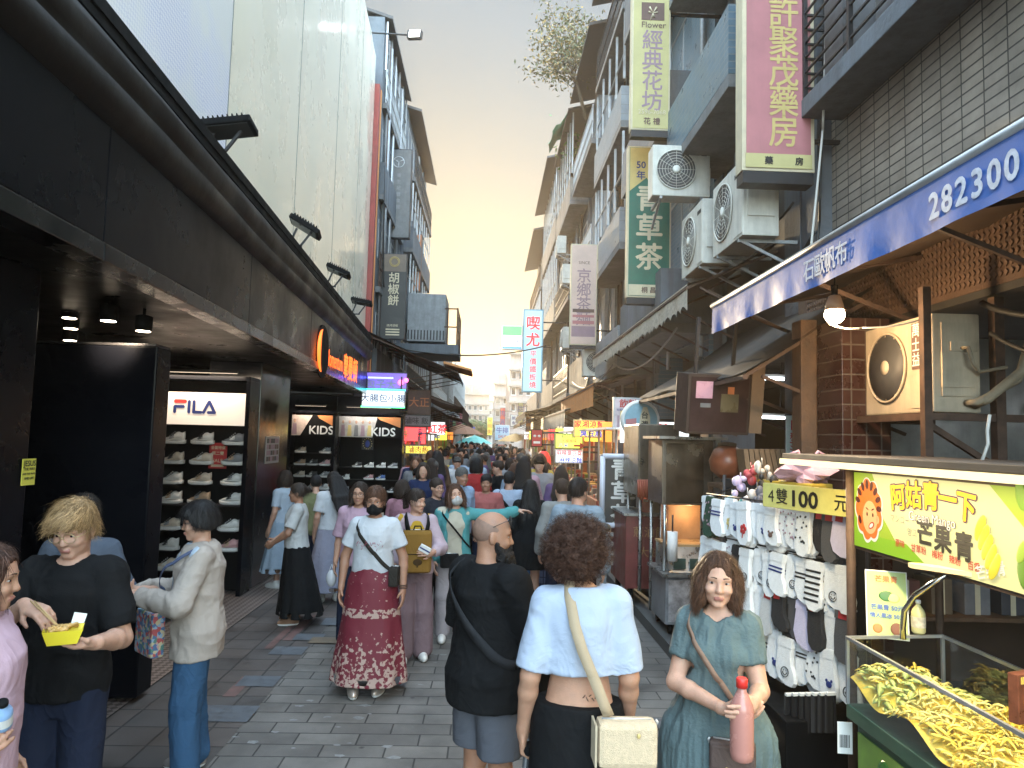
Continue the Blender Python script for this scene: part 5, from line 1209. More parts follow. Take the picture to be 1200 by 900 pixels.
# --- sock rack
A,B,C_=P(828,640,5.5),P(888,640,4.95),P(1004,640,4.2)
A=Vector((A.x,A.y,0));B=Vector((B.x,B.y,0));C_=Vector((C_.x,C_.y,0))
rk=thing('sock_rack','tall black wire rack carrying rows of hanging socks','rack',(B.x,B.y,.12))
def path(s):         # s in metres along the rack front
    l1=(B-A).length
    return (A+(B-A)*(s/l1),(B-A).normalized()) if s<l1 else (B+(C_-B)*((s-l1)/(C_-B).length),(C_-B).normalized())
LT=(B-A).length+(C_-B).length
bk=Vector((.25,.35,0))
m=MB()
for q,e in ((A,B),(B,C_)):m.add([q+bk+Vector((0,0,.15)),e+bk+Vector((0,0,.15)),e+bk+Vector((0,0,1.72)),q+bk+Vector((0,0,1.72)),q+bk*1.15+Vector((0,0,.15)),e+bk*1.15+Vector((0,0,.15)),e+bk*1.15+Vector((0,0,1.72)),q+bk*1.15+Vector((0,0,1.72))],[(0,1,2,3),(7,6,5,4),(0,4,5,1),(2,6,7,3),(0,3,7,4),(1,5,6,2)])
part(m,'back_cloth',mat('rack_black_cloth',(.012,.012,.013),.85,var=.3),rk)
m=MB()
for q in (A,B,C_):m.tube([q+bk+Vector((0,0,.12)),q+bk+Vector((0,0,1.75))],.016,8)
row_top=[1.60,1.30,1.05,.80]
for z in row_top:
    m.tube([A+Vector((0,0,z+.02)),B+Vector((0,0,z+.02)),C_+Vector((0,0,z+.02))],.007,6)
    for s in (.1,LT*.5,LT-.1):p,d=path(s);m.tube([p+Vector((0,0,z+.02)),p+bk+Vector((0,0,z+.05))],.006,6)
part(m,'rail',dkmetal,rk)
m=MB();m.box(B.x-.1,C_.x+.25,C_.y+.05,B.y+.2,.13,.42,ch=.01);part(m,'base_box',blackm,rk)
def sock_mesh(foot):
    o=[(-.042,0),(.042,0),(.043,-.08),(.05,-.115)]+([(.075,-.15),(.085,-.185),(.07,-.205),(.03,-.205),(-.02,-.185),(-.045,-.14)] if foot else [(.06,-.16),(.055,-.2),(.03,-.222),(-.01,-.218),(-.035,-.19),(-.044,-.12)])
    m=MB();n=len(o);c0=[(x*.92,-.006,z) for x,z in o];c1=[(x,.004,z) for x,z in o];c2=[(x*.95,.014,z) for x,z in o]
    m.add(c0+c1+c2,[tuple(reversed(range(n)))]+[(i,(i+1) % n,n+(i+1) % n,n+i) for i in range(n)]+[(n+i,n+(i+1) % n,2*n+(i+1) % n,2*n+i) for i in range(n)]+[tuple(2*n+i for i in range(n))])
    return m
SOCKM=[sock_mesh(1),sock_mesh(0)]
cuff=MB();cuff.box(-.043,.043,-.0085,.015,-.042,-.004)
band=MB();[band.box(-.043,.045,-.0085,-.004,-.075-k*.018,-.067-k*.018) for k in range(2)]
strp=MB();[strp.box(-.04,.044,-.0085,-.004,-.05-k*.026,-.040-k*.026) for k in range(6)]
smile=MB();smile.tube([(.02+.022*cos(a),-.009,-.15+.022*sin(a)) for a in [2*pi*k/16 for k in range(17)]],.002,4);smile.tube([(.02+.012*cos(a),-.009,-.15+.012*sin(a)) for a in [pi+pi*k/8 for k in range(9)]],.0018,4)
for s in (-1,1):smile.sphere((.02+s*.007,-.009,-.143),.0025,6)
flow=MB()
for k in range(5):flow.sphere((.02+.015*cos(k*1.257),-.009,-.14+.015*sin(k*1.257)),(.012,.003,.012),8)
flow.tube([(.02,-.009,-.15),(.012,-.009,-.185)],.002,4)
bear=MB();bear.sphere((.02,-.009,-.15),(.017,.003,.015),10);[bear.sphere((.02+s*.014,-.009,-.134),(.007,.003,.007),8) for s in (-1,1)]
dots=MB();r_=random.Random(5);[dots.sphere((r_.uniform(-.03,.035),-.009,r_.uniform(-.17,-.02)),(.006,.002,.006),6) for k in range(14)]
tagm=MB();tagm.box(-.022,.022,-.0095,-.0075,-.04,.006);
MOT={'a black smiley':(smile,'ink'),'a red flower':(flow,'red'),'a brown bear':(bear,'brown'),'two navy cuff bands':(band,'navy'),'black stripes':(strp,'ink'),'tiny mauve dots':(dots,'mauve'),'a yellow flower':(flow,'gold'),'a navy bear':(bear,'navy'),'a red tag':(tagm,'red'),'small black dots':(dots,'ink'),'black cuff bands':(band,'ink')}
SC={'white':(.72,.73,.74),'cream':(.62,.58,.5),'pale grey':(.5,.5,.5),'black':(.015,.015,.017),'charcoal':(.07,.07,.075),'dark green':(.012,.05,.03),'lilac':(.5,.46,.6)}
pool={}
def sock(i,s,z,col,mot,row,k):
    p,d=path(s);p=p+Vector((.03,.05,0))*i;rz=atan2(d.y,d.x);key=(mot,k % 2)
    lab=f'{col} sock with {mot}, {ORD[k]} from left in {["front", "rear"][i]} layer, {ORD[row]} rack row' if mot else f'plain {col} sock, {ORD[k]} from left in {["front", "rear"][i]} layer, {ORD[row]} rack row'
    off=Vector((sin(rz),-cos(rz),0))*(.012+.02*(k % 3))
    loc=(p.x+off.x,p.y+off.y,z+rng.uniform(-.012,.012));tilt=rng.uniform(-.12,.12)
    if key in pool:r=dup(pool[key],loc,0,lab)
    else:
        r=thing('sock',lab,'sock',loc,0,'socks hanging on the rack');SOCKM[k % 2].build('knit',white,r);
        m_=MB();m_.add(cuff.v,cuff.f);m_.build('cuff',white,r)
        if mot:q=MB();q.add(MOT[mot][0].v,MOT[mot][0].f);q.build('motif',M_[MOT[mot][1]],r)
        pool[key]=r
    r.rotation_euler=(radians(-6),tilt,rz);sc_=rng.uniform(1.15,1.38);r.scale=(sc_,1.6,sc_)
    for o in r.children:
        if not o.name.startswith('motif'):o.material_slots[0].link='OBJECT';o.material_slots[0].material=mat('sock_'+col.replace(' ','_'),SC[col],.9,var=.06,vs=60,bump=.3,bs=240)
mots=list(MOT)
for row,z in enumerate(row_top):
    n=[15,14,14,13][row]
    for k in range(n):
        s=.02+(LT-.08)*k/(n-1) ;c='white';mo=rng.choice(['a black smiley','tiny mauve dots','a brown bear','a red flower','small black dots',None,'a yellow flower','two navy cuff bands','a navy bear',None])
        if row==0 and k==1:c,mo='dark green','tiny mauve dots'
        if row==0 and k>=n-3:c,mo=rng.choice(['black','charcoal']),'a red tag'
        if row==0 and k==n-1:c='lilac'
        if row==1:c='white' if k != 4 else 'black';mo=rng.choice(['black stripes','a black smiley','a navy bear','two navy cuff bands',None,'black cuff bands']) if k>4 else mo
        if row==2:c='white' if k<6 else ['white','pale grey','black','charcoal','lilac','black','white','charcoal'][k-6];mo=(None if k<6 else rng.choice([None,'a red tag']))
        if row==3:c=rng.choice(['white','white','cream','pale grey']);mo=rng.choice(['a black smiley','black cuff bands','small black dots','black cuff bands','a navy bear'])
        sock(0,s,z,c,mo,row,k)
        if k<n-1:sock(1,s+LT/n*.5,z-.025,c,rng.choice([mo,None]) if row != 2 else None,row,k)
# yellow price board
p0,p1=P(895,584,4.72),P(1002,586,4.05);d=(p1-p0);d.z=0;rz=atan2(d.y,d.x)
sign('price_board','yellow board reading four pairs for 100 above the socks','sign',((p0.x+p1.x)/2,(p0.y+p1.y)/2,(p0.z+p1.z)/2),d.length,.155,.01,rz,mat('board_yellow',(.66,.62,.2),.5,var=.08,vs=12),M_['yellow'],
     [('4',.11,-d.length*.39,0,M_['ink'],.0),('雙',.105,-d.length*.26,0,M_['ink'],.01),('100',.135,-.01,0,M_['ink'],.03,1.15),('元',.105,d.length*.38,0,M_['ink'],.01)],rim=.003)
# clutter on top of the rack
p=P(945,558,4.9);root=thing('plastic_bag','crumpled pink plastic bag lying on top of the sock rack','bag',p)
m=MB();r_=random.Random(6);n=16;vs=[]
for i in range(10):
    t=pi*(i+.02)/9.04
    for k in range(n):a=2*pi*k/n;rr=1+.22*sin(a*3+i)+r_.uniform(-.12,.12);vs.append((.19*rr*sin(t)*cos(a),.12*rr*sin(t)*sin(a),.085*rr*cos(t)+.03))
m.add(vs,[(i*n+k,(i+1)*n+k,(i+1)*n+(k+1) % n,i*n+(k+1) % n) for i in range(9) for k in range(n)]);m.build('sack',mat('pink_plastic',(.6,.36,.4),.3,var=.1),root)
m=MB()
for s in (-1,1):m.tube([(s*.08,0,.08),(s*.12,-.02,.15),(s*.07,-.03,.17),(s*.03,0,.1)],.012,6)
m.build('handle',mat('pink_plastic',(.6,.36,.4)),root)
p=P(930,566,5.0);root=thing('yellow_crate','yellow plastic crate behind the price board','crate',(p.x,p.y,p.z-.05),rz)
m=MB();m.box(-.25,.25,-.1,.1,-.06,.06,ch=.01);m.build('body',mat('crate_yellow',(.55,.38,.05),.45,var=.15),root);m=MB();[m.box(-.22+.11*k,-.15+.11*k,-.106,-.1,-.03,.03) for k in range(5)];m.build('slot',blackm,root)
r_=random.Random(11);cl=[(.5,.42,.6),(.4,.06,.07),(.55,.5,.42),(.1,.3,.28),(.6,.55,.5),(.03,.03,.03),(.12,.12,.14)]
for k,(px,py,Y) in enumerate([(868,565,5.2),(880,553,5.2),(893,548,5.1),(858,585,5.3),(876,583,5.1),(899,562,5.1),(887,577,5.0)]):
    p=P(px,py,Y);root=thing('hair_tie_bundle',['lilac','red','beige','teal','cream','black','grey'][k]+' bundle of hanging trinkets beside the left end of the price board','trinket bundle',p,0,'trinkets hung at the top of the sock rack')
    m=MB();m.tube([(0,0,.07),(0,0,.02)],.004,5)
    for j in range(7):m.sphere((r_.gauss(0,.03),r_.gauss(0,.02),r_.gauss(-.03,.035)),(r_.uniform(.015,.035),.02,r_.uniform(.02,.045)),9)
    m.build('bundle',mat('trinket_%d' % k,cl[k],.5,var=.2,vs=30),root)
for k in range(7):
    p=P(925+k*8,835,4.35-k*.03);root=thing('sock_packet',f'glossy black sealed sock packet, {ORD[k]} from the left under the bottom sock row','packet',p,.2,'packets under the sock rows')
    m=MB();nv=6;vs=[(-.035+.07*i/nv,-.01*sin(pi*i/nv)-.006*sin(i*2.3+k),z) for z in (-.11,-.04,.03,.1) for i in range(nv+1)];m.add(vs,[(j*7+i,j*7+i+1,(j+1)*7+i+1,(j+1)*7+i) for j in range(3) for i in range(nv)],0,True);m.build('sleeve',mat('gloss_black_film',(.02,.02,.022),.1,var=0),root)
    m=MB();m.box(-.03,.03,-.02,.0,.1,.115);m.build('hanger_card',M_['whitel'],root)

# --- steel food carts
fc=thing('food_cart','stainless steel food cart with a hood, warm lit glass case and wheels','food cart',(2.0,7.6,.12))
def cp(m,n,mt,label=None):return part(m,n,mt,fc,label)
dst=mat('tarnished_steel',(.13,.11,.088),.35,metal=.7,var=.3,vs=5,streak=.5)
x0=P(776,550,7.3).x;x1=P(836,550,7.3).x;zt,zb_=P(800,515,7.3).z,P(800,592,7.3).z
m=MB();m.box(x0,x1,7.3,7.95,zb_,zt,ch=.012);cp(m,'hood',dst);m=MB();m.box(x0-.05,x1+.12,7.22,8.0,zt+.002,zt+.03);cp(m,'hood_lid',steel)
m=MB();m.box(x1+.01,x1+.07,7.27,7.33,zb_,zt);cp(m,'hood_trim',steel)
m=MB();m.quad((x0+.04,7.296,zb_+.02),(x1-.1,7.296,zb_+.02),(x1-.1,7.296,zt-.04),(x0+.04,7.296,zt-.04));cp(m,'hood_panel',mat('dull_mirror',(.15,.12,.09),.2,metal=.85,var=.3,vs=4))
y0c=P(800,570,7.4).z
wg=mat('warm_glass_back',(.36,.21,.11),.5,var=.3,vs=4)
m=MB();m.box(x0+.1,x1,7.75,7.77,.98,zb_-.003);cp(m,'lit_backboard',wg)
m=MB();m.quad((x0+.08,7.35,.98),(x0+.08,7.75,.98),(x0+.08,7.75,zb_-.005),(x0+.08,7.35,zb_-.005));m.quad((x0+.085,7.345,.98),(x1,7.345,.98),(x1,7.345,zb_-.005),(x0+.085,7.345,zb_-.005));cp(m,'glass',gl)
m=MB();m.box(x0+.05,x1+.05,7.34,7.8,.955,.979);cp(m,'counter',mat('warm_counter',(.45,.3,.15),.3,var=.2))
m=MB();m.add([(x0+.06,7.22,.72),(x1+.05,7.22,.72),(x1+.05,7.34,.955),(x0+.06,7.34,.955),(x0+.06,7.8,.72),(x1+.05,7.8,.72),(x1+.05,7.8,.955),(x0+.06,7.8,.955)],[(0,1,2,3),(3,2,6,7),(0,3,7,4),(1,5,6,2),(5,4,7,6),(0,4,5,1)]);cp(m,'griddle_front',steel)
m=MB()
for k in range(3):m.box(x0+.1+k*.16,x0+.22+k*.16,7.2,7.222,.76,.86)
cp(m,'control_plate',mat('control_green',(.03,.07,.06),.4,var=.3))
m=MB();m.box(x0-.02,x1+.1,7.15,7.85,.685,.716);cp(m,'shelf',steel)
m=MB();m.box(x0+.02,x1+.08,7.2,7.82,.22,.683,ch=.01);cp(m,'cabinet',mat('cart_poster_grey',(.2,.2,.21),.4,var=.5,vs=6))
m=MB();m.box(x0+.05,x1+.05,7.192,7.199,.25,.65);cp(m,'poster',mat('cart_poster',(.32,.3,.3),.4,var=.6,vs=9))
for (x,y) in ((x0+.08,7.26),(x1,7.26),(x0+.08,7.76),(x1,7.76)):
    m=MB();m.lathe([(.02,-.015),(.045,-.015),(.045,.015),(.02,.015)],14,Matrix.Translation((x,y,.165)) @ Matrix.Rotation(pi/2,4,'Y'));m.box(x-.02,x+.02,y-.02,y+.02,.19,.22);cp(m,'wheel',blackm)
m=MB();m.tube([(x0+.03,7.3,.72),(x0+.03,7.3,zb_)],.018,8);m.tube([(x1+.03,7.85,.72),(x1+.03,7.85,zb_)],.018,8);m.tube([(x0+.03,7.9,.2),(x0+.03,7.9,zb_)],.018,8);cp(m,'post',steel)
l=bpy.data.lights.new('case_lamp','POINT');l.energy=2;l.color=(1,.6,.3);l.shadow_soft_size=.04;lo=bpy.data.objects.new('case_lamp',l);COL.objects.link(lo);lo.location=((x0+x1)/2+.1,7.55,zb_-.1)
for k,(px,py) in enumerate([(783,562),(788,560),(793,565)]):
    p=P(px,py,7.75);root=thing('bare_bulb',['small bare warm bulb hung left in the food cart','small bare warm bulb hung in the middle of the food cart','small bare warm bulb hung right in the food cart'][k],'bulb',p)
    m=MB();m.sphere((0,0,0),.022,10);m.build('bulb',glow('warm_bulb',(1,.75,.4),12),root);m=MB();m.lathe([(.012,.018),(.012,.05)],8);m.tube([(0,0,.05),(0,0,.12)],.004,5);m.build('socket',blackm,root)
fc2=thing('food_cart','red-panelled food cart with a tall tarnished hood further along','food cart',(1.9,9,.12))
xa2,xb2=P(748,540,8.3).x,P(796,540,8.3).x;zt2,zb2=P(770,497,8.3).z,P(770,582,8.3).z
def cp2(m,n,mt):return part(m,n,mt,fc2)
m=MB();m.box(xa2,xb2,8.3,9.2,zb2,zt2,ch=.015);cp2(m,'hood',dst)
xr0,xr1=P(733,650,8.5).x,P(788,650,8.5).x
m=MB();m.box(xr0,xr1,8.5,9.5,.3,P(760,605,8.5).z,ch=.01);cp2(m,'cabinet',mat('cart_red',(.16,.035,.03),.45,var=.35,vs=5,streak=.3))
m=MB();m.text('蔥油餅',.13,Matrix.Translation(((xr0+xr1)/2,8.494,.95)),0,.01);m.text('大餅',.13,Matrix.Translation(((xr0+xr1)/2,8.494,.72)),0,.01);cp2(m,'lettering',mat('faded_gold_letter',(.3,.16,.07),.5))
for (x,y) in ((xr0+.08,8.6),(xr1-.08,8.6),(xr0+.08,9.4),(xr1-.08,9.4)):
    m=MB();m.lathe([(.03,-.02),(.09,-.02),(.09,.02),(.03,.02)],16,Matrix.Translation((x,y,.21)) @ Matrix.Rotation(pi/2,4,'Y'));cp2(m,'wheel',blackm)
m=MB();[m.tube([(x,y,.3),(x,y,zb2+.01)],.02,8) for x,y in ((xa2+.05,8.4),(xb2-.04,8.4),(xa2+.05,9.1))];cp2(m,'post',steel)
m=MB();zc_=P(760,605,8.5).z;m.box(xr0-.03,xr1+.03,8.46,9.5,zc_+.002,zc_+.03);cp2(m,'counter',steel)
for k in range(8):
    p=P(748+k*2.6,562,8.25);o=MB().tube([(0,0,.0),(.004,0,-.1),(0,0,-.2-.03*(k % 3))],[.012,.016,.01],7).build('sausage',mat('sausage_red',(.3,.07,.04),.35,var=.25),None,p);tag(o,f'red-brown sausage, {ORD[k]} from the left in the hanging row under the tall hood','sausage','sausages hanging from the food cart')
for k,(px,py,c_) in enumerate([(758,596,(.6,.25,.2)),(768,598,(.5,.42,.3)),(778,602,(.55,.5,.45))]):
    p=P(px,py,8.7);root=thing('food_tub',['pink','tan','white'][k]+' food tub with a lid standing on the red cart counter','tub',(p.x,p.y,zc_+.031));m=MB();m.lathe([(.07,0),(.09,.12),(.092,.125)],14);m.build('bowl',mat('tub_%d' % k,c_,.5),root);m=MB();m.lathe([(.095,.126),(.09,.145),(.02,.15)],14);m.build('lid',white,root)
p=P(788,640,7.1);root=thing('paper_roll','white paper roll hanging between the two carts','paper roll',p);m=MB();m.lathe([(.05,-.14),(.05,.14)],14);m.build('roll',white,root);m=MB();m.tube([(0,0,.14),(0,0,.3)],.008,6);m.build('hanger',dkmetal,root)
# light-box sign on feet
c,w_,h=box_px(703,533,749,617,9.35)
def ex(root,w_,h,d):
    m=MB();q=.02;
    for a,b in (((-w_/2+q,h/2-q),(w_/2-q,h/2-q)),((-w_/2+q,-h/2+q),(w_/2-q,-h/2+q)),((-w_/2+q,-h/2+q),(-w_/2+q,h/2-q)),((w_/2-q,-h/2+q),(w_/2-q,h/2-q))):m.tube([(a[0],-d/2,a[1]),(b[0],-d/2,b[1])],.035,10)
    m.build('tube_rim',mat('rim_lilac_white',(.6,.6,.68),.4,var=.05),root)
    m=MB()
    for s in (-1,1):m.bar((s*w_*.35,0,-h/2),(s*w_*.35,0,.125-c.z if c.x>1.74 else .02-c.z),.04);m.bar((s*w_*.35,-.2,.03-c.z),(s*w_*.35,.2,.03-c.z),.04)
    for k in range(4):m.bar((-w_*.4,0,-h/2-.1-k*.12),(w_*.4,0,-h/2-.1-k*.12),.05)
    m.build('stand',galv,root)
sign('standing_sign','standing sign with silver herbal tea characters in a pale rounded frame','sign',c,w_,h,.14,0,M_['dark'],M_['grey'],vt('青草茶',.29,.03,h/2-.04,.29,M_['silver'],.02,1.15),extra=ex)
# dark reflective sign box under the grey canopy
c,w_,h=box_px(797,438,872,507,6.5)
def ex(root,w_,h,d):
    m=MB();m.box(-w_*.38,-w_*.12,-d/2-.012,-d/2-.006,h*.1,h*.38,0);m.box(-w_*.3,-w_*.14,-d/2-.012,-d/2-.006,-h*.05,h*.02,1);m.box(w_*.02,w_*.3,-d/2-.012,-d/2-.006,-h*.12,h*.18,2);m.box(w_*.12,w_*.22,-d/2-.014,-d/2-.008,h*.18,h*.3,3);m.build('screen_picture',[mat('scr_pink',(.35,.2,.22),.3,emit=(.5,.25,.3),es=.25),M_['grey'],mat('scr_olive',(.14,.12,.07),.3),M_['orange']],root)  # patches paint the screen's pinkish reflection, one of them glowing
    m=MB();m.box(w_/2+.003,w_/2+.12,-d/2,d/2,-h/2+.02,h/2+.1);m.build('side_board',mat('board_cream',(.25,.17,.11),.6,var=.15),root)
    m=MB();m.bar((-w_*.3,0,h/2),(-w_*.3,0,h/2+.5),.03);m.bar((w_*.3,0,h/2),(w_*.3,0,h/2+.7),.03);m.build('hanger',dkmetal,root)
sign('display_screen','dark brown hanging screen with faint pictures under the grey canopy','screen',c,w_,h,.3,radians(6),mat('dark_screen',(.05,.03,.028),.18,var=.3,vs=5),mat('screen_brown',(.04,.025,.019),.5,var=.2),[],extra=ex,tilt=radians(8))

# --- bulb, old air conditioner, paper sign, interior
p=P(978,369,4.5);root=thing('light_bulb','glowing bare white bulb hanging by the tiled pillar','light bulb',p)
m=MB();m.sphere((0,0,0),(.062,.062,.058),16);m.build('bulb',glow('big_bulb',(1,.86,.62),14),root)
m=MB();m.lathe([(.06,.03),(.052,.07),(.035,.12),(.025,.125)],16);m.build('neck',mat('bulb_neck',(.55,.3,.17),.5),root)
m=MB();m.lathe([(.02,.12),(.022,.19)],10);m.tube([(0,0,.19),(.01,0,.4),(-.05,.1,.52)],.005,5);m.build('socket',blackm,root)
l=bpy.data.lights.new('bulb_light','POINT');l.energy=22;l.color=(1,.66,.34);l.shadow_soft_size=.06;lo=bpy.data.objects.new('bulb_light',l);COL.objects.link(lo);lo.parent=root;lo.location=(0,-.0,-.09)
ac_w=mat('yellowed_casing',(.5,.42,.31),.6,var=.15,streak=.3)
root=ac_unit('old yellowed condenser with a red paper strip on a steel bracket',(2.9,4.8,2.23),.80,-pi/2,ac_w,'old air conditioner',h=.62,bracket=False)
m=MB();m.box(.2,.31,-.165,-.158,.28,.58);m.build('paper_strip',M_['brown'],root);m=MB()
for i,ch in enumerate('萬士益'):m.text(ch,.095,Matrix.Translation((.255,-.168,.53-i*.095)),0,.01)
m.build('strip_lettering',M_['whitel'],root)
m=MB();m.lathe([(.215,0),(.215,.012),(.0,.014)],30,Matrix.Translation((-.4+.25+.04,-.155,.32)) @ Matrix.Rotation(pi/2,4,'X'));m.build('dark_opening',mat('dark_fan',(.06,.06,.062)),root)
m=MB();m.tube([(.42,.02,.40),(.47,.03,.40),(.5,.04,.3),(.46,.1,.25),(.5,.25,.28)],.012,7);m.tube([(.41,.1,.05),(.5,.12,.08),(.55,.3,.25),(.5,.4,.45)],.03,8);m.tube([(.41,.05,.06),(.48,.07,.06),(.52,.3,.2),(.48,.42,.44)],.022,8);m.build('pipe',mat('pipe_lagging',(.3,.25,.18),.8,var=.3),root)
m=MB();m.box(.403,.425,-.05,.12,.38,.44,ch=.004);m.box(.403,.412,-.1,.12,.1,.56);m.build('terminal_cover',ac_w,root)
tagb=thing('steel_bracket','rusty angle-iron bracket carrying the old condenser','bracket',(2.90,4.4,2.2))
m=MB();m.bar((2.68,4.36,1.95),(2.68,4.36,3.0),.05);m.bar((3.13,4.36,1.9),(3.13,4.36,3.0),.06);m.bar((2.68,4.36,2.2),(3.28,4.36,2.2),.045);m.bar((2.68,5.25,2.2),(3.28,5.25,2.2),.045);m.bar((2.70,4.36,2.2),(2.70,5.3,2.2),.045);m.bar((2.70,4.4,2.16),(3.13,4.4,1.9),.035);part(m,'angle_iron',rust,tagb)
pp=P(931,521,6.2);sign('paper_sign','pale vertical paper sign with red characters on the timber post','sign',pp,.15,.5,.01,0,mat('paper_pale',(.45,.5,.46),.7,var=.1),white,vt('巨型波斯',.1,0,.22,.11,M_['red'],.01),rim=.002)
def tube_lamp(px,py,Y,L_,label,rz=0):
    p=P(px,py,Y);root=thing('fluorescent_lamp',label,'lamp',p,rz);m=MB();m.tube([(-L_/2,0,0),(L_/2,0,0)],.016,8);m.build('tube',glow('cold_tube',(.85,.95,1),5),root);m=MB();m.box(-L_/2,L_/2,-.03,.03,.02,.05);m.build('housing',white,root)
    m=MB();m.tube([(-L_*.4,0,.05),(-L_*.4,0,max(.1,2.95-p.z))],.006,5);m.tube([(L_*.4,0,.05),(L_*.4,0,max(.1,2.95-p.z))],.006,5);m.build('hanger',dkmetal,root)
    l=bpy.data.lights.new('tube_light','POINT');l.energy=2;l.color=(.9,.95,1);l.shadow_soft_size=.15;lo=bpy.data.objects.new('tube_light',l);COL.objects.link(lo);lo.parent=root;lo.location=(0,0,-.05)
tube_lamp(906,444,8.2,.25,'short cold tube lamp in the dim shop behind the screen');tube_lamp(893,489,9.3,.6,'cold tube lamp deep in the dim shop');tube_lamp(1106,483,6.0,.5,'cold tube lamp under the old condenser');tube_lamp(1196,474,6.0,.4,'cold tube lamp at the right edge of the dim shop')
# dim back-of-shop partition and goods
root=thing('partition','dim wooden partition and shelving behind the stalls','partition',(4.2,6,.12))
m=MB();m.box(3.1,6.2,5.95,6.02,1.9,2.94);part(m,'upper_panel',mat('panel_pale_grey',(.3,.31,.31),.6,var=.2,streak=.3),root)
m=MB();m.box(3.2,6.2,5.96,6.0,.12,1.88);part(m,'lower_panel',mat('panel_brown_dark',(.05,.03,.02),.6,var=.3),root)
m=MB()
for z in (.7,1.25,1.8):m.box(2.9,5.2,5.5,5.94,z,z+.03)
part(m,'shelf',wood_old,root)
r_=random.Random(21)
for k in range(16):
    z=(.731,1.281)[k % 2];w_=r_.uniform(.12,.24);h=r_.uniform(.15,.35);c_=r_.choice([(.12,.09,.06),(.2,.15,.1),(.06,.06,.07),(.16,.16,.17),(.14,.05,.04)])
    root=thing('carton',f'dim carton, {ORD[k // 2]} from the left on the {["lower", "upper"][k % 2]} shelf in the dim shop','carton',(2.98+(k // 2)*.28,5.72,z),0,'cartons on the dim shelves')
    m=MB();m.box(-w_/2,w_/2,-.12,.12,0,h,ch=.005);m.build('box',mat('carton_%d%d' % (int(c_[0]*100),int(c_[2]*100)),c_,.7,var=.25),root);m=MB();m.box(-.02,.02,-.124,-.12,0,h);m.box(-.02,.02,-.12,.12,h,h+.003);m.build('tape',M_['cream'],root)
# cardboard sheets and a red pot behind the cart hood
for k in range(8):
    p=P(872+k*6.5,548,6.6);root=tag(MB().box(-.02,.02,-.1,.1,-.16,.17,M=Matrix.Rotation(-.12-.02*k,4,'Y')).build('cardboard_sheet',mat('cardboard',(.3,.2,.12),.8,var=.2),None,p),f'folded cardboard sheet, {ORD[k]} from the left in the stack behind the sock rack','cardboard','cardboard sheets behind the sock rack')
p=P(852,540,6.9);root=thing('clay_jar','rounded red-brown jar beside the steel hood','jar',p);m=MB();m.lathe([(.06,-.17),(.15,-.1),(.17,0),(.13,.1),(.08,.14)],18);m.build('pot',mat('jar_red',(.24,.08,.04),.4,var=.3),root);m=MB();m.lathe([(.09,.14),(.085,.17),(.02,.18)],16);m.build('lid',wood_old,root)
root=thing('goods_shelf','wooden shelf carrying the jar and cardboard behind the stalls','shelf',(2.3,6.8,1.4));zq=P(880,566,6.7).z;m=MB();m.box(P(840,560,6.8).x,P(930,560,6.8).x,6.4,7.1,zq-.06,zq-.02);part(m,'board',wood_old,root);m=MB();[m.bar((x,y,.12),(x,y,zq-.06),.04) for x in (P(842,560,6.8).x,P(928,560,6.8).x) for y in (6.45,7.05)];part(m,'leg',wood_old,root)
# yarn hook hanging above the mango stall
m=MB();m.tube([P(1160,486,3.4),P(1157,505,3.4),P(1158,520,3.4),P(1148,548,3.4)],.008,6);tag(m.build('rope',cable_w),'pale cord with a hook hanging over the mango stall roof','rope')
cable('wire running from the bulb to the old condenser',[P(970,378,4.5),P(1010,384,4.5),P(1086,372,4.4)],.006,cable_w,.02)
cable('thick black cable sagging along the shop lintel',[(3.0,4.3,2.9),(2.98,3.4,2.75),(3.0,2.6,2.85)],.02,None,.08)
cable('second black cable hanging in loops under the lintel',[(2.98,4.2,2.7),(2.96,3.2,2.55),(3.0,2.4,2.7)],.014,None,.12)
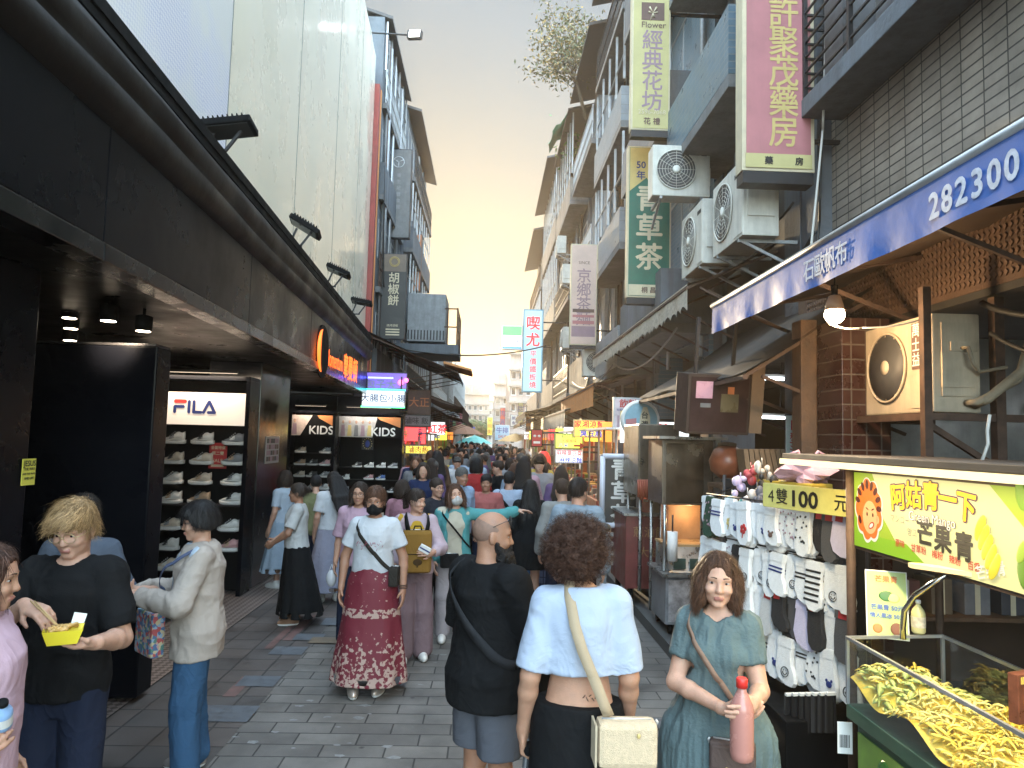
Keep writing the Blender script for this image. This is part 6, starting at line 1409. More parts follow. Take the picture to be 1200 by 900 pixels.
# ------------------------------------------------------------------ lesser stalls along both sides, umbrellas and banners near the bend
r_=random.Random(40)
scol={'steel':steel,'wooden':wood_old,'red':mat('stall_red',(.2,.03,.025),.5,var=.25),'blue':mat('stall_blue',(.03,.06,.18),.5,var=.25),'green':ster,'yellow':mat('stall_yellow',(.45,.3,.05),.5,var=.2),'white':white,'orange':mat('stall_orange',(.4,.14,.04),.5,var=.2)}
gcols=[(.4,.12,.05),(.5,.35,.1),(.15,.25,.07),(.5,.45,.38),(.12,.1,.2),(.3,.05,.05),(.06,.06,.07),(.35,.2,.1)]
words=['豆花','肉圓','魷魚羹','甜不辣','滷味','燒餅','冰品','鍋貼','米粉','臭豆腐','蔥餅','茶飲','水果','炒麵']
def stall(x,Y,side,name_c,sign_c,word,k):
    root=thing('market_stall',f'{name_c} market stall with a {sign_c} sign on the {"right" if side > 0 else "left"} of the crowd, {ORD[k]} one along','food stall',(x,Y,.12 if side>0 else .006),group='small stalls lining the street')
    m=MB();m.box(-.55,.55,-.6,.6,.06,.86,ch=.01);m.build('counter',scol[name_c],root)
    m=MB();[m.box(sx*.5-.03,sx*.5+.03,sy*.55-.03,sy*.55+.03,0,.06) for sx in (-1,1) for sy in (-1,1)];m.build('foot',blackm,root)
    m=MB();[m.tube([(sx*.52,sy*.57,.86),(sx*.52,sy*.57,2.05)],.018,7) for sx in (-1,1) for sy in (-1,1)];m.build('post',galv,root)
    m=MB();m.box(-.7,.7,-.75,.75,2.05,2.08);m.build('canopy',r_.choice([tan_c,scol['red'],scol['blue'],white,scol['green']]),root)
    m=MB();gm_=[mat('goods_%d' % i,c,.6,var=.3,vs=18) for i,c in enumerate(gcols)]
    for i in range(5):
        for j in range(5):h_=r_.uniform(.03,.16);m.box(-.48+i*.2,-.32+i*.2,-.55+j*.22,-.37+j*.22,.862,.862+h_,r_.randrange(8),ch=.012)
    m.build('goods',gm_,root)
    m=MB();r2=random.Random(k);
    for i in range(9):m.box(-.5+i*.115,-.42+i*.115,-.62,-.60,1.55-r2.uniform(.05,.3),1.9,r2.randrange(8))
    m.build('hanging_packets',gm_,root)
    fc_={'yellow':(glow('lit_yellow2',(1,.72,.08),.6),'lred'),'white':(glow('lit_white',(.9,.95,.97),.55),'lred'),'red':(glow('lit_red',(.95,.08,.08),.7),'gold'),'lime':(glow('lit_lime',(.85,.85,.1),.55),'lblue'),'orange':(glow('lit_orange',(.9,.3,.05),.5),'whitel')}[sign_c]
    m=MB();m.box(-.5,.5,-.80,-.76,1.86,2.2);m.build('sign_box',fc_[0],root)
    m=MB();m.text(word,.24,Matrix.Translation((0,-.806,2.03)),0,.025);m.build('lettering',M_[fc_[1]],root)
    m=MB();m.sphere((0,0,1.9),.05,10);m.build('bulb',glow('stall_bulb',(1,.7,.35),7),root)
    l=bpy.data.lights.new('stall_lamp','POINT');l.energy=7;l.color=(1,.68,.38);l.shadow_soft_size=.06;lo=bpy.data.objects.new('stall_lamp',l);COL.objects.link(lo);lo.parent=root;lo.location=(0,-.1,1.8)
for k,(Y,c_,s_) in enumerate([(11.3,'wooden','white'),(13.0,'red','orange'),(15.2,'steel','yellow'),(17.0,'blue','red'),(19.2,'orange','white'),(21.5,'green','lime'),(24,'yellow','red'),(27,'white','orange'),(31,'wooden','lime'),(35,'red','white')]):
    stall(2.42 if Y<25 else 2.2,Y,1,c_,s_,words[k],k)
for k,(Y,c_,s_) in enumerate([(19.5,'steel','red'),(22,'blue','yellow'),(25,'orange','white'),(29,'red','lime'),(34,'green','orange')]):
    stall(-2.3 if Y<26 else -2.1,Y,-1,c_,s_,words[10-k],k)
def umbrella(px,py,Y,R_,col,label):
    p=P(px,py,Y);root=thing('street_umbrella',label,'umbrella',(p.x,Y,.006));z=p.z
    m=MB();n=10;vs=[(0,0,z)]+[(R_*cos(2*pi*k/n)*q,R_*sin(2*pi*k/n)*q,z-.45*R_*q**1.5) for q in (.5,1) for k in range(n)] ;fs=[(0,1+k,1+(k+1) % n) for k in range(n)]+[(1+k,1+n+k,1+n+(k+1) % n,1+(k+1) % n) for k in range(n)];m.add(vs,fs,0);m.build('canopy',mat('umbrella_%s' % label.split()[0],col,.7,var=.15),root)
    m=MB();m.tube([(0,0,0),(0,0,z+.05)],.03,7);m.build('pole',galv,root)
umbrella(541,497,42,1.3,(.3,.13,.06),'brown street umbrella above the heads at the bend');umbrella(556,510,52,1.3,(.05,.25,.22),'teal street umbrella far down the middle of the street');umbrella(604,508,44,1.1,(.5,.3,.12),'orange street umbrella at the right of the bend');umbrella(612,516,38,.9,(.45,.4,.36),'cream street umbrella close by the right stalls')
for k,(px,Y) in enumerate([(553,75),(560,78),(546,72),(567,76),(536,70)]):
    p=P(px,520,Y);root=thing('street_tree',['small green tree left of the far yellow sign','green tree in front of the brown apartments','leafy tree at the left of the far buildings','green tree just beside the far yellow sign','low tree at the street bend on the left'][k],'tree',(p.x,Y,0));r2=random.Random(k)
    m=MB();m.tube([(0,0,0),(.1,0,1.6),(0,.1,3)],[.12,.09,.05],7);[m.tube([(.05,0,1.8),(r2.uniform(-1,1),r2.uniform(-1,1),r2.uniform(2.4,3.6))],[.05,.015],5) for _ in range(7)];m.build('trunk',mat('thin_bark',(.09,.07,.05)),root)
    m=MB()
    for _ in range(420):
        a=Vector((r2.gauss(0,1),r2.gauss(0,1),r2.gauss(0,1))).normalized();c=a*r2.uniform(.5,1.35);c.z=c.z*.8+2.9;b=a.orthogonal().normalized()*.13;d=a.cross(b).normalized()*.2;m.add([c-d,c+b,c+d,c-b],[(0,1,2,3)],r2.randrange(2))
    m.build('crown',[mat('far_leaf',(.05,.1,.04),.7),mat('far_leaf_light',(.09,.15,.05),.7)],root)
for k,(px0,py0,px1,py1,Y,c_) in enumerate([(524,468,531,500,46,M_['pink']),(586,478,592,502,52,M_['red']),(598,486,606,500,47,white),(607,472,613,498,43,M_['yellow']),(549,500,557,508,62,M_['blue']),(616,488,622,508,36,M_['orange'])]):
    psign(px0,py0,px1,py1,Y,'projecting_sign',['tall pink sign','thin red sign','small white sign','thin yellow sign','tiny blue sign','orange sign'][k]+' hanging over the far crowd '+['on the left','past the bend','near the bend','on the right','in the centre','close to the red mask board'][k],c_,dkmetal,[(words[k][0],.3,0,.22,M_['navy']),(words[k][1],.3,0,-.2,M_['navy'])],extra=arms(.5 if px0>560 else -.5))
# ------------------------------------------------------------------ people: smooth distance fields meshed into one surface each
def smin(a,b,k):
    h=np.clip(.5+.5*(b-a)/k,0,1);return b+(a-b)*h-k*h*(1-h)
class Field:
    def __init__(s,lo,hi,h):
        s.h=h;s.lo=np.array(lo,float);n=np.ceil((np.array(hi,float)-s.lo)/h).astype(int)+1
        s.ax=[(s.lo[i]+h*np.arange(n[i])).astype(np.float32) for i in range(3)]
        s.D=np.full(tuple(n),.5,np.float32)
    def sl(s,lo,hi):
        r=[]
        for i in range(3):
            a=int(max(0,math.floor((lo[i]-s.lo[i])/s.h)));b=int(min(len(s.ax[i]),math.ceil((hi[i]-s.lo[i])/s.h)+1));r.append(slice(a,max(a,b)))
        return tuple(r)
    def g(s,q):return s.ax[0][q[0]][:,None,None],s.ax[1][q[1]][None,:,None],s.ax[2][q[2]][None,None,:]
    def put(s,q,d,k,sub=False):
        if d.size==0:return
        s.D[q]=-smin(-s.D[q],d,k) if sub else smin(s.D[q],d,k)
    def cone(s,a,b,ra,rb,k=.02,sub=False):
        a=np.array(a,float);b=np.array(b,float);m=max(ra,rb)+k+3*s.h
        q=s.sl(np.minimum(a,b)-m,np.maximum(a,b)+m);X,Y,Z=s.g(q);d=b-a;L=float(d @ d)+1e-9
        t=np.clip(((X-a[0])*d[0]+(Y-a[1])*d[1]+(Z-a[2])*d[2])/L,0,1)
        D=np.sqrt((X-a[0]-t*d[0])**2+(Y-a[1]-t*d[1])**2+(Z-a[2]-t*d[2])**2)-(ra+(rb-ra)*t)
        s.put(q,D.astype(np.float32),k,sub)
    def chain(s,pts,rs,k=.01,k0=None):
        for i in range(len(pts)-1):s.cone(pts[i],pts[i+1],rs[i],rs[i+1],k0 if (i==0 and k0) else k)
    def ell(s,c,r,R=None,k=.02,sub=False,clip=None):
        c=np.array(c,float);r=np.array(r,float);m=float(r.max())+k+3*s.h if R is not None else r+k+3*s.h
        q=s.sl(c-m,c+m);X,Y,Z=s.g(q);X=X-c[0];Y=Y-c[1];Z=Z-c[2]
        if R is not None:
            X,Y,Z=(R[0][0]*X+R[1][0]*Y+R[2][0]*Z,R[0][1]*X+R[1][1]*Y+R[2][1]*Z,R[0][2]*X+R[1][2]*Y+R[2][2]*Z)
        k0=np.sqrt((X/r[0])**2+(Y/r[1])**2+(Z/r[2])**2);k1=np.sqrt((X/r[0]**2)**2+(Y/r[1]**2)**2+(Z/r[2]**2)**2)+1e-6
        D=k0*(k0-1)/k1
        if clip is not None:D=np.maximum(D,clip(*s.g(q)))
        s.put(q,D.astype(np.float32),k,sub)
    def loft(s,zs,cx,cy,rx,ry,k=.03,wave=None,pw=2.0,sub=False):
        zs=np.array(zs);f=lambda v:np.interp(s.ax[2],zs,np.broadcast_to(v,zs.shape)).astype(np.float32)
        RX=np.max(rx)*1.3+.05;RY=np.max(ry)*1.3+.05
        q=s.sl((np.min(cx)-RX,np.min(cy)-RY,zs[0]-.05),(np.max(cx)+RX,np.max(cy)+RY,zs[-1]+.05));X,Y,Z=s.g(q);zq=q[2]
        x=(X-f(cx)[zq][None,None])/f(rx)[zq][None,None];y=(Y-f(cy)[zq][None,None])/f(ry)[zq][None,None]
        d=np.sqrt(x*x+y*y) if pw==2 else (np.abs(x)**pw+np.abs(y)**pw)**(1/pw)
        if wave is not None:d=d/(1+wave(np.arctan2(y,x),Z))
        D=(d-1)*np.minimum(f(rx),f(ry))[zq][None,None]
        D=np.maximum(D,np.maximum(zs[0]-Z,Z-zs[-1]));s.put(q,D.astype(np.float32),k,sub)
    def cut(s,n,p):               # remove the side that the normal points to
        X,Y,Z=s.g((slice(None),)*3);s.D=np.maximum(s.D,((X-p[0])*n[0]+(Y-p[1])*n[1]+(Z-p[2])*n[2]).astype(np.float32))
    def at(s,p):
        i=np.clip(np.round((np.asarray(p)-s.lo)/s.h).astype(int),0,np.array(s.D.shape)-1);return s.D[i[...,0],i[...,1],i[...,2]]
    def mesh(s):
        D=s.D;S=D<0;n=np.array(D.shape)
        D[0],D[-1]=.1,.1;D[:,0],D[:,-1]=.1,.1;D[:,:,0],D[:,:,-1]=.1,.1;S=D<0
        c=np.zeros(n-1,np.uint8)
        for i in (0,1):
            for j in (0,1):
                for k in (0,1):c += S[i:n[0]-1+i,j:n[1]-1+j,k:n[2]-1+k]
        act=(c>0) & (c<8);I=np.argwhere(act);idx=np.full(act.shape,-1,np.int32);idx[act]=np.arange(len(I))
        pos=np.zeros((len(I),3),np.float32);cnt=np.zeros(len(I),np.float32)
        C=[(i,j,k) for i in (0,1) for j in (0,1) for k in (0,1)];V={o:D[I[:,0]+o[0],I[:,1]+o[1],I[:,2]+o[2]] for o in C}
        for o in C:
            for a in range(3):
                if o[a]==0:
                    e=list(o);e[a]=1;e=tuple(e);va,vb=V[o],V[e];m=(va<0) != (vb<0);t=np.where(m,va/np.where(m,va-vb,1),0)
                    for b in range(3):pos[:,b] += np.where(m,o[b]+(t if b==a else 0),0)
                    cnt += m
        P_=(I+pos/cnt[:,None])*s.h+s.lo
        F=[]
        for a in range(3):
            b,c_=(a+1) % 3,(a+2) % 3
            s0=[slice(0,n[i]-1) if i==a else slice(1,n[i]-1) for i in range(3)];s1=list(s0);s1[a]=slice(1,n[a])
            x0=S[tuple(s0)];x1=S[tuple(s1)];E_=np.argwhere(x0 != x1);sg=x0[tuple(E_.T)]
            base=E_.copy();base[:,b] += 1;base[:,c_] += 1
            def cell(db,dc):q=base.copy();q[:,b] -= db;q[:,c_] -= dc;return idx[q[:,0],q[:,1],q[:,2]]
            q=np.stack([cell(1,1),cell(0,1),cell(0,0),cell(1,0)],1);q[~sg]=q[~sg][:,::-1];F.append(q)
        F=np.concatenate(F) if F else np.zeros((0,4),int)
        return P_,F[(F>=0).all(1)]
def vnoise(p,seed=0):
    i=np.floor(p).astype(np.int64);f=p-i;f=f*f*(3-2*f)
    def h(a):v=np.sin(a[:,0]*127.1+a[:,1]*311.7+a[:,2]*74.7+seed*13.7)*43758.5453;return v-np.floor(v)
    r=0
    for x in (0,1):
        for y in (0,1):
            for z in (0,1):
                w_=(f[:,0] if x else 1-f[:,0])*(f[:,1] if y else 1-f[:,1])*(f[:,2] if z else 1-f[:,2]);r=r+w_*h(i+np.array([x,y,z]))
    return r
def normals(P_,F):
    n=np.cross(P_[F[:,2]]-P_[F[:,0]],P_[F[:,3]]-P_[F[:,1]]);N=np.zeros_like(P_)
    for k in range(4):np.add.at(N,F[:,k],n)
    return N/(np.linalg.norm(N,axis=1,keepdims=True)+1e-9)
def relax(P_,F,it=1,lam=.5):
    for _ in range(it):
        A=np.zeros_like(P_);c=np.zeros(len(P_))
        for k in range(4):
            a,b=F[:,k],F[:,(k+1) % 4];np.add.at(A,a,P_[b]);np.add.at(A,b,P_[a]);np.add.at(c,a,1);np.add.at(c,b,1)
        P_=P_+lam*(A/np.maximum(c,1)[:,None]-P_)
    return P_
def np_mesh(name,P_,F,mats,parent=None,mi=None):
    me=bpy.data.meshes.new(name);me.vertices.add(len(P_));me.vertices.foreach_set('co',np.ascontiguousarray(P_,dtype=np.float32).ravel())
    me.loops.add(len(F)*4);me.loops.foreach_set('vertex_index',np.ascontiguousarray(F,dtype=np.int32).ravel());me.polygons.add(len(F));me.polygons.foreach_set('loop_start',np.arange(0,len(F)*4,4,dtype=np.int32))
    me.polygons.foreach_set('use_smooth',np.ones(len(F),bool))
    for m in (mats if isinstance(mats,(list,tuple)) else [mats]):me.materials.append(m)
    if mi is not None:me.polygons.foreach_set('material_index',np.ascontiguousarray(mi,dtype=np.int32))
    me.update(calc_edges=True);me.validate()
    o=bpy.data.objects.new(name,me);COL.objects.link(o)
    if parent is not None:o.parent=parent
    return o
def folds(P_,F,amp,seed=0,fx=9,fz=5,rid=True):
    N=normals(P_,F);w_=vnoise(P_*4+seed,seed)[:,None]
    q=P_*np.array([fx,fx,fz])+1.6*w_+seed
    a=vnoise(q,seed);r=1-np.abs(2*a-1)*2 if rid else 2*a-1
    b=vnoise(q*2.3+5,seed+1);r=r*.7+(1-np.abs(2*b-1)*2)*.3
    return P_+N*(amp*r)[:,None]

SKIN={'light':(.47,.265,.185),'mid':(.40,.215,.14),'tan':(.31,.155,.095),'pale':(.5,.3,.22)}
def skin_m(s):
    new='skin_'+s not in MATS;m=mat('skin_'+s,SKIN[s],.56,var=.12,vs=22,bump=.15,bs=190)
    if new:b=m.node_tree.nodes['Principled BSDF'];b.inputs['Subsurface Weight'].default_value=.18;b.inputs['Subsurface Radius'].default_value=(1,.35,.2);b.inputs['Subsurface Scale'].default_value=.008
    return m
def strands(HP,HQ,st,n,wd,seed):
    """single strands of hair laid over the hair mass, following its fall"""
    r=np.random.default_rng(seed);N=normals(HP,HQ);i=r.integers(0,len(HP),n);p=HP[i]+N[i]*r.uniform(.0005,.004,(n,1));nn=N[i];seg=5
    ln={'long':.16,'bob':.055,'wavy':.09,'short':.045,'side':.06,'curly':.07,'bowl':.07,'fringe':.06,'bun':.08,'pony':.09}.get(st,.05)*r.uniform(.6,1.25,(n,1))
    out=np.stack([p[:,0],p[:,1]+.03,np.zeros(n)],1);out /= np.linalg.norm(out,axis=1,keepdims=True)+1e-6
    down=np.array([0,0,-1.0]);d=out*.8+down*np.clip(1.1-(p[:,2:3]-.02)*6,.1,1.4)
    if st=='side':d=d+np.array([.8,.5,.25])*(p[:,2:3]>.03)
    if st=='curly':d=r.normal(size=(n,3))
    d=d+r.normal(size=(n,3))*(.25 if st != 'curly' else .3);d=d-nn*(d*nn).sum(1,keepdims=True)*.9;d /= np.linalg.norm(d,axis=1,keepdims=True)+1e-6
    P0=[];fl_=nn*ln*r.choice([0,0,0,0,0,0,0,0,.12,.3],size=(n,1))+r.normal(size=(n,3))*.006;s_=np.cross(d,nn);s_ /= np.linalg.norm(s_,axis=1,keepdims=True)+1e-6;ph=r.uniform(0,6.28,(n,1));cr=r.uniform(.007,.012,(n,1))
    for k in range(seg+1):
        t=k/seg
        if st=='curly':a=ph+t*7.5;c=p+nn*(.004+cr*(1-np.cos(a)))+d*ln*t*.45+s_*cr*np.sin(a)
        else:c=p+d*ln*t+fl_*t*t-nn*(ln*t)**2*(3.5 if st in ('short','side','bowl','fringe','bun','pony') else 1.2)+down*(.25*ln*t*t)+nn*.004*np.sin(3.1*t)+s_*.004*np.sin(ph+4*t)
        w_=wd*(1-.75*t);P0 += [c-s_*w_,c+s_*w_]
    V=np.stack(P0,1);C_m=(V[:,0::2]+V[:,1::2])/2       # leave out strands that would cross the face
    fx_=.060 if st in ('bob','wavy','long','curly') else .066
    bad=((C_m[:,:,1]>.025) & (np.abs(C_m[:,:,0])<fx_) & (C_m[:,:,2]<(.078 if st in ('bob','wavy') else .050 if st not in ('fringe','bowl','side') else .034)-.3*np.abs(C_m[:,:,0]))).any(1)
    if st in ('short','side','fringe','bun','pony','bowl'):bad |= (C_m[:,:,2]<-.065).any(1)
    V=V[~bad];n=len(V);b=(np.arange(n)*(2*seg+2))[:,None]
    Fq=np.concatenate([np.stack([b[:,0]+2*k,b[:,0]+2*k+1,b[:,0]+2*k+3,b[:,0]+2*k+2],1) for k in range(seg)])
    return V.reshape(-1,3),Fq,np.tile(r.integers(0,3,n),seg)
def hair_shades(c):k=HAIR[c];return [hair_m(c),mat('hair_%s_light' % c,tuple(min(1,q*1.9+.004) for q in k),.4,var=.2,vs=40,spec=.35),mat('hair_%s_deep' % c,tuple(q*.55 for q in k),.5,var=.2,vs=40,spec=.2)]
lip_m=mat('lip_tint',(.33,.135,.105),.45,var=.05)
HAIR={'black':(.012,.010,.010),'dark':(.03,.019,.014),'brown':(.075,.035,.02),'blond':(.32,.2,.095),'grey':(.09,.085,.08),'auburn':(.055,.025,.016)}
def hair_m(c):return mat('hair_'+c,HAIR[c],.5,var=.4,vs=40,bump=.6,bs=160,spec=.22)
def cloth_m(n,c,rough=.88):
    if 'cloth_'+n in MATS:return MATS['cloth_'+n]
    m=mat('cloth_'+n,tuple(.72*q for q in c),rough,var=.04,vs=10,bump=.15,bs=260,spec=.12)
    nt=m.node_tree;tc=[q for q in nt.nodes if q.type=='TEX_COORD'][0];b0=[q for q in nt.nodes if q.type=='BUMP'][0]     # creases on top of the weave
    wr=nt.nodes.new('ShaderNodeTexNoise');wr.inputs['Scale'].default_value=5;wr.inputs['Detail'].default_value=2;wr.inputs['Distortion'].default_value=1.8
    ab=nt.nodes.new('ShaderNodeMath');ab.operation='SUBTRACT';ab.inputs[1].default_value=.5;a2=nt.nodes.new('ShaderNodeMath');a2.operation='ABSOLUTE'
    b1=nt.nodes.new('ShaderNodeBump');b1.inputs['Strength'].default_value=.42;b1.inputs['Distance'].default_value=.035;b1.invert=True
    L=nt.links.new;L(tc.outputs['Object'],wr.inputs['Vector']);L(wr.outputs['Fac'],ab.inputs[0]);L(ab.outputs[0],a2.inputs[0]);L(a2.outputs[0],b1.inputs['Height']);L(b1.outputs[0],b0.inputs['Normal'])
    return m
eye_w=mat('eye_white',(.36,.33,.31),.3,var=0);eye_d=mat('eye_iris',(.018,.010,.008),.15,var=0)
def rotm(yaw=0,pitch=0,roll=0):return Matrix.Rotation(yaw,3,'Z') @ Matrix.Rotation(pitch,3,'X') @ Matrix.Rotation(roll,3,'Y')

TZ=np.array([.80,.86,.93,1.02,1.10,1.22,1.32,1.385,1.425,1.46])
def torso(sp):
    f=sp.get('fat',1.0);m=sp.get('sex','f')=='m'
    rx=np.array([.12,.155,.165,.148,.136,.148,.160,.150,.105,.06])*f;ry=np.array([.08,.10,.112,.102,.096,.108,.110,.094,.072,.055])*(f*.5+f*f*.5)
    rx=rx*np.array([1,1,1,.97,.95,.93,.91,.9,.95,1])
    if m:rx=rx*np.array([1,.97,.96,1.0,1.05,1.08,1.10,1.12,1.08,1.03])
    cy=np.array([-.012,-.014,-.016,-.006,.004,.004,0,-.008,-.014,-.016])
    return rx,ry,cy
def human(sp):
    """one person: continuous skin surface plus hair, eyes and clothes as children; local +Y is where the person faces"""
    h=sp.get('h',.009);S=sp['H']/1.71;yaw=sp['yaw'];male=sp.get('sex','f')=='m'
    root=thing('person',sp['label'],'person',(sp['x'],sp['y'],sp.get('z',.006)),yaw,sp.get('group'))
    R=lambda n:None
    lean=math.tan(sp.get('lean',0.0));LN=lambda z:lean*max(0,z-.95)
    rx,ry,cy=torso(sp);cyl=cy+np.array([LN(z) for z in TZ])
    sw=.15 if not male else .17;sw *= sp.get('sw',1.0);fat=sp.get('fat',1)
    sh={s:Vector((s*sw,-.012+LN(1.385),1.385)) for s in (-1,1)}
    arm={}
    for s,k in ((-1,'armL'),(1,'armR')):
        a=sp.get(k) or dict()
        e=Vector(a.get('e',(s*(sw+.055),-.03+LN(1.1),1.115)));w_=Vector(a.get('w',(s*(sw+.065),.05+LN(.88),.885)))
        d=Vector(a['d']).normalized() if 'd' in a else (w_-e).normalized()
        pn=Vector(a.get('n',(-s,0,0)));pn=(pn-pn.dot(d)*d).normalized()     # direction the palm faces
        arm[s]=(e,w_,d,pn,a.get('curl',.35),a.get('spread',1.0))
    leg={}
    for s,k in ((-1,'footL'),(1,'footR')):
        fx,fy,toe=sp.get(k,(s*.10,0,-s*.12));an=Vector((fx,fy-.02,.085));hp=Vector((s*.085*fat,-.012,.90));kn=hp.lerp(an,.5);kn.y += .03+.1*max(0,hp.y-fy) ;kn.x=hp.x*.45+fx*.55;leg[s]=(hp,kn,an,toe)
    # head frame
    hc=Vector((0,.012+LN(1.58)+sp.get('fwd',0),1.588-sp.get('drop',0)));HR=rotm(*sp.get('head',(0,0,0)));H3=np.array(HR)
    hp_=lambda p:np.array(hc+HR @ Vector(p))
    xs=[abs(arm[s][0].x) for s in arm]+[abs(arm[s][1].x) for s in arm]+[.3];ysv=[arm[s][i].y for s in arm for i in (0,1)]+[l[2].y for l in leg.values()]
    bx=max(xs)+.22
    F=Field((-bx,min(ysv+[-.15])-.22,-.01),(bx,max(ysv+[.12+LN(1.6)])+.26,1.74),h)
    F.loft(TZ,0,cyl,rx-.012,ry-.012,k=.02)
    for s in (-1,1):
        hp,kn,an,toe=leg[s]
        F.cone(hp,kn,.088*fat,.056,.03);F.cone(kn,kn.lerp(an,.35)+Vector((0,-.015,0)),.054,.052,.02);F.cone(kn.lerp(an,.35)+Vector((0,-.015,0)),an,.052,.034,.02)
        F.ell((an.x+sin(-toe)*.05,an.y+.07*cos(toe),.035),(.036,.11,.032),np.array(rotm(toe)),.02)
        e,w_,d,pn,curl,spd=arm[s];am=sp.get('armw',1.0)*(1.12 if male else 1.0)
        F.cone((s*sw*.55,-.01+LN(1.4),1.395),sh[s],.056,.054*am,.03);F.cone(sh[s],e,.052*am,.039*am,.03);F.cone(e,e.lerp(w_,.3),.04*am,.039*am,.015);F.cone(e.lerp(w_,.3),w_,.039*am,.0255*am,.015)
        lat=d.cross(pn).normalized()        # sideways across the palm
        mn=max(.0,h*.62/S)
        pr=w_+d*.052;PM=np.array(Matrix((lat,d,pn)).transposed());F.ell(pr,(.041,.056,max(.0155,mn*1.3)),PM,.012);F.cone(w_-d*.01,w_+d*.03,.026,.024,.012)
        # thumb side: the side that faces forward / up when the arm hangs
        ts=sp.get('thumb',{}).get(s,1 if lat.y*1.0+lat.z*.3+(-s)*lat.x*.4>0 else -1)
        for q in range(4):
            o=(-.030+.020*q);L_=[.92,1.0,.97,.78][q] if ts<0 else [.78,.97,1.0,.92][q]
            b=w_+d*(.098-.006*abs(q-1.5))+lat*o;pts=[w_+d*.06+lat*o*.8,b];dd=d+lat*(o*1.5*spd);dd.normalize();axr=lat;ang=curl*(.75+.1*q)
            for L2,cu in ((.043,1.0),(.027,1.35),(.021,.8)):
                dd=(dd*cos(ang*cu)+pn*sin(ang*cu)).normalized();
                pts.append(pts[-1]+dd*L2*L_)
                pn2=pn
            rr=[max(x,mn) for x in (.0098,.0095,.009,.0083,.0068)]
            F.chain(pts,rr,.004,.01)
        tb=w_+d*.025+lat*ts*.026+pn*.006;td=(d*.62+lat*ts*.62+pn*.42).normalized();t2=(d*.85+lat*ts*.2+pn*.45).normalized()
        F.chain([w_+d*.012+lat*ts*.01,tb,tb+td*.04,tb+td*.04+t2*.03],[max(x,mn) for x in (.015,.0145,.0105,.008)],.006,.012)
    F.cone((0,-.022+LN(1.4),1.40),hc+HR @ Vector((0,-.025,-.045)),.058 if male else .050,.052 if male else .046,.025)
    jw=1.08 if male else 1.0;k1=.015
    F.ell(hp_((0,-.012,.03)),(.073,.093,.085),H3,.02);F.ell(hp_((0,.016,-.025)),(.065*jw,.066,.078),H3,.02);F.ell(hp_((0,.020,-.070)),(.050*jw,.051,.040),H3,.02);F.cone(hp_((-.010,.060,-.096)),hp_((.010,.060,-.096)),.017,.017,.018)
    F.ell(hp_((0,.068,.020)),(.05,.016,.012),H3,.018)
    for s in (-1,1):
        F.ell(hp_((s*.032,.086,.001)),(.019,.0105,.010),H3,.012,sub=True);F.ell(hp_((s*.036,.058,-.032)),(.024,.024,.02),H3,.015)
        F.ell(hp_((s*.0745,-.008,-.008)),(.010,.019,.029),np.array(HR @ rotm(s*.35)),.008);F.cone(hp_((s*.0105,.085,-.034)),hp_((s*.0095,.081,-.034)),.0074,.007,.008)
    F.cone(hp_((0,.078,.004)),hp_((0,.0935,-.031)),.0070,.0105,.014)
    F.cone(hp_((-.019,.079,-.064)),hp_((0,.0865,-.0615)),.0042,.0055,.006);F.cone(hp_((.019,.079,-.064)),hp_((0,.0865,-.0615)),.0042,.0055,.006);F.cone(hp_((-.014,.0805,-.0715)),hp_((.014,.0805,-.0715)),.0055,.0055,.008)
    P_,Q=F.mesh();P_=relax(P_,Q,1,.35)
    loc=(P_-np.array(hc)) @ H3      # head-local
    fc=loc[Q].mean(1);lip=(np.abs(fc[:,0])<.021) & (fc[:,1]>.074) & (np.abs(fc[:,2]+.0665)<.0085)
    np_mesh('body',P_*S,Q,[skin_m(sp.get('skin','mid')),lip_m],root,lip.astype(int))
    HM=Matrix.Translation(hc*S) @ HR.to_4x4() @ Matrix.Scale(S,4)
    face=sp.get('face',h<.012)
    if face:
        for s in (-1,1):
            m=MB();m.sphere((s*.031,.0625,.001),(.0145,.0128,.0066),12,0);m.sphere((s*.031+sp.get('gaze',0),.0715,.001),(.0068,.0052,.0062),10,1);m.v=[HM @ Vector(p) for p in m.v];m.build('eye',[eye_w,eye_d],root)
            m=MB();n=7;m.tube([HM @ Vector((s*(.014+.036*t),.087-.018*t*t-.002,.0235+.0035*sin(pi*t)-.002*t)) for t in [k/n for k in range(n+1)]],[S*(.0032-.0018*k/n) for k in range(n+1)],6);m.build('eyebrow',hair_m(sp.get('brow',sp['hair'][1] if sp['hair'][1] != 'blond' else 'dark')),root)
    # hair
    st,hcname=sp['hair'];hh=max(.0045 if st != 'curly' else .0036,h*.75 if st != 'curly' else 0)
    if st != 'bald':
        lo=(-.17,-.19,-.55 if st=='long' else -.22 if st != 'curly' else -.2);hi=(.17,.16,.2)
        HF=Field(lo,hi,hh);kx=.015
        HF.ell((0,-.018,.036),(.083,.104,.096),None,kx)
        if st in ('fringe','bowl','side'):HF.ell((0,.052,.072),(.064,.042,.036),None,.02);HF.ell((0,.07,.05),(.055,.026,.018),None,.02)
        if st in ('short','side','fringe','bowl'):HF.ell((0,-.01,.075),(.072,.085,.062),None,.02)
        if st=='bowl':
            HF.ell((0,-.03,.0),(.089,.092,.075),None,.02)
        if st in ('bob','wavy'):
            for s in (-1,1):HF.ell((s*.074,-.012,-.04),(.036,.068,.10),None,.03)
            HF.ell((0,-.075,-.035),(.085,.045,.10),None,.03)
            for s in (-1,1):HF.ell((s*.074,.02,-.085),(.022,.03,.05),None,.02)
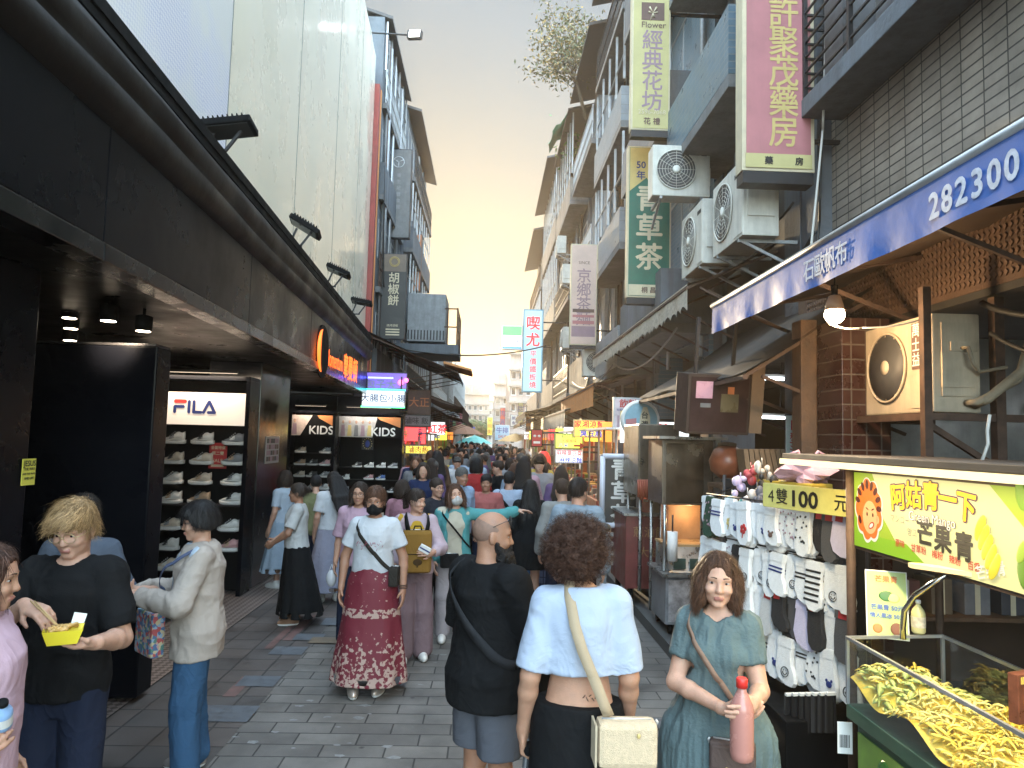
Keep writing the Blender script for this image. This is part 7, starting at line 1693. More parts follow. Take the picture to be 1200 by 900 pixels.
        if st=='long':
            for s in (-1,1):HF.cone((s*.066,-.03,.0),(s*.085,-.05,-.2),.032,.03,.03)
            for x in (-.08,-.04,0,.04,.08):HF.cone((x*.8,-.085,.0),(x*1.35,-.115,-.3),.035,.04,.03);HF.cone((x*1.35,-.115,-.3),(x*1.25,-.115,-.47),.04,.026,.03)
        if st in ('bun','pony'):
            HF.ell((0,-.115,.055),(.038,.036,.036),None,.012)
            if st=='pony':HF.chain([(0,-.12,.05),(0,-.155,.0),(0,-.15,-.08),(0,-.135,-.16)],[.028,.036,.03,.008],.01)
        if st=='curly':
            r_=random.Random(31)
            for k in range(460):
                a=r_.uniform(0,2*pi);z=r_.uniform(-.95,1);u=sqrt(max(0,1-z*z));e_=r_.uniform(.94,1.12);p=Vector((.112*e_*u*cos(a),-.03+.117*e_*u*sin(a),.015+.115*e_*z))
                if p.y>.045 and p.z<.06 and abs(p.x)<.085:continue
                if p.z<-.07 and p.y>-.02:continue
                HF.ell(p,[r_.uniform(.009,.02)]*3,None,.004)
            HF.ell((0,-.045,-.02),(.1,.085,.1),None,.02)
        if st=='cap':
            HF.ell((0,-.012,.045),(.09,.108,.09),None,.01);HF.ell((0,.12,.045),(.06,.06,.008),None,.01)
        # open the face, the ears and the nape
        if st != 'cap':HF.ell((0,.108,-.05),(.067 if st not in ('bob','long','wavy','curly') else .062,.088,.098 if st not in ('fringe','bowl') else .088),None,.012,sub=True)
        if st in ('bob','wavy'):HF.ell((.014,.118,.035),(.046,.07,.05),None,.012,sub=True)
        if st in ('short','side','fringe','bun','pony','cap','bowl'):
            if st != 'bowl':
                for s in (-1,1):HF.ell((s*.085,.012,-.022),(.03,.03,.036),None,.006,sub=True)
            zc={'bowl':-.062}.get(st,-.055);HF.cut((0,.42,-.9),(0,-.06,zc))
        if st in ('bob','wavy'):HF.cut((0,0,-1),(0,0,-.12 if st=='bob' else -.16))
        HP,HQ=HF.mesh();HP=relax(HP,HQ,1,.5)
        N=normals(HP,HQ);ang=np.arctan2(HP[:,0],-HP[:,1]+.01)*9;q=np.stack([ang*1.7,HP[:,2]*10,np.linalg.norm(HP[:,:2],axis=1)*18],1)
        if st=='curly':q=HP*85
        if st in ('short','side'):q=np.stack([ang*2.0,HP[:,2]*9+HP[:,1]*12,HP[:,1]*8],1)
        amp={'long':.004,'bob':.006,'wavy':.008,'short':.006,'side':.008,'curly':.004,'cap':0,'bowl':.006,'fringe':.006}.get(st,.004)
        w_=vnoise(q,3)*.7+vnoise(q*2.1,4)*.3;HP=HP+N*(amp*(2*w_-1))[:,None]
        HP=HP*sp.get('hs',1.0) if sp.get('hs') is None else (HP-np.array([0,-.02,.0]))*sp['hs']+np.array([0,-.02,.0])
        nst=sp.get('strands',9000 if h<.0065 else 1500 if h<.0095 else 0)
        if nst and st != 'cap':
            SV,SF,SM=strands(HP,HQ,st,nst,.0007 if h<.0065 else .0014,len(sp['label']))
            np_mesh('hair_strands',(SV @ H3.T+np.array(hc))*S,SF,hair_shades(hcname),root,SM)
        HP=(HP @ H3.T+np.array(hc))*S
        np_mesh('hair' if st != 'cap' else 'cap',HP,HQ,hair_m(hcname) if st != 'cap' else cloth_m('cap_'+hcname,HAIR.get(hcname,(.03,.03,.03))),root)
    # clothes
    hcl=max(.0065,h)
    def cloth(name,lo,hi,build,m,amp=.006,seed=None,fx=9,fz=5,mi=None):
        C=Field(lo,hi,hcl);build(C);CP,CQ=C.mesh()
        if len(CQ)==0:return None
        CP=relax(CP,CQ,1,.5);CP=folds(CP,CQ,amp,seed if seed is not None else (hash(sp['label']) % 97 if False else len(sp['label'])),fx,fz)
        return np_mesh(name,CP*S,CQ,m,root,mi(CP,CQ) if mi else None)
    def up_cloth(C,hem,sl,lo_,slw,neck=.064,open_=0,flare=0.0,vneck=0,collar=0,hood=0):
        zt=np.array([z for z in TZ if z>hem+.02]);zt=np.concatenate([[hem],zt]);ip=lambda v:np.interp(zt,TZ,v)
        fl=np.clip((1.15-zt)/.3,0,1)*flare
        bl=np.where(zt<1.2,lo_,lo_*.8);bl=np.where(zt>1.36,np.minimum(bl,.016),bl)
        mx=np.maximum.accumulate(ip(rx)[::-1]*.94)[::-1] if lo_>.018 else ip(rx);my=np.maximum.accumulate(ip(ry)[::-1]*.94)[::-1] if lo_>.018 else ip(ry)
        mx=np.where(zt>1.34,ip(rx),np.maximum(ip(rx),mx));my=np.where(zt>1.34,ip(ry),np.maximum(ip(ry),my))
        C.loft(zt,0,ip(cyl),mx+bl+fl,my+bl+fl*.8,k=.025)
        if not male:
            for s in (-1,1):C.ell((s*.065,.07*(.6+.4*fat)+LN(1.27),1.265),(.066,.055,.06),None,.03)
        for s in (-1,1):
            e,w_=arm[s][0],arm[s][1];am=sp.get('armw',1.0)*(1.12 if male else 1)
            C.cone((s*sw*.5,-.012+LN(1.4),1.395),sh[s],.066,.064*am,.03)
            if sl<=1:tip=sh[s].lerp(e,sl);C.cone(sh[s],tip,.062*am,(.052+slw)*am,.03);C.cone(tip,sh[s].lerp(e,sl+.4),.0405,.0405,.001) if False else None
            else:
                C.cone(sh[s],e,.062*am,(.05+slw)*am,.03);C.cone(e,e.lerp(w_,min(1,sl-1)),(.049+slw)*am,(.036+slw)*am,.025)
        # hollow the hem and sleeves, open the neck
        nb=Vector((0,-.018+LN(1.42),1.40));C.cone(nb+Vector((0,.012,.03)),nb+Vector((0,.03,.2)),neck,neck*1.25,.012,sub=True)
        if vneck:C.cone((0,.13+LN(1.3),1.36-vneck),(0,.09+LN(1.4),1.47),.012,.05,.01,sub=True)
        if sl<=1:
            for s in (-1,1):
                e=arm[s][0];tip=sh[s].lerp(e,sl);d=(e-sh[s]).normalized();am=sp.get('armw',1.0)*(1.12 if male else 1);q0=tip+d*.012
                Cq=C.sl(np.array(tip)-.11,np.array(tip)+.13);X,Y,Z=C.g(Cq);C.D[Cq]=np.maximum(C.D[Cq],np.where(np.sqrt((X-tip.x)**2+(Y-tip.y)**2+(Z-tip.z)**2)<.095,((X-q0.x)*d.x+(Y-q0.y)*d.y+(Z-q0.z)*d.z),-1).astype(np.float32))
                C.cone(tip-d*.03,tip+d*.05,(.052+slw)*am-.019,(.052+slw)*am-.017,.008,sub=True)
        if open_:C.cone((0,.25+LN(1.0),hem-.1),(0,.2+LN(1.4),1.5),open_+.13,open_*.5+.10,.015,sub=True)
        if collar:C.cone(nb+Vector((0,.0,.02)),nb+Vector((0,.012,.07)),.074,.066,.01);C.cone(nb+Vector((0,.0,.0)),nb+Vector((0,.02,.12)),.060,.056,.005,sub=True)
        if hood:C.ell((0,-.085+LN(1.4),1.415),(.095,.042,.05),None,.03)
    B=((-bx,F.lo[1],.0),(bx,F.lo[1]+F.h*F.D.shape[1],1.56))
    t=sp.get('top')
    if t:
        kw={k:t[k] for k in ('neck','open_','flare','vneck','collar','hood') if k in t}
        o=cloth(t.get('name','shirt'),(B[0][0],B[0][1],t['hem']-.05),B[1],lambda C:up_cloth(C,t['hem'],t['sl'],t.get('loose',.018),t.get('slw',.012),**kw),t['m'],t.get('amp',.006),t.get('seed'),t.get('fx',8),t.get('fz',6),t.get('mi'))
    j=sp.get('under')
    if j:cloth(j.get('name','undershirt'),(B[0][0],B[0][1],j['hem']-.05),B[1],lambda C:up_cloth(C,j['hem'],.2,j.get('loose',.008),0,neck=.062),j['m'],.004)
    b=sp.get('bottom')
    if b:
        def bot(C):
            lo_=b.get('loose',.012);top=b.get('top',1.03)
            if b['kind'] in ('trousers','shorts'):
                zt=np.array([.785,.86,.93,top]);ip=lambda v:np.interp(zt,TZ,v)
                C.loft(zt,0,ip(cyl),ip(rx)+.008,ip(ry)+.009,k=.03)
                for s in (-1,1):
                    hp,kn,an,toe=leg[s]
                    if b['kind']=='shorts':C.cone(hp,hp.lerp(kn,b.get('len',.7)),.098*fat,.082*fat+lo_,.03);tip=hp.lerp(kn,b.get('len',.7));q=C.sl(np.array(tip)-.13,np.array(tip)+.13);X,Y,Z=C.g(q);C.D[q]=np.maximum(C.D[q],(tip.z-.01-Z).astype(np.float32))
                    else:C.cone(hp,kn,.096*fat,.068+lo_,.03);C.cone(kn,an+Vector((0,0,.02)),.067+lo_,b.get('cuff',.052)+lo_,.025)
            else:
                z0=b['len'];zt=np.array([z0,z0+(top-z0)*.35,z0+(top-z0)*.7,.93 if z0<.88 else top-.03,top]) if z0<.85 else np.array([z0,.93,top]);fl=b.get('flare',.1)
                ip=lambda v:np.interp(zt,TZ,v);u=(top-zt)/(top-z0)
                ez=b.get('ease',.012);hx=np.maximum(ip(rx),np.where(zt<.95,rx[2],0))+ez+fl*u**1.1;hy=np.maximum(ip(ry),np.where(zt<.95,ry[2],0))+ez+.006+fl*.85*u**1.1
                nf=b.get('nf',9);am=b.get('wav',.05)
                C.loft(zt,np.interp(zt,[z0,top],[b.get('sx',0),0]),np.interp(zt,[z0,top],[b.get('sy',0)+cyl[2],cyl[3]]),hx,hy,k=.01,wave=lambda th,Z:am*np.sin(nf*th+1.3*np.sin(2*th))*np.clip((top-.1-Z)/(top-z0),0,1))
                C.loft([z0-.03,z0+.06],b.get('sx',0),b.get('sy',0)+cyl[2],[hx[0]-.02]*2,[hy[0]-.02]*2,k=.01,sub=True)
        zlo=b['len']-.04 if b['kind']=='skirt' else 0
        cloth({'trousers':'trousers','shorts':'shorts','skirt':'skirt'}[b['kind']],(B[0][0]-.2*(b['kind']=='skirt'),B[0][1]-.2*(b['kind']=='skirt'),zlo),(B[1][0]+.2*(b['kind']=='skirt'),B[1][1]+.2*(b['kind']=='skirt'),1.16),bot,b['m'],b.get('amp',.006),None,b.get('fx',10),b.get('fz',4),b.get('mi'))
    for s in (-1,1):
        hp,kn,an,toe=leg[s];m_=sp.get('shoe')
        if m_ is None:continue
        lo=(an.x-.16,an.y-.14,-.01);C=Field(lo,(an.x+.16,an.y+.25,.16),max(.008,h));Rt=np.array(rotm(toe))
        C.ell((an.x+sin(-toe)*.055,an.y+.06*cos(toe),.035),(.047,.132,.055),Rt,.02);C.cone(an+Vector((0,-.01,-.02)),an+Vector((0,-.005,.012)),.045,.046,.03);C.D=np.maximum(C.D,-C.ax[2][None,None,:]+.001)
        CP,CQ=C.mesh();zc=CP[CQ][:,:,2].mean(1);np_mesh('shoe',CP*S,CQ,[m_,sp.get('sole',M_['whitel'])],root,(zc<.026).astype(int))
    return dict(root=root,S=S,HM=HM,arm=arm,rx=rx,ry=ry,cyl=cyl,sh=sh,leg=leg,sp=sp,hc=hc,HR=HR)
def W_(hm,p):                   # local (1.71 m figure) point to world
    r=hm['root'];return Vector(r.location)+Matrix.Rotation(r.rotation_euler.z,3,'Z') @ (Vector(p)*hm['S'])
def Lm(hm):r=hm['root'];return Matrix.Translation(r.location) @ Matrix.Rotation(r.rotation_euler.z,4,'Z') @ Matrix.Scale(hm['S'],4)
def glasses(hm,m_,rr=.021,dark=False,up=False):
    m=MB();HM=hm['HM'];oz,oy=(.0,.0) if not up else (.075,-.012)
    for s in (-1,1):
        n=18;m.tube([HM @ Vector((s*.032+rr*1.12*cos(2*pi*k/n),.094+oy-.004*abs(cos(2*pi*k/n)),oz-.002+rr*.95*sin(2*pi*k/n))) for k in range(n+1)],.0016,5,cap=False)
        m.tube([HM @ Vector((s*(.032+rr*1.1),.09+oy,oz+.004)),HM @ Vector((s*.078,.06+oy,oz+.004)),HM @ Vector((s*.08,-.01,oz*.6+.004))],.0016,5)
        if dark:m.add([HM @ Vector((s*.032+rr*1.1*cos(2*pi*k/n),.093+oy,oz-.002+rr*.93*sin(2*pi*k/n))) for k in range(n)],[tuple(range(n))])
    m.tube([HM @ Vector((-.010,.098+oy,oz+.002)),HM @ Vector((.010,.098+oy,oz+.002))],.0016,5);return m.build('glasses',m_,hm['root'])
def mask(hm,m_):
    C=Field((-.1,-.02,-.14),(.1,.15,.03),.005);C.ell((0,.03,-.062),(.066,.074,.055),None,.01);C.cone((0,.095,-.03),(0,.102,-.06),.02,.016,.02);C.cut((0,-1,0),(0,.015,0));C.cut((0,-.3,1),(0,.09,-.012))
    P_,Q=C.mesh();P_=relax(P_,Q,1,.5);P_=(P_ @ np.array(hm['HR']).T+np.array(hm['hc']))*hm['S'];o=np_mesh('face_mask',P_,Q,m_,hm['root'])
    m=MB()
    for s in (-1,1):m.tube([hm['HM'] @ Vector((s*.06,.045,-.03)),hm['HM'] @ Vector((s*.08,-.005,.0)),hm['HM'] @ Vector((s*.062,.04,-.09))],.0015,5)
    q=m.build('ear_loop',m_,hm['root']);return o
def strap_pts(hm,side,zt,zb,off,n=40,full=True,a0=0,a1=2*pi):
    pts=[];TZ_=TZ
    for k in range(n+1):
        th=a0+(a1-a0)*k/n;c=cos(th)*side;z=(zt+zb)/2+(zt-zb)/2*c
        zz=min(z,1.44);X=(np.interp(zz,TZ_,hm['rx'])+off)*cos(th);Y=np.interp(zz,TZ_,hm['cyl'])+(np.interp(zz,TZ_,hm['ry'])+off)*sin(th)
        if not hm['sp'].get('sex','f')=='m' and sin(th)>0 and 1.18<z<1.34:Y += .018
        pts.append(Vector((X,Y,z)))
    return pts
def ribbon(pts,w_,t=.003,ctr=Vector((0,0,1.2))):
    m=MB();vs=[];n=len(pts)
    for i,p in enumerate(pts):
        d=(pts[min(i+1,n-1)]-pts[max(i-1,0)]).normalized();o=p-ctr;o.z *= .15;o=(o-o.dot(d)*d).normalized();s=d.cross(o).normalized()
        vs += [p-s*w_/2,p+s*w_/2,p+s*w_/2+o*t,p-s*w_/2+o*t]
    m.add(vs,[(i*4+k,i*4+(k+1) % 4,i*4+4+(k+1) % 4,i*4+4+k) for i in range(n-1) for k in range(4)]+[(3,2,1,0),tuple((n-1)*4+k for k in range(4))],0,True)
    return m
def bag(hm,name,label,m_body,center,size,rz,strap=None,strap_m=None,cat='bag',extra=None,sw_=.02,ctr=Vector((0,0,1.2))):
    """a worn bag: rounded body, flap, zip and strap in the wearer's frame, standing as its own object"""
    M=Lm(hm);c=M @ Vector(center);root=thing(name,label,cat,c);S=hm['S']
    T=M.copy();T.translation=(0,0,0);T=T @ Matrix.Rotation(rz,4,'Z')
    w_,d,h_=size;m=MB();m.box(-w_/2,w_/2,-d/2,d/2,-h_/2,h_/2,ch=min(w_,d,h_)*.22);m.v=[T @ Vector(p) for p in m.v];m.build('pouch',m_body,root)
    m=MB();m.tube([(-w_*.42,d/2*.0,h_/2+.002),(w_*.42,0,h_/2+.002)],.004,6);m.tube([(w_*.5,0,h_*.36),(w_*.53,0,h_*.45),(w_*.5,0,h_*.5)],.005,6);m.v=[T @ Vector(p) for p in m.v];m.build('zip',M_['silver'],root)
    if strap:
        m=ribbon([Vector(p) for p in strap],sw_,ctr=ctr);m.v=[M @ Vector(p)-c for p in m.v];m.build('strap',strap_m or m_body,root)
    if extra:extra(root,T)
    return root
def spot_px(px,py,Y,H=None):
    p=P(px,py,Y);return p.x,Y,p.z
# ------------------------------------------------------------------ the people in the street
def FM(n,c,**k):return cloth_m(n,c,**k)
shoe_w=mat('shoe_white',(.68,.66,.63));shoe_b=FM('black_shoe',(.02,.02,.02));blk=FM('black',(.012,.012,.013));wht=FM('white',(.62,.64,.68));denim=FM('denim',(.045,.105,.2));dkdenim=FM('dark_denim',(.02,.026,.05))
N_=.0062;MID=.0085
# 1 eater
x,y,H=spot_px(90,590,3.3);
eat=human(dict(label='man with bleached hair and glasses in black t-shirt eating with chopsticks',x=x,y=y,H=H,yaw=radians(186),sex='m',fat=.98,sw=.9,skin='light',h=.0055,hair=('side','blond'),brow='brown',head=(-.12,-.30,.0),
  armR=dict(e=(.26,.14,1.16),w=(.04,.31,1.32),d=(-.8,.35,-.2),n=(-.2,-.3,-1),curl=.75),armL=dict(e=(-.25,.06,1.12),w=(-.235,.30,1.165),d=(.6,.5,.05),n=(0,0,1),curl=.5),
  top=dict(m=blk,hem=.86,sl=.8,loose=.024,slw=.012,amp=.012),bottom=dict(kind='trousers',m=dkdenim,loose=.016),shoe=shoe_b))
glasses(eat,mat('gold_wire',(.5,.38,.2),.3,metal=.8,var=0),.024)
bx=Lm(eat) @ Vector((-.145,.385,1.222));root=thing('food_box','yellow paper food box held by the man with bleached hair','food box',bx,radians(186+20))
m=MB();m.add([(-.05,-.04,-.03),(.05,-.04,-.03),(.05,.04,-.03),(-.05,.04,-.03),(-.068,-.055,.025),(.068,-.055,.025),(.068,.055,.025),(-.068,.055,.025)],[(3,2,1,0),(0,1,5,4),(1,2,6,5),(2,3,7,6),(3,0,4,7)]);m.build('tray',mat('box_yellow',(.75,.6,.03),.5,var=.05),root)
m=MB();m.add([(-.066,-.053,.026),(-.02,-.053,.026),(-.03,-.058,.07),(-.075,-.058,.06)],[(0,1,2,3),(3,2,1,0)]);m.build('lid',white,root)
m=MB();r_=random.Random(2);[m.tube([(r_.uniform(-.05,.05),r_.uniform(-.04,.04),.02),(r_.uniform(-.05,.05),r_.uniform(-.04,.04),.03)],.007,6) for k in range(22)];m.build('fries',mat('fried_strip',(.6,.36,.12),.5),root)
hnd=Lm(eat) @ Vector((.0,.34,1.31));m=MB()
for s in (0,.014):m.tube([Lm(eat) @ Vector((-.01+s,.345,1.345)),Lm(eat) @ Vector((-.13+s*.3,.385,1.25))],.003,6)
tag(m.build('chopsticks',mat('bamboo',(.5,.33,.15),.5)),'pair of bamboo chopsticks dipping into the yellow food box','chopsticks')
# 2 pink-shirted person at the edge
x,y,H=spot_px(-14,640,2.55)
pk=human(dict(label='person in pale pink shirt with tied-back brown hair cut off at the edge',x=x,y=y,H=H,yaw=radians(-72),sex='f',fat=1.05,skin='mid',h=.0065,hair=('bob','auburn'),head=(0,-.1,0),
  top=dict(m=FM('pale_pink',(.62,.42,.5)),hem=.80,sl=1.5,loose=.03,slw=.022,collar=1),bottom=dict(kind='trousers',m=dkdenim),shoe=shoe_w,armR=dict(e=(.215,-.08,1.10),w=(.21,.03,1.02),d=(0,.6,.4),curl=.9)))
bc=P(4,832,2.3);root=bottle('blue and white bottle with a black cap held at the left edge',(bc.x,bc.y,bc.z-.05),.11,.027,mat('bottle_blue',(.25,.4,.65),.3,var=0),blackm,white,'drink_bottle',.5);root.rotation_euler=(.5,.3,0)
# 3 person behind the eater
x,y,H=spot_px(100,583,4.3)
ph=human(dict(label='person in grey-blue shirt looking at a phone behind the man with bleached hair',x=x,y=y,H=H,yaw=radians(196),sex='f',skin='light',h=MID,hair=('fringe','black'),head=(0,-.45,0),
  top=dict(m=FM('grey_blue',(.11,.13,.17)),hem=.82,sl=1.6,loose=.03,slw=.02),bottom=dict(kind='trousers',m=blk),shoe=shoe_b,armR=dict(e=(.26,.02,1.12),w=(.1,.27,1.2),d=(-.5,.4,.5),n=(-.3,-.3,.6),curl=.8),armL=dict(e=(-.26,.02,1.12),w=(-.12,.27,1.2),d=(.5,.4,.5),n=(.3,-.3,.6),curl=.8)))
root=thing('phone','dark phone held up by the person behind the man with bleached hair','phone',Lm(ph) @ Vector((-.01,.335,1.27)),radians(196));m=MB();m.box(-.075,.075,-.004,.004,-.037,.037,ch=.004);m.build('case',mat('phone_case',(.12,.04,.03),.35),root);m=MB();m.box(-.068,.068,-.0065,-.0042,-.032,.032);m.build('screen',glassd,root);root.rotation_euler.x=-.5
# 4 beige jacket
x,y,H=spot_px(236,590,4.4)
bj=human(dict(label='short-haired person in beige jacket and blue jeans with glasses facing left',x=x,y=y,H=H,yaw=radians(112),sex='f',fat=1.1,skin='light',h=N_,hair=('bowl','black'),head=(.0,-.12,0),
  under=dict(m=FM('pale_blue',(.5,.58,.68)),hem=.80,loose=.02),top=dict(name='jacket',m=FM('beige',(.47,.40,.35)),hem=.76,sl=1.93,loose=.042,slw=.02,open_=.012,hood=1,amp=.012,fx=8,fz=8,neck=.07),
  bottom=dict(kind='trousers',m=denim,loose=.022,cuff=.062,amp=.009),shoe=FM('taupe',(.28,.24,.22)),armR=dict(e=(.28,.10,1.12),w=(.07,.32,1.16),d=(-.7,.6,.2),n=(-.1,0,1),curl=.7),armL=dict(e=(-.28,.10,1.12),w=(-.09,.31,1.15),d=(.6,.7,.25),n=(0,0,1),curl=.8),footL=(-.12,.03,.2),footR=(.12,-.03,-.2)))
glasses(bj,M_['ink'],.022)
fl=bpy.data.materials.new('floral_print');fl.use_nodes=True;nt=fl.node_tree;b=nt.nodes['Principled BSDF'];b.inputs['Roughness'].default_value=.85;tc=nt.nodes.new('ShaderNodeTexCoord');vo=nt.nodes.new('ShaderNodeTexVoronoi');vo.inputs['Scale'].default_value=48;cr=nt.nodes.new('ShaderNodeValToRGB');cr.color_ramp.interpolation='CONSTANT'
for p_,c_ in ((0,(.1,.17,.32,1)),(.3,(.5,.1,.1,1)),(.45,(.3,.42,.55,1)),(.6,(.6,.35,.3,1)),(.75,(.12,.25,.2,1)),(.88,(.6,.5,.3,1))):
    e=cr.color_ramp.elements[0] if p_==0 else cr.color_ramp.elements.new(p_);e.position=p_;e.color=c_
sx_=nt.nodes.new('ShaderNodeSeparateColor');nt.links.new(tc.outputs['Object'],vo.inputs['Vector']);nt.links.new(vo.outputs['Color'],sx_.inputs[0]);nt.links.new(sx_.outputs[0],cr.inputs[0]);nt.links.new(cr.outputs[0],b.inputs['Base Color'])
bag(bj,'cloth_bag','flowery blue and red cloth shoulder bag on the beige-jacketed person',fl,(.17,.26,.87),(.26,.085,.28),radians(25),strap_pts(bj,-1,1.44,.98,.07,30,a0=-.2,a1=pi),FM('bag_strap',(.1,.12,.2)))
root=thing('snack','white wrapped snack held by the person in the beige jacket','snack',Lm(bj) @ Vector((-.0,.42,1.22)));m=MB();m.lathe([(.0,-.05),(.018,-.045),(.035,.02),(.03,.04),(0,.05)],14,Matrix.Rotation(.5,4,'X'));m.build('wrapper',white,root);m=MB();m.sphere((0,-.02,.05),(.026,.024,.02),10);m.build('filling',mat('fried_strip',(.6,.36,.12)),root)
# 5 black skirt
x,y,H=spot_px(350,567,7.85)
human(dict(label='woman in white t-shirt and long flaring black skirt facing the shoe displays',x=x,y=y,H=H,yaw=radians(100),sex='f',skin='tan',h=MID,hair=('bun','dark'),fat=1.04,top=dict(m=FM('soft_white',(.55,.54,.53)),hem=.93,sl=.75,loose=.03,slw=.02),bottom=dict(kind='skirt',m=blk,len=.12,flare=.17,sy=-.08),shoe=FM('tan_sandal',(.35,.2,.13)),armR=dict(e=(.23,.08,1.12),w=(.1,.26,1.0),curl=.6),armL=dict(e=(-.23,.08,1.12),w=(-.08,.27,.98),curl=.6)))
# 6 two browsing at the shelves
x,y,H=spot_px(334,566,9.6)
human(dict(label='figure in long pale blue dress half hidden behind the woman in the black skirt',x=x,y=y,H=1.5,yaw=radians(60),skin='light',h=.011,hair=('bob','dark'),top=dict(m=FM('pale_blue',(.5,.58,.68)),hem=.95,sl=.7,loose=.02),bottom=dict(kind='skirt',m=FM('powder_blue',(.36,.45,.55)),len=.25,flare=.16),shoe=shoe_w))
x,y,H=spot_px(391,563,8.9)
human(dict(label='long-haired woman in white top and lilac-grey long skirt seen from behind at the shelves',x=x,y=y,H=1.53,yaw=radians(25),skin='light',h=.010,hair=('long','black'),head=(.3,-.5,0),top=dict(m=wht,hem=.95,sl=.7,loose=.024,slw=.02),bottom=dict(kind='skirt',m=FM('lilac_grey',(.33,.33,.42)),len=.15,flare=.15),shoe=shoe_w))
x,y,H=spot_px(372,575,9.3)
human(dict(label='person in dull green top and jeans crouching over the lower shoe shelves',x=x,y=y,H=1.45,yaw=radians(20),skin='light',h=.011,hair=('short','black'),lean=.35,top=dict(m=FM('olive',(.2,.2,.1)),hem=.86,sl=.7),bottom=dict(kind='trousers',m=dkdenim),shoe=shoe_b))
# 7 pink top, glasses
x,y,H=spot_px(422,566,7.1)
p7=human(dict(label='woman with glasses in pink print top and dark jeans walking behind the red skirt',x=x,y=y,H=H,yaw=radians(178),skin='mid',h=MID,hair=('bob','dark'),top=dict(m=FM('pink_print',(.55,.36,.45)),hem=.84,sl=.9,loose=.03,slw=.025),bottom=dict(kind='trousers',m=dkdenim),shoe=FM('brown_shoe',(.12,.05,.035)),footR=(.1,.12,0)))
glasses(p7,M_['ink'],.021)
root=thing('plastic_bag','small clear plastic bag in the hand of the woman in pink','bag',Lm(p7) @ Vector((.25,.07,.70)));m=MB();m.sphere((0,0,0),(.05,.035,.08),10);m.build('sack',mat('clear_plastic',(.5,.5,.52),.2,var=0),root);m=MB();m.tube([(-.02,0,.07),(0,0,.13),(.02,0,.07)],.004,5);m.build('handle',white,root)
# 8 red skirt
x,y,H=spot_px(441,572,5.84)
rs=bpy.data.materials.new('red_batik');rs.use_nodes=True;nt=rs.node_tree;b=nt.nodes['Principled BSDF'];b.inputs['Roughness'].default_value=.7;Nn=nt.nodes.new;Ll=nt.links.new
tc=Nn('ShaderNodeTexCoord');sx_=Nn('ShaderNodeSeparateXYZ');Ll(tc.outputs['Object'],sx_.inputs[0]);n1=Nn('ShaderNodeTexNoise');n1.inputs['Scale'].default_value=30;n1.inputs['Detail'].default_value=3;Ll(tc.outputs['Object'],n1.inputs['Vector'])
rp=Nn('ShaderNodeValToRGB');els=rp.color_ramp;els.elements.remove(els.elements[1]);els.interpolation='LINEAR'
for i,(p_,v_) in enumerate([(0,.58),(.06,.54),(.10,.50),(.16,.53),(.30,.50),(.38,.40),(.46,.33),(.56,.33),(.565,.56),(.635,.56),(.64,.36),(1,.37)]):
    e=els.elements[0] if i==0 else els.elements.new(p_);e.position=p_;e.color=(v_,v_,v_,1)
mr=Nn('ShaderNodeMapRange');mr.inputs[1].default_value=.1;mr.inputs[2].default_value=.98;Ll(sx_.outputs['Z'],mr.inputs[0]);Ll(mr.outputs[0],rp.inputs[0])
sb_=Nn('ShaderNodeMath');sb_.operation='ADD';Ll(n1.outputs['Fac'],sb_.inputs[0]);Ll(rp.outputs[0],sb_.inputs[1]);st_=Nn('ShaderNodeMapRange');st_.inputs[1].default_value=1.02;st_.inputs[2].default_value=1.06;Ll(sb_.outputs[0],st_.inputs[0])
mxc=Nn('ShaderNodeMix');mxc.data_type='RGBA';mxc.inputs[6].default_value=(.125,.009,.02,1);mxc.inputs[7].default_value=(.36,.25,.21,1);Ll(st_.outputs[0],mxc.inputs[0]);Ll(mxc.outputs[2],b.inputs['Base Color'])
p8=human(dict(label='woman in long red patterned skirt and white t-shirt wearing glasses and black mask',x=x,y=y,H=H,yaw=radians(176),fat=1.1,skin='tan',h=.007,hair=('short','brown'),top=dict(m=wht,hem=1.0,sl=.62,loose=.02,slw=.02,amp=.006),bottom=dict(kind='skirt',m=rs,len=.1,flare=.13,top=1.06,nf=7,wav=.05),shoe=mat('silver_shoe',(.5,.42,.36),.3,metal=.6),footR=(.12,.08,.3),footL=(-.1,.0,-.1),
  armR=dict(e=(.25,-.03,1.12),w=(.26,.03,.87)),armL=dict(e=(-.25,-.03,1.12),w=(-.27,.04,.87))))
glasses(p8,M_['brown'],.023);mask(p8,FM('black_mask',(.015,.015,.016)))
bag(p8,'crossbody_bag','small dark crossbody bag with a strap over the white t-shirt',FM('dark_bag',(.04,.035,.03)),(-.2,.07,.98),(.08,.16,.16),0,strap_pts(p8,1,1.44,1.0,.03,40,a0=0,a1=pi),FM('dark_bag',(.04,)*3),sw_=.032)
prn=MB();r_=random.Random(9)
for k in range(26):
    xx=-.11+.22*k/25;zz=1.245+.02*sin(k*.9)+.012*r_.uniform(-1,1);yy=np.interp(zz,TZ,p8['cyl'])+(np.interp(zz,TZ,p8['ry'])+.05)*sqrt(max(0,1-(xx/.22)**2))
    prn.tube([Vector((xx,yy,zz))*p8['S'],Vector((xx+r_.uniform(.004,.016),yy+.001,zz+r_.uniform(-.025,.03)))*p8['S']],.0022,4)
prn.build('shirt_print',FM('print_red',(.4,.1,.14)),p8['root'])
m=MB();
for k in range(3):e,w_=p8['arm'][-1][:2];c=w_.lerp(e,.03+.05*k);m.tube([(c+Vector((.034*cos(a),.034*sin(a),0)))*p8['S'] for a in [2*pi*q/14 for q in range(15)]],.004,5)
m.build('bracelet',FM('beads',(.1,.06,.05)),p8['root'])
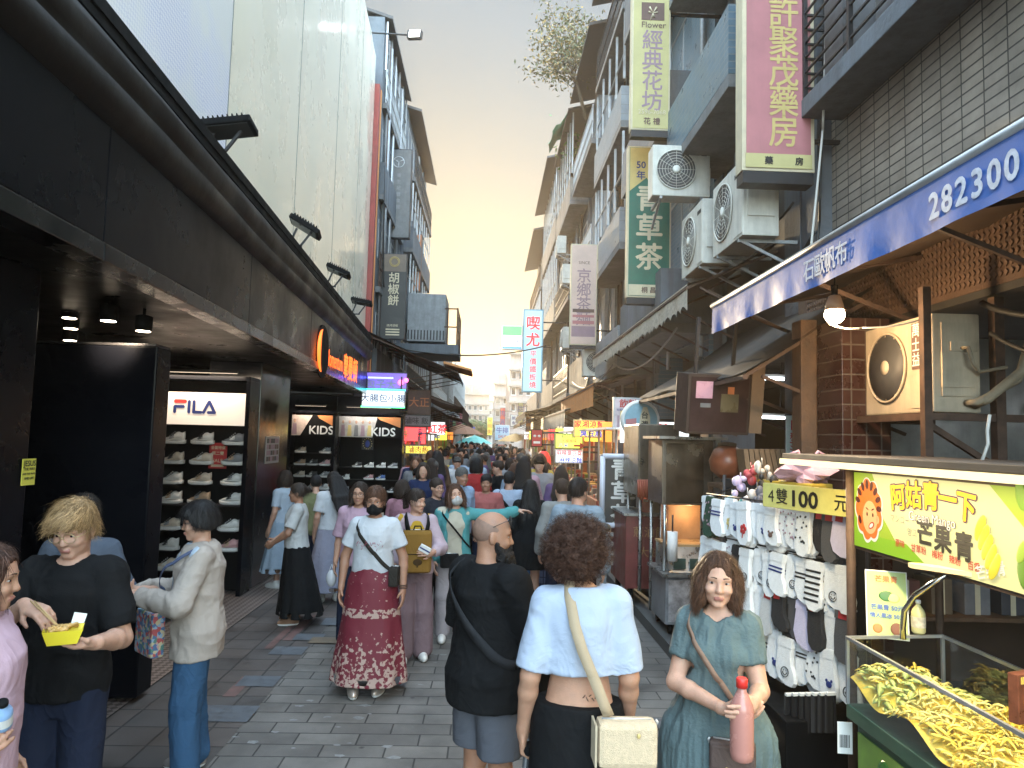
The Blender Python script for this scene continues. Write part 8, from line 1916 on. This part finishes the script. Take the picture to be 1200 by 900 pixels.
# 9 backpack on the front
x,y,H=spot_px(489,574,6.7)
p9=human(dict(label='woman in yellow shirt and mauve trousers wearing a mustard backpack on her front',x=x,y=y,H=H,yaw=radians(190),skin='light',h=MID,hair=('pony','dark'),head=(.75,-.05,0),fat=1.02,under=dict(m=FM('mustard_shirt',(.55,.33,.04)),hem=.9),top=dict(name='overshirt',m=FM('pink_white',(.55,.42,.47)),hem=.86,sl=1.5,loose=.03,slw=.022,open_=.03),bottom=dict(kind='trousers',m=FM('mauve',(.26,.18,.2)),loose=.04,cuff=.07,amp=.01),shoe=shoe_w,armL=dict(e=(-.25,.06,1.12),w=(-.13,.31,1.1),d=(.5,.6,.2),curl=.7),footR=(.11,.1,.1)))
bpm=FM('mustard_canvas',(.28,.15,.035))
def ex(root,T):
    m=MB();m.box(-.12,.12,.09,.125,-.19,-.0,ch=.012);m.v=[T @ Vector(p) for p in m.v];m.build('front_pocket',bpm,root)
    m=MB();m.tube([(-.11,.128,-.012),(.11,.128,-.012)],.004,5);m.v=[T @ Vector(p) for p in m.v];m.build('pocket_zip',blk,root)
    m=MB();m.sphere((0,.128,-.09),(.045,.004,.032),12);m.box(-.008,.008,.125,.131,-.14,-.1);m.v=[T @ Vector(p) for p in m.v];m.build('tree_emblem',FM('dark_print',(.08,.045,.02)),root)
    m=MB();m.tube([(-.04,.02,.21),(-.03,.03,.25),(.03,.03,.25),(.04,.02,.21)],.008,6);m.v=[T @ Vector(p) for p in m.v];m.build('handle',blk,root)
    for s in (-1,1):
        m=ribbon([Vector((s*.09,.03,.2)),Vector((s*.105,.0,.27)),Vector((s*.11,-.08,.33)),Vector((s*.11,-.16,.345)),Vector((s*.11,-.24,.3))],.05,.008,ctr=Vector((0,-.1,.1)));m.v=[T @ Vector(p) for p in m.v];m.build('shoulder_strap',blk,root)
bag(p9,'backpack','mustard canvas backpack with a tree emblem worn on the front',bpm,(0,.20,1.11),(.29,.17,.42),0,extra=ex,cat='backpack')
root=thing('wallet','small striped wallet in the hand of the woman with the mustard backpack','wallet',Lm(p9) @ Vector((-.06,.41,1.16)));m=MB();m.box(-.05,.05,-.01,.01,-.03,.03,ch=.004);m.build('case',white,root);m=MB();m.box(-.05,.05,-.0125,-.0102,-.008,.004);m.build('stripe',M_['navy'],root);root.rotation_euler=(.3,.5,.3)
# 10 teal jacket
x,y,H=spot_px(534,568,7.3)
p10=human(dict(label='woman in turquoise jacket and white mask pointing her arm to the side',x=x,y=y,H=H,yaw=radians(188),skin='light',h=MID,hair=('wavy','brown'),head=(.15,.12,.12),under=dict(m=FM('ivory_print',(.55,.5,.4)),hem=.84,loose=.014),top=dict(name='jacket',m=FM('turquoise',(.1,.33,.34)),hem=.84,sl=1.9,loose=.035,slw=.022,open_=.05),bottom=dict(kind='trousers',m=FM('pale_trousers',(.4,.36,.38)),loose=.03),shoe=shoe_w,
  armL=dict(e=(-.44,.05,1.36),w=(-.68,.1,1.43),d=(-1,.1,.05),n=(0,.2,-1),curl=.25)))
mask(p10,FM('white_mask',(.62,.6,.58)))
bag(p10,'crossbody_bag','black box bag hung low in front of the turquoise jacket',FM('black_bag',(.012,.012,.013)),(.06,.19,.9),(.2,.09,.15),0,strap_pts(p10,1,1.44,1.0,.05,30,a0=.1,a1=pi-.4),blk)
# 11 bald man
x,y,H=spot_px(577,600,3.5)
bm_=human(dict(label='bald bearded man in black t-shirt and grey shorts with sunglasses on his head',x=x,y=y,H=H,yaw=radians(-52),sex='m',fat=1.08,armw=1.12,skin='tan',h=.0055,hair=('bald','black'),head=(-.62,-.04,0),sw=1.05,top=dict(m=blk,hem=.80,sl=.86,loose=.036,slw=.022,amp=.009,flare=.022),bottom=dict(kind='shorts',m=FM('grey_shorts',(.12,.125,.15)),loose=.02,len=.78),shoe=shoe_b,armR=dict(e=(.23,.1,1.12),w=(.16,.34,1.07),d=(-.2,.9,0),n=(-1,0,0),curl=.7),armL=dict(e=(-.22,.0,1.1),w=(-.22,.18,.95),curl=.6)))
C=Field((-.1,-.02,-.24),(.1,.15,.02),.005);C.ell((0,.05,-.10),(.058,.06,.072),None,.02);C.ell((0,.075,-.145),(.042,.045,.05),None,.02)
for s in (-1,1):C.cone((s*.066,.012,-.03),(s*.05,.05,-.10),.012,.03,.02)
C.cone((-.026,.085,-.055),(.026,.085,-.055),.0085,.0085,.006);C.ell((0,.098,-.067),(.022,.02,.0075),None,.004,sub=True)
P_,Q=C.mesh();P_=relax(P_,Q,1,.5);N=normals(P_,Q);P_=P_+N*(.006*(2*vnoise(P_*np.array([150,150,60]))-1))[:,None];np_mesh('beard',(P_ @ np.array(bm_['HR']).T+np.array(bm_['hc']))*bm_['S'],Q,hair_m('black'),bm_['root'])
# cropped hair stubble cap
C=Field((-.1,-.14,-.1),(.1,.1,.14),.005);C.ell((0,-.0135,.0275),(.0738,.0935,.0855),None,.01);C.ell((0,.05,.10),(.075,.115,.07),None,.02,sub=True);C.ell((0,.1,-.04),(.075,.11,.1),None,.01,sub=True);C.cut((0,.3,-.95),(0,-.06,-.04))
for s in (-1,1):C.ell((s*.08,.0,-.015),(.03,.026,.034),None,.005,sub=True)
P_,Q=C.mesh();np_mesh('hair',(P_ @ np.array(bm_['HR']).T+np.array(bm_['hc']))*bm_['S'],Q,mat('stubble',(.19,.11,.08),.7,var=.2,vs=60),bm_['root'])
gs_=glasses(bm_,M_['ink'],.026,dark=True,up=True)
bag(bm_,'shoulder_bag','black shoulder bag on the side of the bald man',FM('black_bag',(.012,)*3),(.24,.22,.98),(.1,.3,.22),0,strap_pts(bm_,-1,1.45,1.02,.062,44,a0=-pi,a1=0),FM('strap_grey',(.03,.03,.033)),sw_=.045)
m=MB();e,w_=bm_['arm'][1][:2];r_=random.Random(3)
for k in range(9):c=e.lerp(w_,.1+.07*k);m.tube([(c+Vector((.0425*cos(a)*(1-.028*k),.0,.0425*sin(a)*(1-.028*k))))*bm_['S'] for a in [r_.uniform(0,1)+.25*q for q in range(8)]],.0035,4)
m.build('tattoo',mat('tattoo_ink',(.09,.065,.055),.6),bm_['root'])
# 12 curly-haired woman
x,y,H=spot_px(682,614,2.95)
cw=human(dict(label='curly-haired woman in white cropped t-shirt and black skirt seen from behind',x=x,y=y,H=H,yaw=radians(-4),sex='f',fat=1.0,sw=.9,skin='mid',h=.0055,hs=.95,hair=('curly','auburn'),head=(-.72,-.02,0),top=dict(m=FM('bright_white',(.5,.57,.71)),hem=1.12,sl=.88,loose=.026,slw=.014,amp=.010,fx=7,fz=3,neck=.075,flare=.03),bottom=dict(kind='skirt',m=blk,len=.35,flare=.02,top=1.0,wav=.01,amp=.004,ease=.024),shoe=shoe_b,
  armL=dict(e=(-.20,-.05,1.10),w=(-.225,.03,.86),d=(0,.3,-1),n=(1,0,0),curl=.9),armR=dict(e=(.20,-.02,1.10),w=(.21,.09,.87),d=(0,.25,-1),curl=.6)))
hp=Lm(cw) @ Vector((-.205,.075,.78));root=thing('crutch','grey metal crutch held by the curly-haired woman','crutch',(hp.x-.02,hp.y+.12,.016))
a0=Vector((hp.x-.05,hp.y+.0,.02));a1=Vector((hp.x+.02,hp.y+.14,1.12))
def crp(m,n,mt):o=m.build(n,mt,None);o.parent=root;o.matrix_parent_inverse=root.matrix_basis.inverted()
m=MB();m.tube([a0,hp,a1],.014,8);
for k in range(9):c=a0.lerp(hp,.2+.06*k);m.sphere(c+Vector((0,-.014,0)),.004,6)
crp(m,'shaft',mat('crutch_grey',(.2,.21,.23),.4,metal=.6));m=MB();m.tube([hp+Vector((0,-.07,.0)),hp+Vector((0,.05,0))],.018,8);crp(m,'grip',blackm);m=MB();m.lathe([(.022,0),(.022,.04),(.016,.05)],10,Matrix.Translation(a0-Vector((0,0,.015))));crp(m,'rubber_foot',blackm)
m=MB();m.tube([a1+Vector((.045*cos(t),-.045*sin(t)*.9,.0)) for t in [(-.6+4.3*k/14) for k in range(15)]],.014,6);crp(m,'arm_cuff',blackm)
cream=FM('cream_bag',(.6,.5,.36))
def ex(root,T):
    m=MB()
    for k in range(14):m.box(-.126,-.118,-.052+k*.0078,-.048+k*.0078,-.075,.075)
    m.v=[T @ Vector(p) for p in m.v];m.build('ribbed_side',cream,root);m=MB();m.sphere((.035,-.062,.045),(.007,.004,.01),8);m.v=[T @ Vector(p) for p in m.v];m.build('gold_stud',M_['gold'],root)
sp_=[Vector(p) for p in ((-.045,-.04,1.468),(-.05,-.095,1.43),(-.03,-.158,1.33),(.0,-.178,1.24),(.05,-.190,1.13),(.085,-.185,1.045),(.105,-.185,1.0))];sp_[0]=Vector((-.05,-.06,1.478));sp_=[Vector((-.06,.10,1.38)),Vector((-.06,.06,1.47)),Vector((-.057,.0,1.497))]+sp_
bag(cw,'handbag','cream woven box handbag on a beige strap at the waist of the curly-haired woman',mat('cream_weave',(.6,.47,.32),.7,var=.12,vs=60,bump=.5,bs=300),(.17,-.195,.915),(.225,.10,.165),radians(4),sp_,FM('beige_strap',(.52,.4,.27)),extra=ex,sw_=.042,ctr=Vector((0,.4,1.2)))
m=MB();r_=random.Random(5)
for k in range(7):xx=.01+k*.012;m.tube([Vector((xx,-.1,1.035+.006*sin(k)))*1.0,Vector((xx+.01,-.1,1.035+.012*(-1)**k))],.002,4)
for i,v in enumerate(m.v):
    v=Vector(v);zz=v.z;v.y=np.interp(zz,TZ,cw['cyl'])-(np.interp(zz,TZ,cw['ry'])-.0095)*sqrt(max(0,1-(v.x/np.interp(zz,TZ,cw['rx']))**2));m.v[i]=v*cw['S']
m.build('tattoo',mat('tattoo_ink',(.09,.065,.055)),cw['root'])
m=MB();HM=cw['HM'];m.tube([HM @ Vector((s*.1,.05-abs(s)*.01,.105-.02*abs(s))) for s in [-.9+.2*k for k in range(10)]],.008,6);m.sphere(HM @ Vector((.05,.085,.1)),(.03,.03,.02),10);m.sphere(HM @ Vector((-.04,.09,.1)),(.03,.03,.02),10);m.build('sunglasses',M_['ink'],cw['root'])
# 13 green dress
x,y,H=spot_px(842,650,3.05)
tm=mat('teal_linen',(.075,.11,.115),.85,var=.18,vs=5,bump=.3,bs=90)
gd=human(dict(label='woman with brown bob in grey-green linen dress carrying a pink bottle',x=x,y=y,H=H,yaw=radians(158),sex='f',fat=.92,sw=.82,skin='light',h=.0052,hair=('bob','brown'),head=(.16,-.02,-.05),gaze=.002,armw=.98,
  top=dict(name='dress',m=tm,hem=.52,sl=.55,loose=.022,slw=.008,neck=.07,vneck=.06,flare=.10,amp=.009,fx=26,fz=2.0),shoe=FM('tan_sandal',(.35,.2,.13)),armR=dict(e=(.185,.06,1.12),w=(-.04,.235,1.09),d=(-1,.2,-.05),n=(-.1,-.5,.5),curl=.6),armL=dict(e=(-.185,.06,1.13),w=(-.16,.26,1.14),d=(.15,.75,-.1),n=(1,.1,-.1),curl=.95)))
bp_=Lm(gd) @ Vector((-.12,.335,.93));root=thing('pink_bottle','large pink plastic bottle with a red cap held by the woman in green dress','bottle',bp_);s_=1
pnk=mat('pink_liquid',(.4,.18,.15),.22,var=.05,vs=20);m=MB();m.lathe([(.03,0),(.041,.008),(.043,.03),(.043,.18),(.04,.2),(.024,.235),(.017,.25),(.016,.262)],24);m.build('body',pnk,root);m=MB();m.lathe([(.021,.262),(.021,.292),(.018,.296)],18);m.build('cap',mat('cap_red',(.6,.03,.025),.4,var=0),root)
tau=FM('taupe_leather',(.13,.09,.08),rough=.6)
def ex(root,T):
    m=MB();m.box(-.085,.085,.038,.052,-.02,.075,ch=.006);m.v=[T @ Vector(p) for p in m.v];m.build('flap',tau,root);m=MB();m.sphere((.02,.058,-.03),(.012,.008,.025),8);m.v=[T @ Vector(p) for p in m.v];m.build('charm',M_['gold'],root)
bag(gd,'crossbody_bag','taupe leather crossbody bag with a gold charm on the green dress',tau,(-.075,.185,.86),(.19,.075,.17),0,strap_pts(gd,1,1.455,.95,.05,40,a0=.35,a1=pi-.9),FM('taupe_strap',(.3,.19,.14)),extra=ex,sw_=.024)
m=MB();HM=gd['HM'];m.sphere(HM @ Vector((.082,.006,-.02)),.009,8);m.tube([HM @ Vector((.083,.01,-.02)),HM @ Vector((.082,.022,-.045))],.004,6);m.build('earbud',white,gd['root'])
# 14 long black hair
x,y,H=spot_px(622,563,8.4)
human(dict(label='woman in black with very long black hair and bare legs seen from behind',x=x,y=y,H=H,yaw=radians(0),skin='light',h=MID,hair=('long','black'),top=dict(name='dress',m=blk,hem=.60,sl=1.7,loose=.06,slw=.04,flare=.06),shoe=shoe_b,footL=(-.08,0,0),footR=(.08,.06,0)))
x,y,H=spot_px(653,640,9.1);root=thing('checked_bag','blue checked shopping bag beside the woman in black','bag',(x,9.1,.01));m=MB();m.box(-.22,.22,-.12,.12,0,.42,ch=.03);ck=brick_mat('checked_cloth',(.03,.05,.14),(.25,.27,.33),(.02,.02,.05),.08,.08,'XZ',msize=.006,offset=0);m.build('sack',ck,root);m=MB();[m.tube([(-.1,s*.1,.41),(-.08,s*.1,.56),(.08,s*.1,.56),(.1,s*.1,.41)],.01,6) for s in (-1,1)];m.build('handle',M_['navy'],root)
# 15-19 nearer crowd with details of their own
x,y,H=spot_px(678,562,6.6)
human(dict(label='short-haired man in pale blue-grey hoodie walking away near the herbal tea sign',x=x,y=y,H=H,yaw=radians(-18),sex='m',skin='light',h=MID,hair=('short','black'),head=(-.3,0,0),top=dict(name='hoodie',m=FM('blue_grey',(.26,.33,.4)),hem=.82,sl=1.9,loose=.05,slw=.03,hood=1,amp=.01),bottom=dict(kind='trousers',m=blk,loose=.02),shoe=shoe_w))
x,y,H=spot_px(659,563,7.8)
human(dict(label='person in grey hooded top with a black strap beside the blue-grey hoodie',x=x,y=y,H=H,yaw=radians(12),sex='m',skin='light',h=.010,hair=('short','dark'),top=dict(name='hoodie',m=FM('grey_hood',(.3,.3,.29)),hem=.82,sl=1.9,loose=.05,slw=.03,hood=1),bottom=dict(kind='trousers',m=dkdenim),shoe=shoe_b))
x,y,H=spot_px(541,549,9.2)
human(dict(label='older man in pale blue shirt looking sideways in the middle of the crowd',x=x,y=y,H=H,yaw=radians(-130),sex='m',skin='tan',h=.010,hair=('short','grey'),brow='dark',head=(-.3,0,0),top=dict(m=FM('shirt_blue',(.34,.45,.62)),hem=.84,sl=.9,loose=.03,slw=.025,collar=1),bottom=dict(kind='trousers',m=blk),shoe=shoe_b))
x,y,H=spot_px(570,557,9.4)
human(dict(label='man in coral t-shirt facing down the street in the crowd',x=x,y=y,H=H,yaw=radians(176),sex='m',skin='tan',h=.010,hair=('short','black'),top=dict(m=FM('coral',(.45,.14,.13)),hem=.84,sl=.8,loose=.03,slw=.02),bottom=dict(kind='trousers',m=dkdenim),shoe=shoe_b))
x,y,H=spot_px(597,554,9.6)
q=human(dict(label='man in light blue shirt with a black diagonal strap seen from behind',x=x,y=y,H=H,yaw=radians(-8),sex='m',skin='light',h=.010,hair=('short','black'),top=dict(m=FM('light_blue',(.42,.5,.64)),hem=.84,sl=.9,loose=.035,slw=.025),bottom=dict(kind='trousers',m=blk),shoe=shoe_b))
bag(q,'sling_bag','black sling bag strap across the light blue shirt',blk,(.2,.1,1.0),(.08,.2,.15),0,strap_pts(q,-1,1.45,1.0,.045,40,a0=-pi,a1=0),blk,sw_=.05)
x,y,H=spot_px(512,561,8.3)
q=human(dict(label='woman with glasses in black patterned top between the backpack and turquoise jacket',x=x,y=y,H=H,yaw=radians(-140),skin='light',h=.010,hair=('bun','dark'),top=dict(m=FM('black_pattern',(.035,.035,.045)),hem=.84,sl=.8,loose=.025,slw=.02),bottom=dict(kind='trousers',m=blk),shoe=shoe_b));glasses(q,M_['ink'])
x,y,H=spot_px(472,563,8.4)
human(dict(label='woman with a yellow hair clip and dark hair behind the backpack',x=x,y=y,H=H,yaw=radians(-30),skin='light',h=.010,hair=('wavy','dark'),top=dict(m=FM('rose',(.4,.2,.25)),hem=.84,sl=.8,loose=.025),bottom=dict(kind='trousers',m=blk),shoe=shoe_b))
x,y,H=spot_px(490,549,10.6)
q=human(dict(label='person in dark cap and white mask in the crowd beside the left signs',x=x,y=y,H=H,yaw=radians(170),skin='light',h=.011,hair=('cap','black'),top=dict(m=blk,hem=.84,sl=.8,loose=.025),bottom=dict(kind='trousers',m=blk),shoe=shoe_b));mask(q,FM('white_mask',(.62,)*3))
x,y,H=spot_px(507,541,11.5)
human(dict(label='tall older man with thin grey hair looking down in the crowd',x=x,y=y,H=H,yaw=radians(-120),sex='m',skin='tan',h=.011,hair=('short','grey'),head=(0,-.3,0),top=dict(m=FM('dark_grey',(.08,.08,.085)),hem=.84,sl=.9,loose=.03),bottom=dict(kind='trousers',m=blk),shoe=shoe_b))
x,y,H=spot_px(637,545,11.8)
human(dict(label='person in dark red jacket below the red lantern',x=x,y=y,H=H,yaw=radians(10),sex='m',skin='light',h=.011,hair=('short','dark'),top=dict(name='jacket',m=FM('wine',(.2,.03,.035)),hem=.84,sl=1.9,loose=.04,slw=.02),bottom=dict(kind='trousers',m=blk),shoe=shoe_b))
# two shadowy stall keepers behind the mango stall
x,y,H=spot_px(1168,640,3.9)
human(dict(label='stall keeper in grey t-shirt standing in the dark behind the mango case',x=2.75,y=3.0,H=1.62,z=.12,yaw=radians(95),sex='m',skin='tan',h=.010,hair=('short','black'),top=dict(m=FM('dark_olive',(.07,.07,.06)),hem=.84,sl=.8),bottom=dict(kind='trousers',m=blk),shoe=shoe_b))

# ------------------------------------------------------------------ the crowd further down the street
r_=random.Random(77)
templ=[]
for i,(sex,hr,yaw,bot) in enumerate([('m','short',0,'t'),('f','bob',180,'s'),('m','side',180,'t'),('f','long',0,'t'),('f','pony',0,'s'),('m','cap',180,'t'),('f','wavy',180,'t'),('m','fringe',90,'t')]):
    hm=human(dict(label='template',x=0,y=0,H=1.71,yaw=0,sex=sex,skin='mid',h=.0155,face=False,hair=(hr,'black'),fat=[1,1.05,1.1,.97,1,1.08,1.05,1][i],top=dict(m=wht,hem=.84,sl=[.8,.7,1.9,1.9,.7,.8,.8,1.9][i],loose=.03,slw=.02),bottom=dict(kind='skirt',m=blk,len=.45,flare=.08) if bot=='s' else dict(kind='trousers',m=blk),shoe=shoe_b,footL=(-.1,.1,0),footR=(.1,-.1,0)))
    for o in hm['root'].children:
        for s_ in o.material_slots:s_.link='OBJECT'
    templ.append((hm['root'],list(hm['root'].children),yaw,hr,sex))
tcol={'white':(.6,.6,.62),'black':(.014,.014,.015),'grey':(.2,.2,.21),'pale blue':(.36,.46,.6),'navy':(.025,.035,.09),'red':(.4,.04,.04),'beige':(.45,.38,.3),'green':(.08,.18,.1),'pink':(.5,.3,.35),'yellow':(.55,.4,.08),'brown':(.12,.07,.045),'purple':(.14,.09,.2),'striped grey':(.3,.3,.32),'orange':(.5,.2,.05)}
hcol=['black','black','dark','black','brown','dark','black','dark','black','brown','grey']
bcol={'dark':blk,'denim':denim,'grey':FM('grey_shorts',(.12,)*3),'khaki':FM('khaki',(.22,.17,.1))}
hw={'short':'short-haired man','bob':'woman with bobbed hair','side':'man with swept hair','long':'long-haired woman','pony':'woman with a ponytail','cap':'man in a cap','wavy':'wavy-haired woman','fringe':'man with a fringe'}
used=set();first=[True]*8;cnt=0
def crowd_person(x,y,H):
    global cnt
    for _ in range(400):
        i=r_.randrange(8);c=r_.choice(list(tcol));hc_=r_.choice(hcol);b_=r_.choice(list(bcol));key=(i,c,b_,hc_)
        if key not in used:used.add(key);break
    root,ch,yaw,hr,sex=templ[i]
    skirt={'t':'trousers','s':'skirt'}['s' if i in (1,4) else 't']
    lab=f'{hc_}{"" if hr == "cap" else "-haired"} {hw[hr].replace("-haired", "")} in {c} top and {b_} {skirt}' if hr != 'cap' else f'man in {hc_} cap, {c} top and {b_} {skirt}'
    lab=lab.replace('black-haired long woman','woman with long black hair').replace('  ',' ')
    lab += ' in the packed crowd' if y<20 else ' far along the street'
    if first[i]:r=root;first[i]=False
    else:r=dup(root,chld=ch)
    r['label']=lab;r['group']='people crowding the street'
    dirn=yaw if r_.random()<.75 else 180-yaw
    r.location=(x,y,.006);r.rotation_euler=(0,0,radians(dirn+r_.uniform(-25,25)));s_=H/1.71;r.scale=(s_,s_,s_)
    sk=skin_m(r_.choice(['light','mid','tan','pale']))
    for o in r.children:
        n=o.name.split('.')[0]
        m_={'body':sk,'hair':hair_m(hc_),'cap':cloth_m('capc_'+hc_,HAIR[hc_]),'shirt':FM('crowd_'+c.replace(' ','_'),tcol[c]),'trousers':bcol[b_],'skirt':bcol[b_],'shoe':shoe_b}.get(n)
        if m_:
            for k_,s_ in enumerate(o.material_slots):
                s_.link='OBJECT';s_.material=m_ if k_==0 else (lip_m if n=='body' else M_['whitel'])
    cnt += 1
yv=10.3
while yv<46:
    n=5 if yv>13 else 4
    xl=-1.35 if yv<13 else -1.6;xr=1.35
    for k in range(n):
        x=xl+(xr-xl)*(k+.5)/n+r_.uniform(-.2,.2);y=yv+r_.uniform(-.25,.25)
        if yv<11 and -.75<x<.35:continue
        crowd_person(x,y,r_.gauss(1.62,.07))
    yv += .95+(yv-10)*.035
# pieces of a part that are apart from each other become parts of their own
def islands(me):
    n=len(me.vertices);par=list(range(n))
    def find(a):
        while par[a] != a:par[a]=par[par[a]];a=par[a]
        return a
    for p in me.polygons:
        v=list(p.vertices);a=find(v[0])
        for q in v[1:]:
            b=find(q)
            if a != b:par[b]=a
    g={}
    for p in me.polygons:g.setdefault(find(p.vertices[0]),[]).append(p.index)
    return list(g.values())
SPLIT=('post','foot','bracket','peg_shelf','balcony_clutter','hanger','wall_arm','slot','leg','sheet_joint','tattoo_none','cable_loop','balcony_frame_none')
for o in [q for q in bpy.data.objects if q.type=='MESH' and q.parent is not None and q.name.split('.')[0] in SPLIT]:
    gs=islands(o.data)
    if len(gs)<2 or len(gs)>40:continue
    src=o.data;base=o.name.split('.')[0]
    for k,polys in enumerate(gs):
        vm={};vs=[];fs=[]
        for pi_ in polys:
            f=[]
            for v in src.polygons[pi_].vertices:
                if v not in vm:vm[v]=len(vs);vs.append(src.vertices[v].co[:])
                f.append(vm[v])
            fs.append(f)
        me=bpy.data.meshes.new(base);me.from_pydata(vs,[],fs)
        for m in src.materials:me.materials.append(m)
        me.polygons.foreach_set('material_index',[src.polygons[i].material_index for i in polys]);me.polygons.foreach_set('use_smooth',[src.polygons[i].use_smooth for i in polys]);me.update()
        if k==0:o.data=me
        else:
            c=o.copy();c.data=me;COL.objects.link(c)
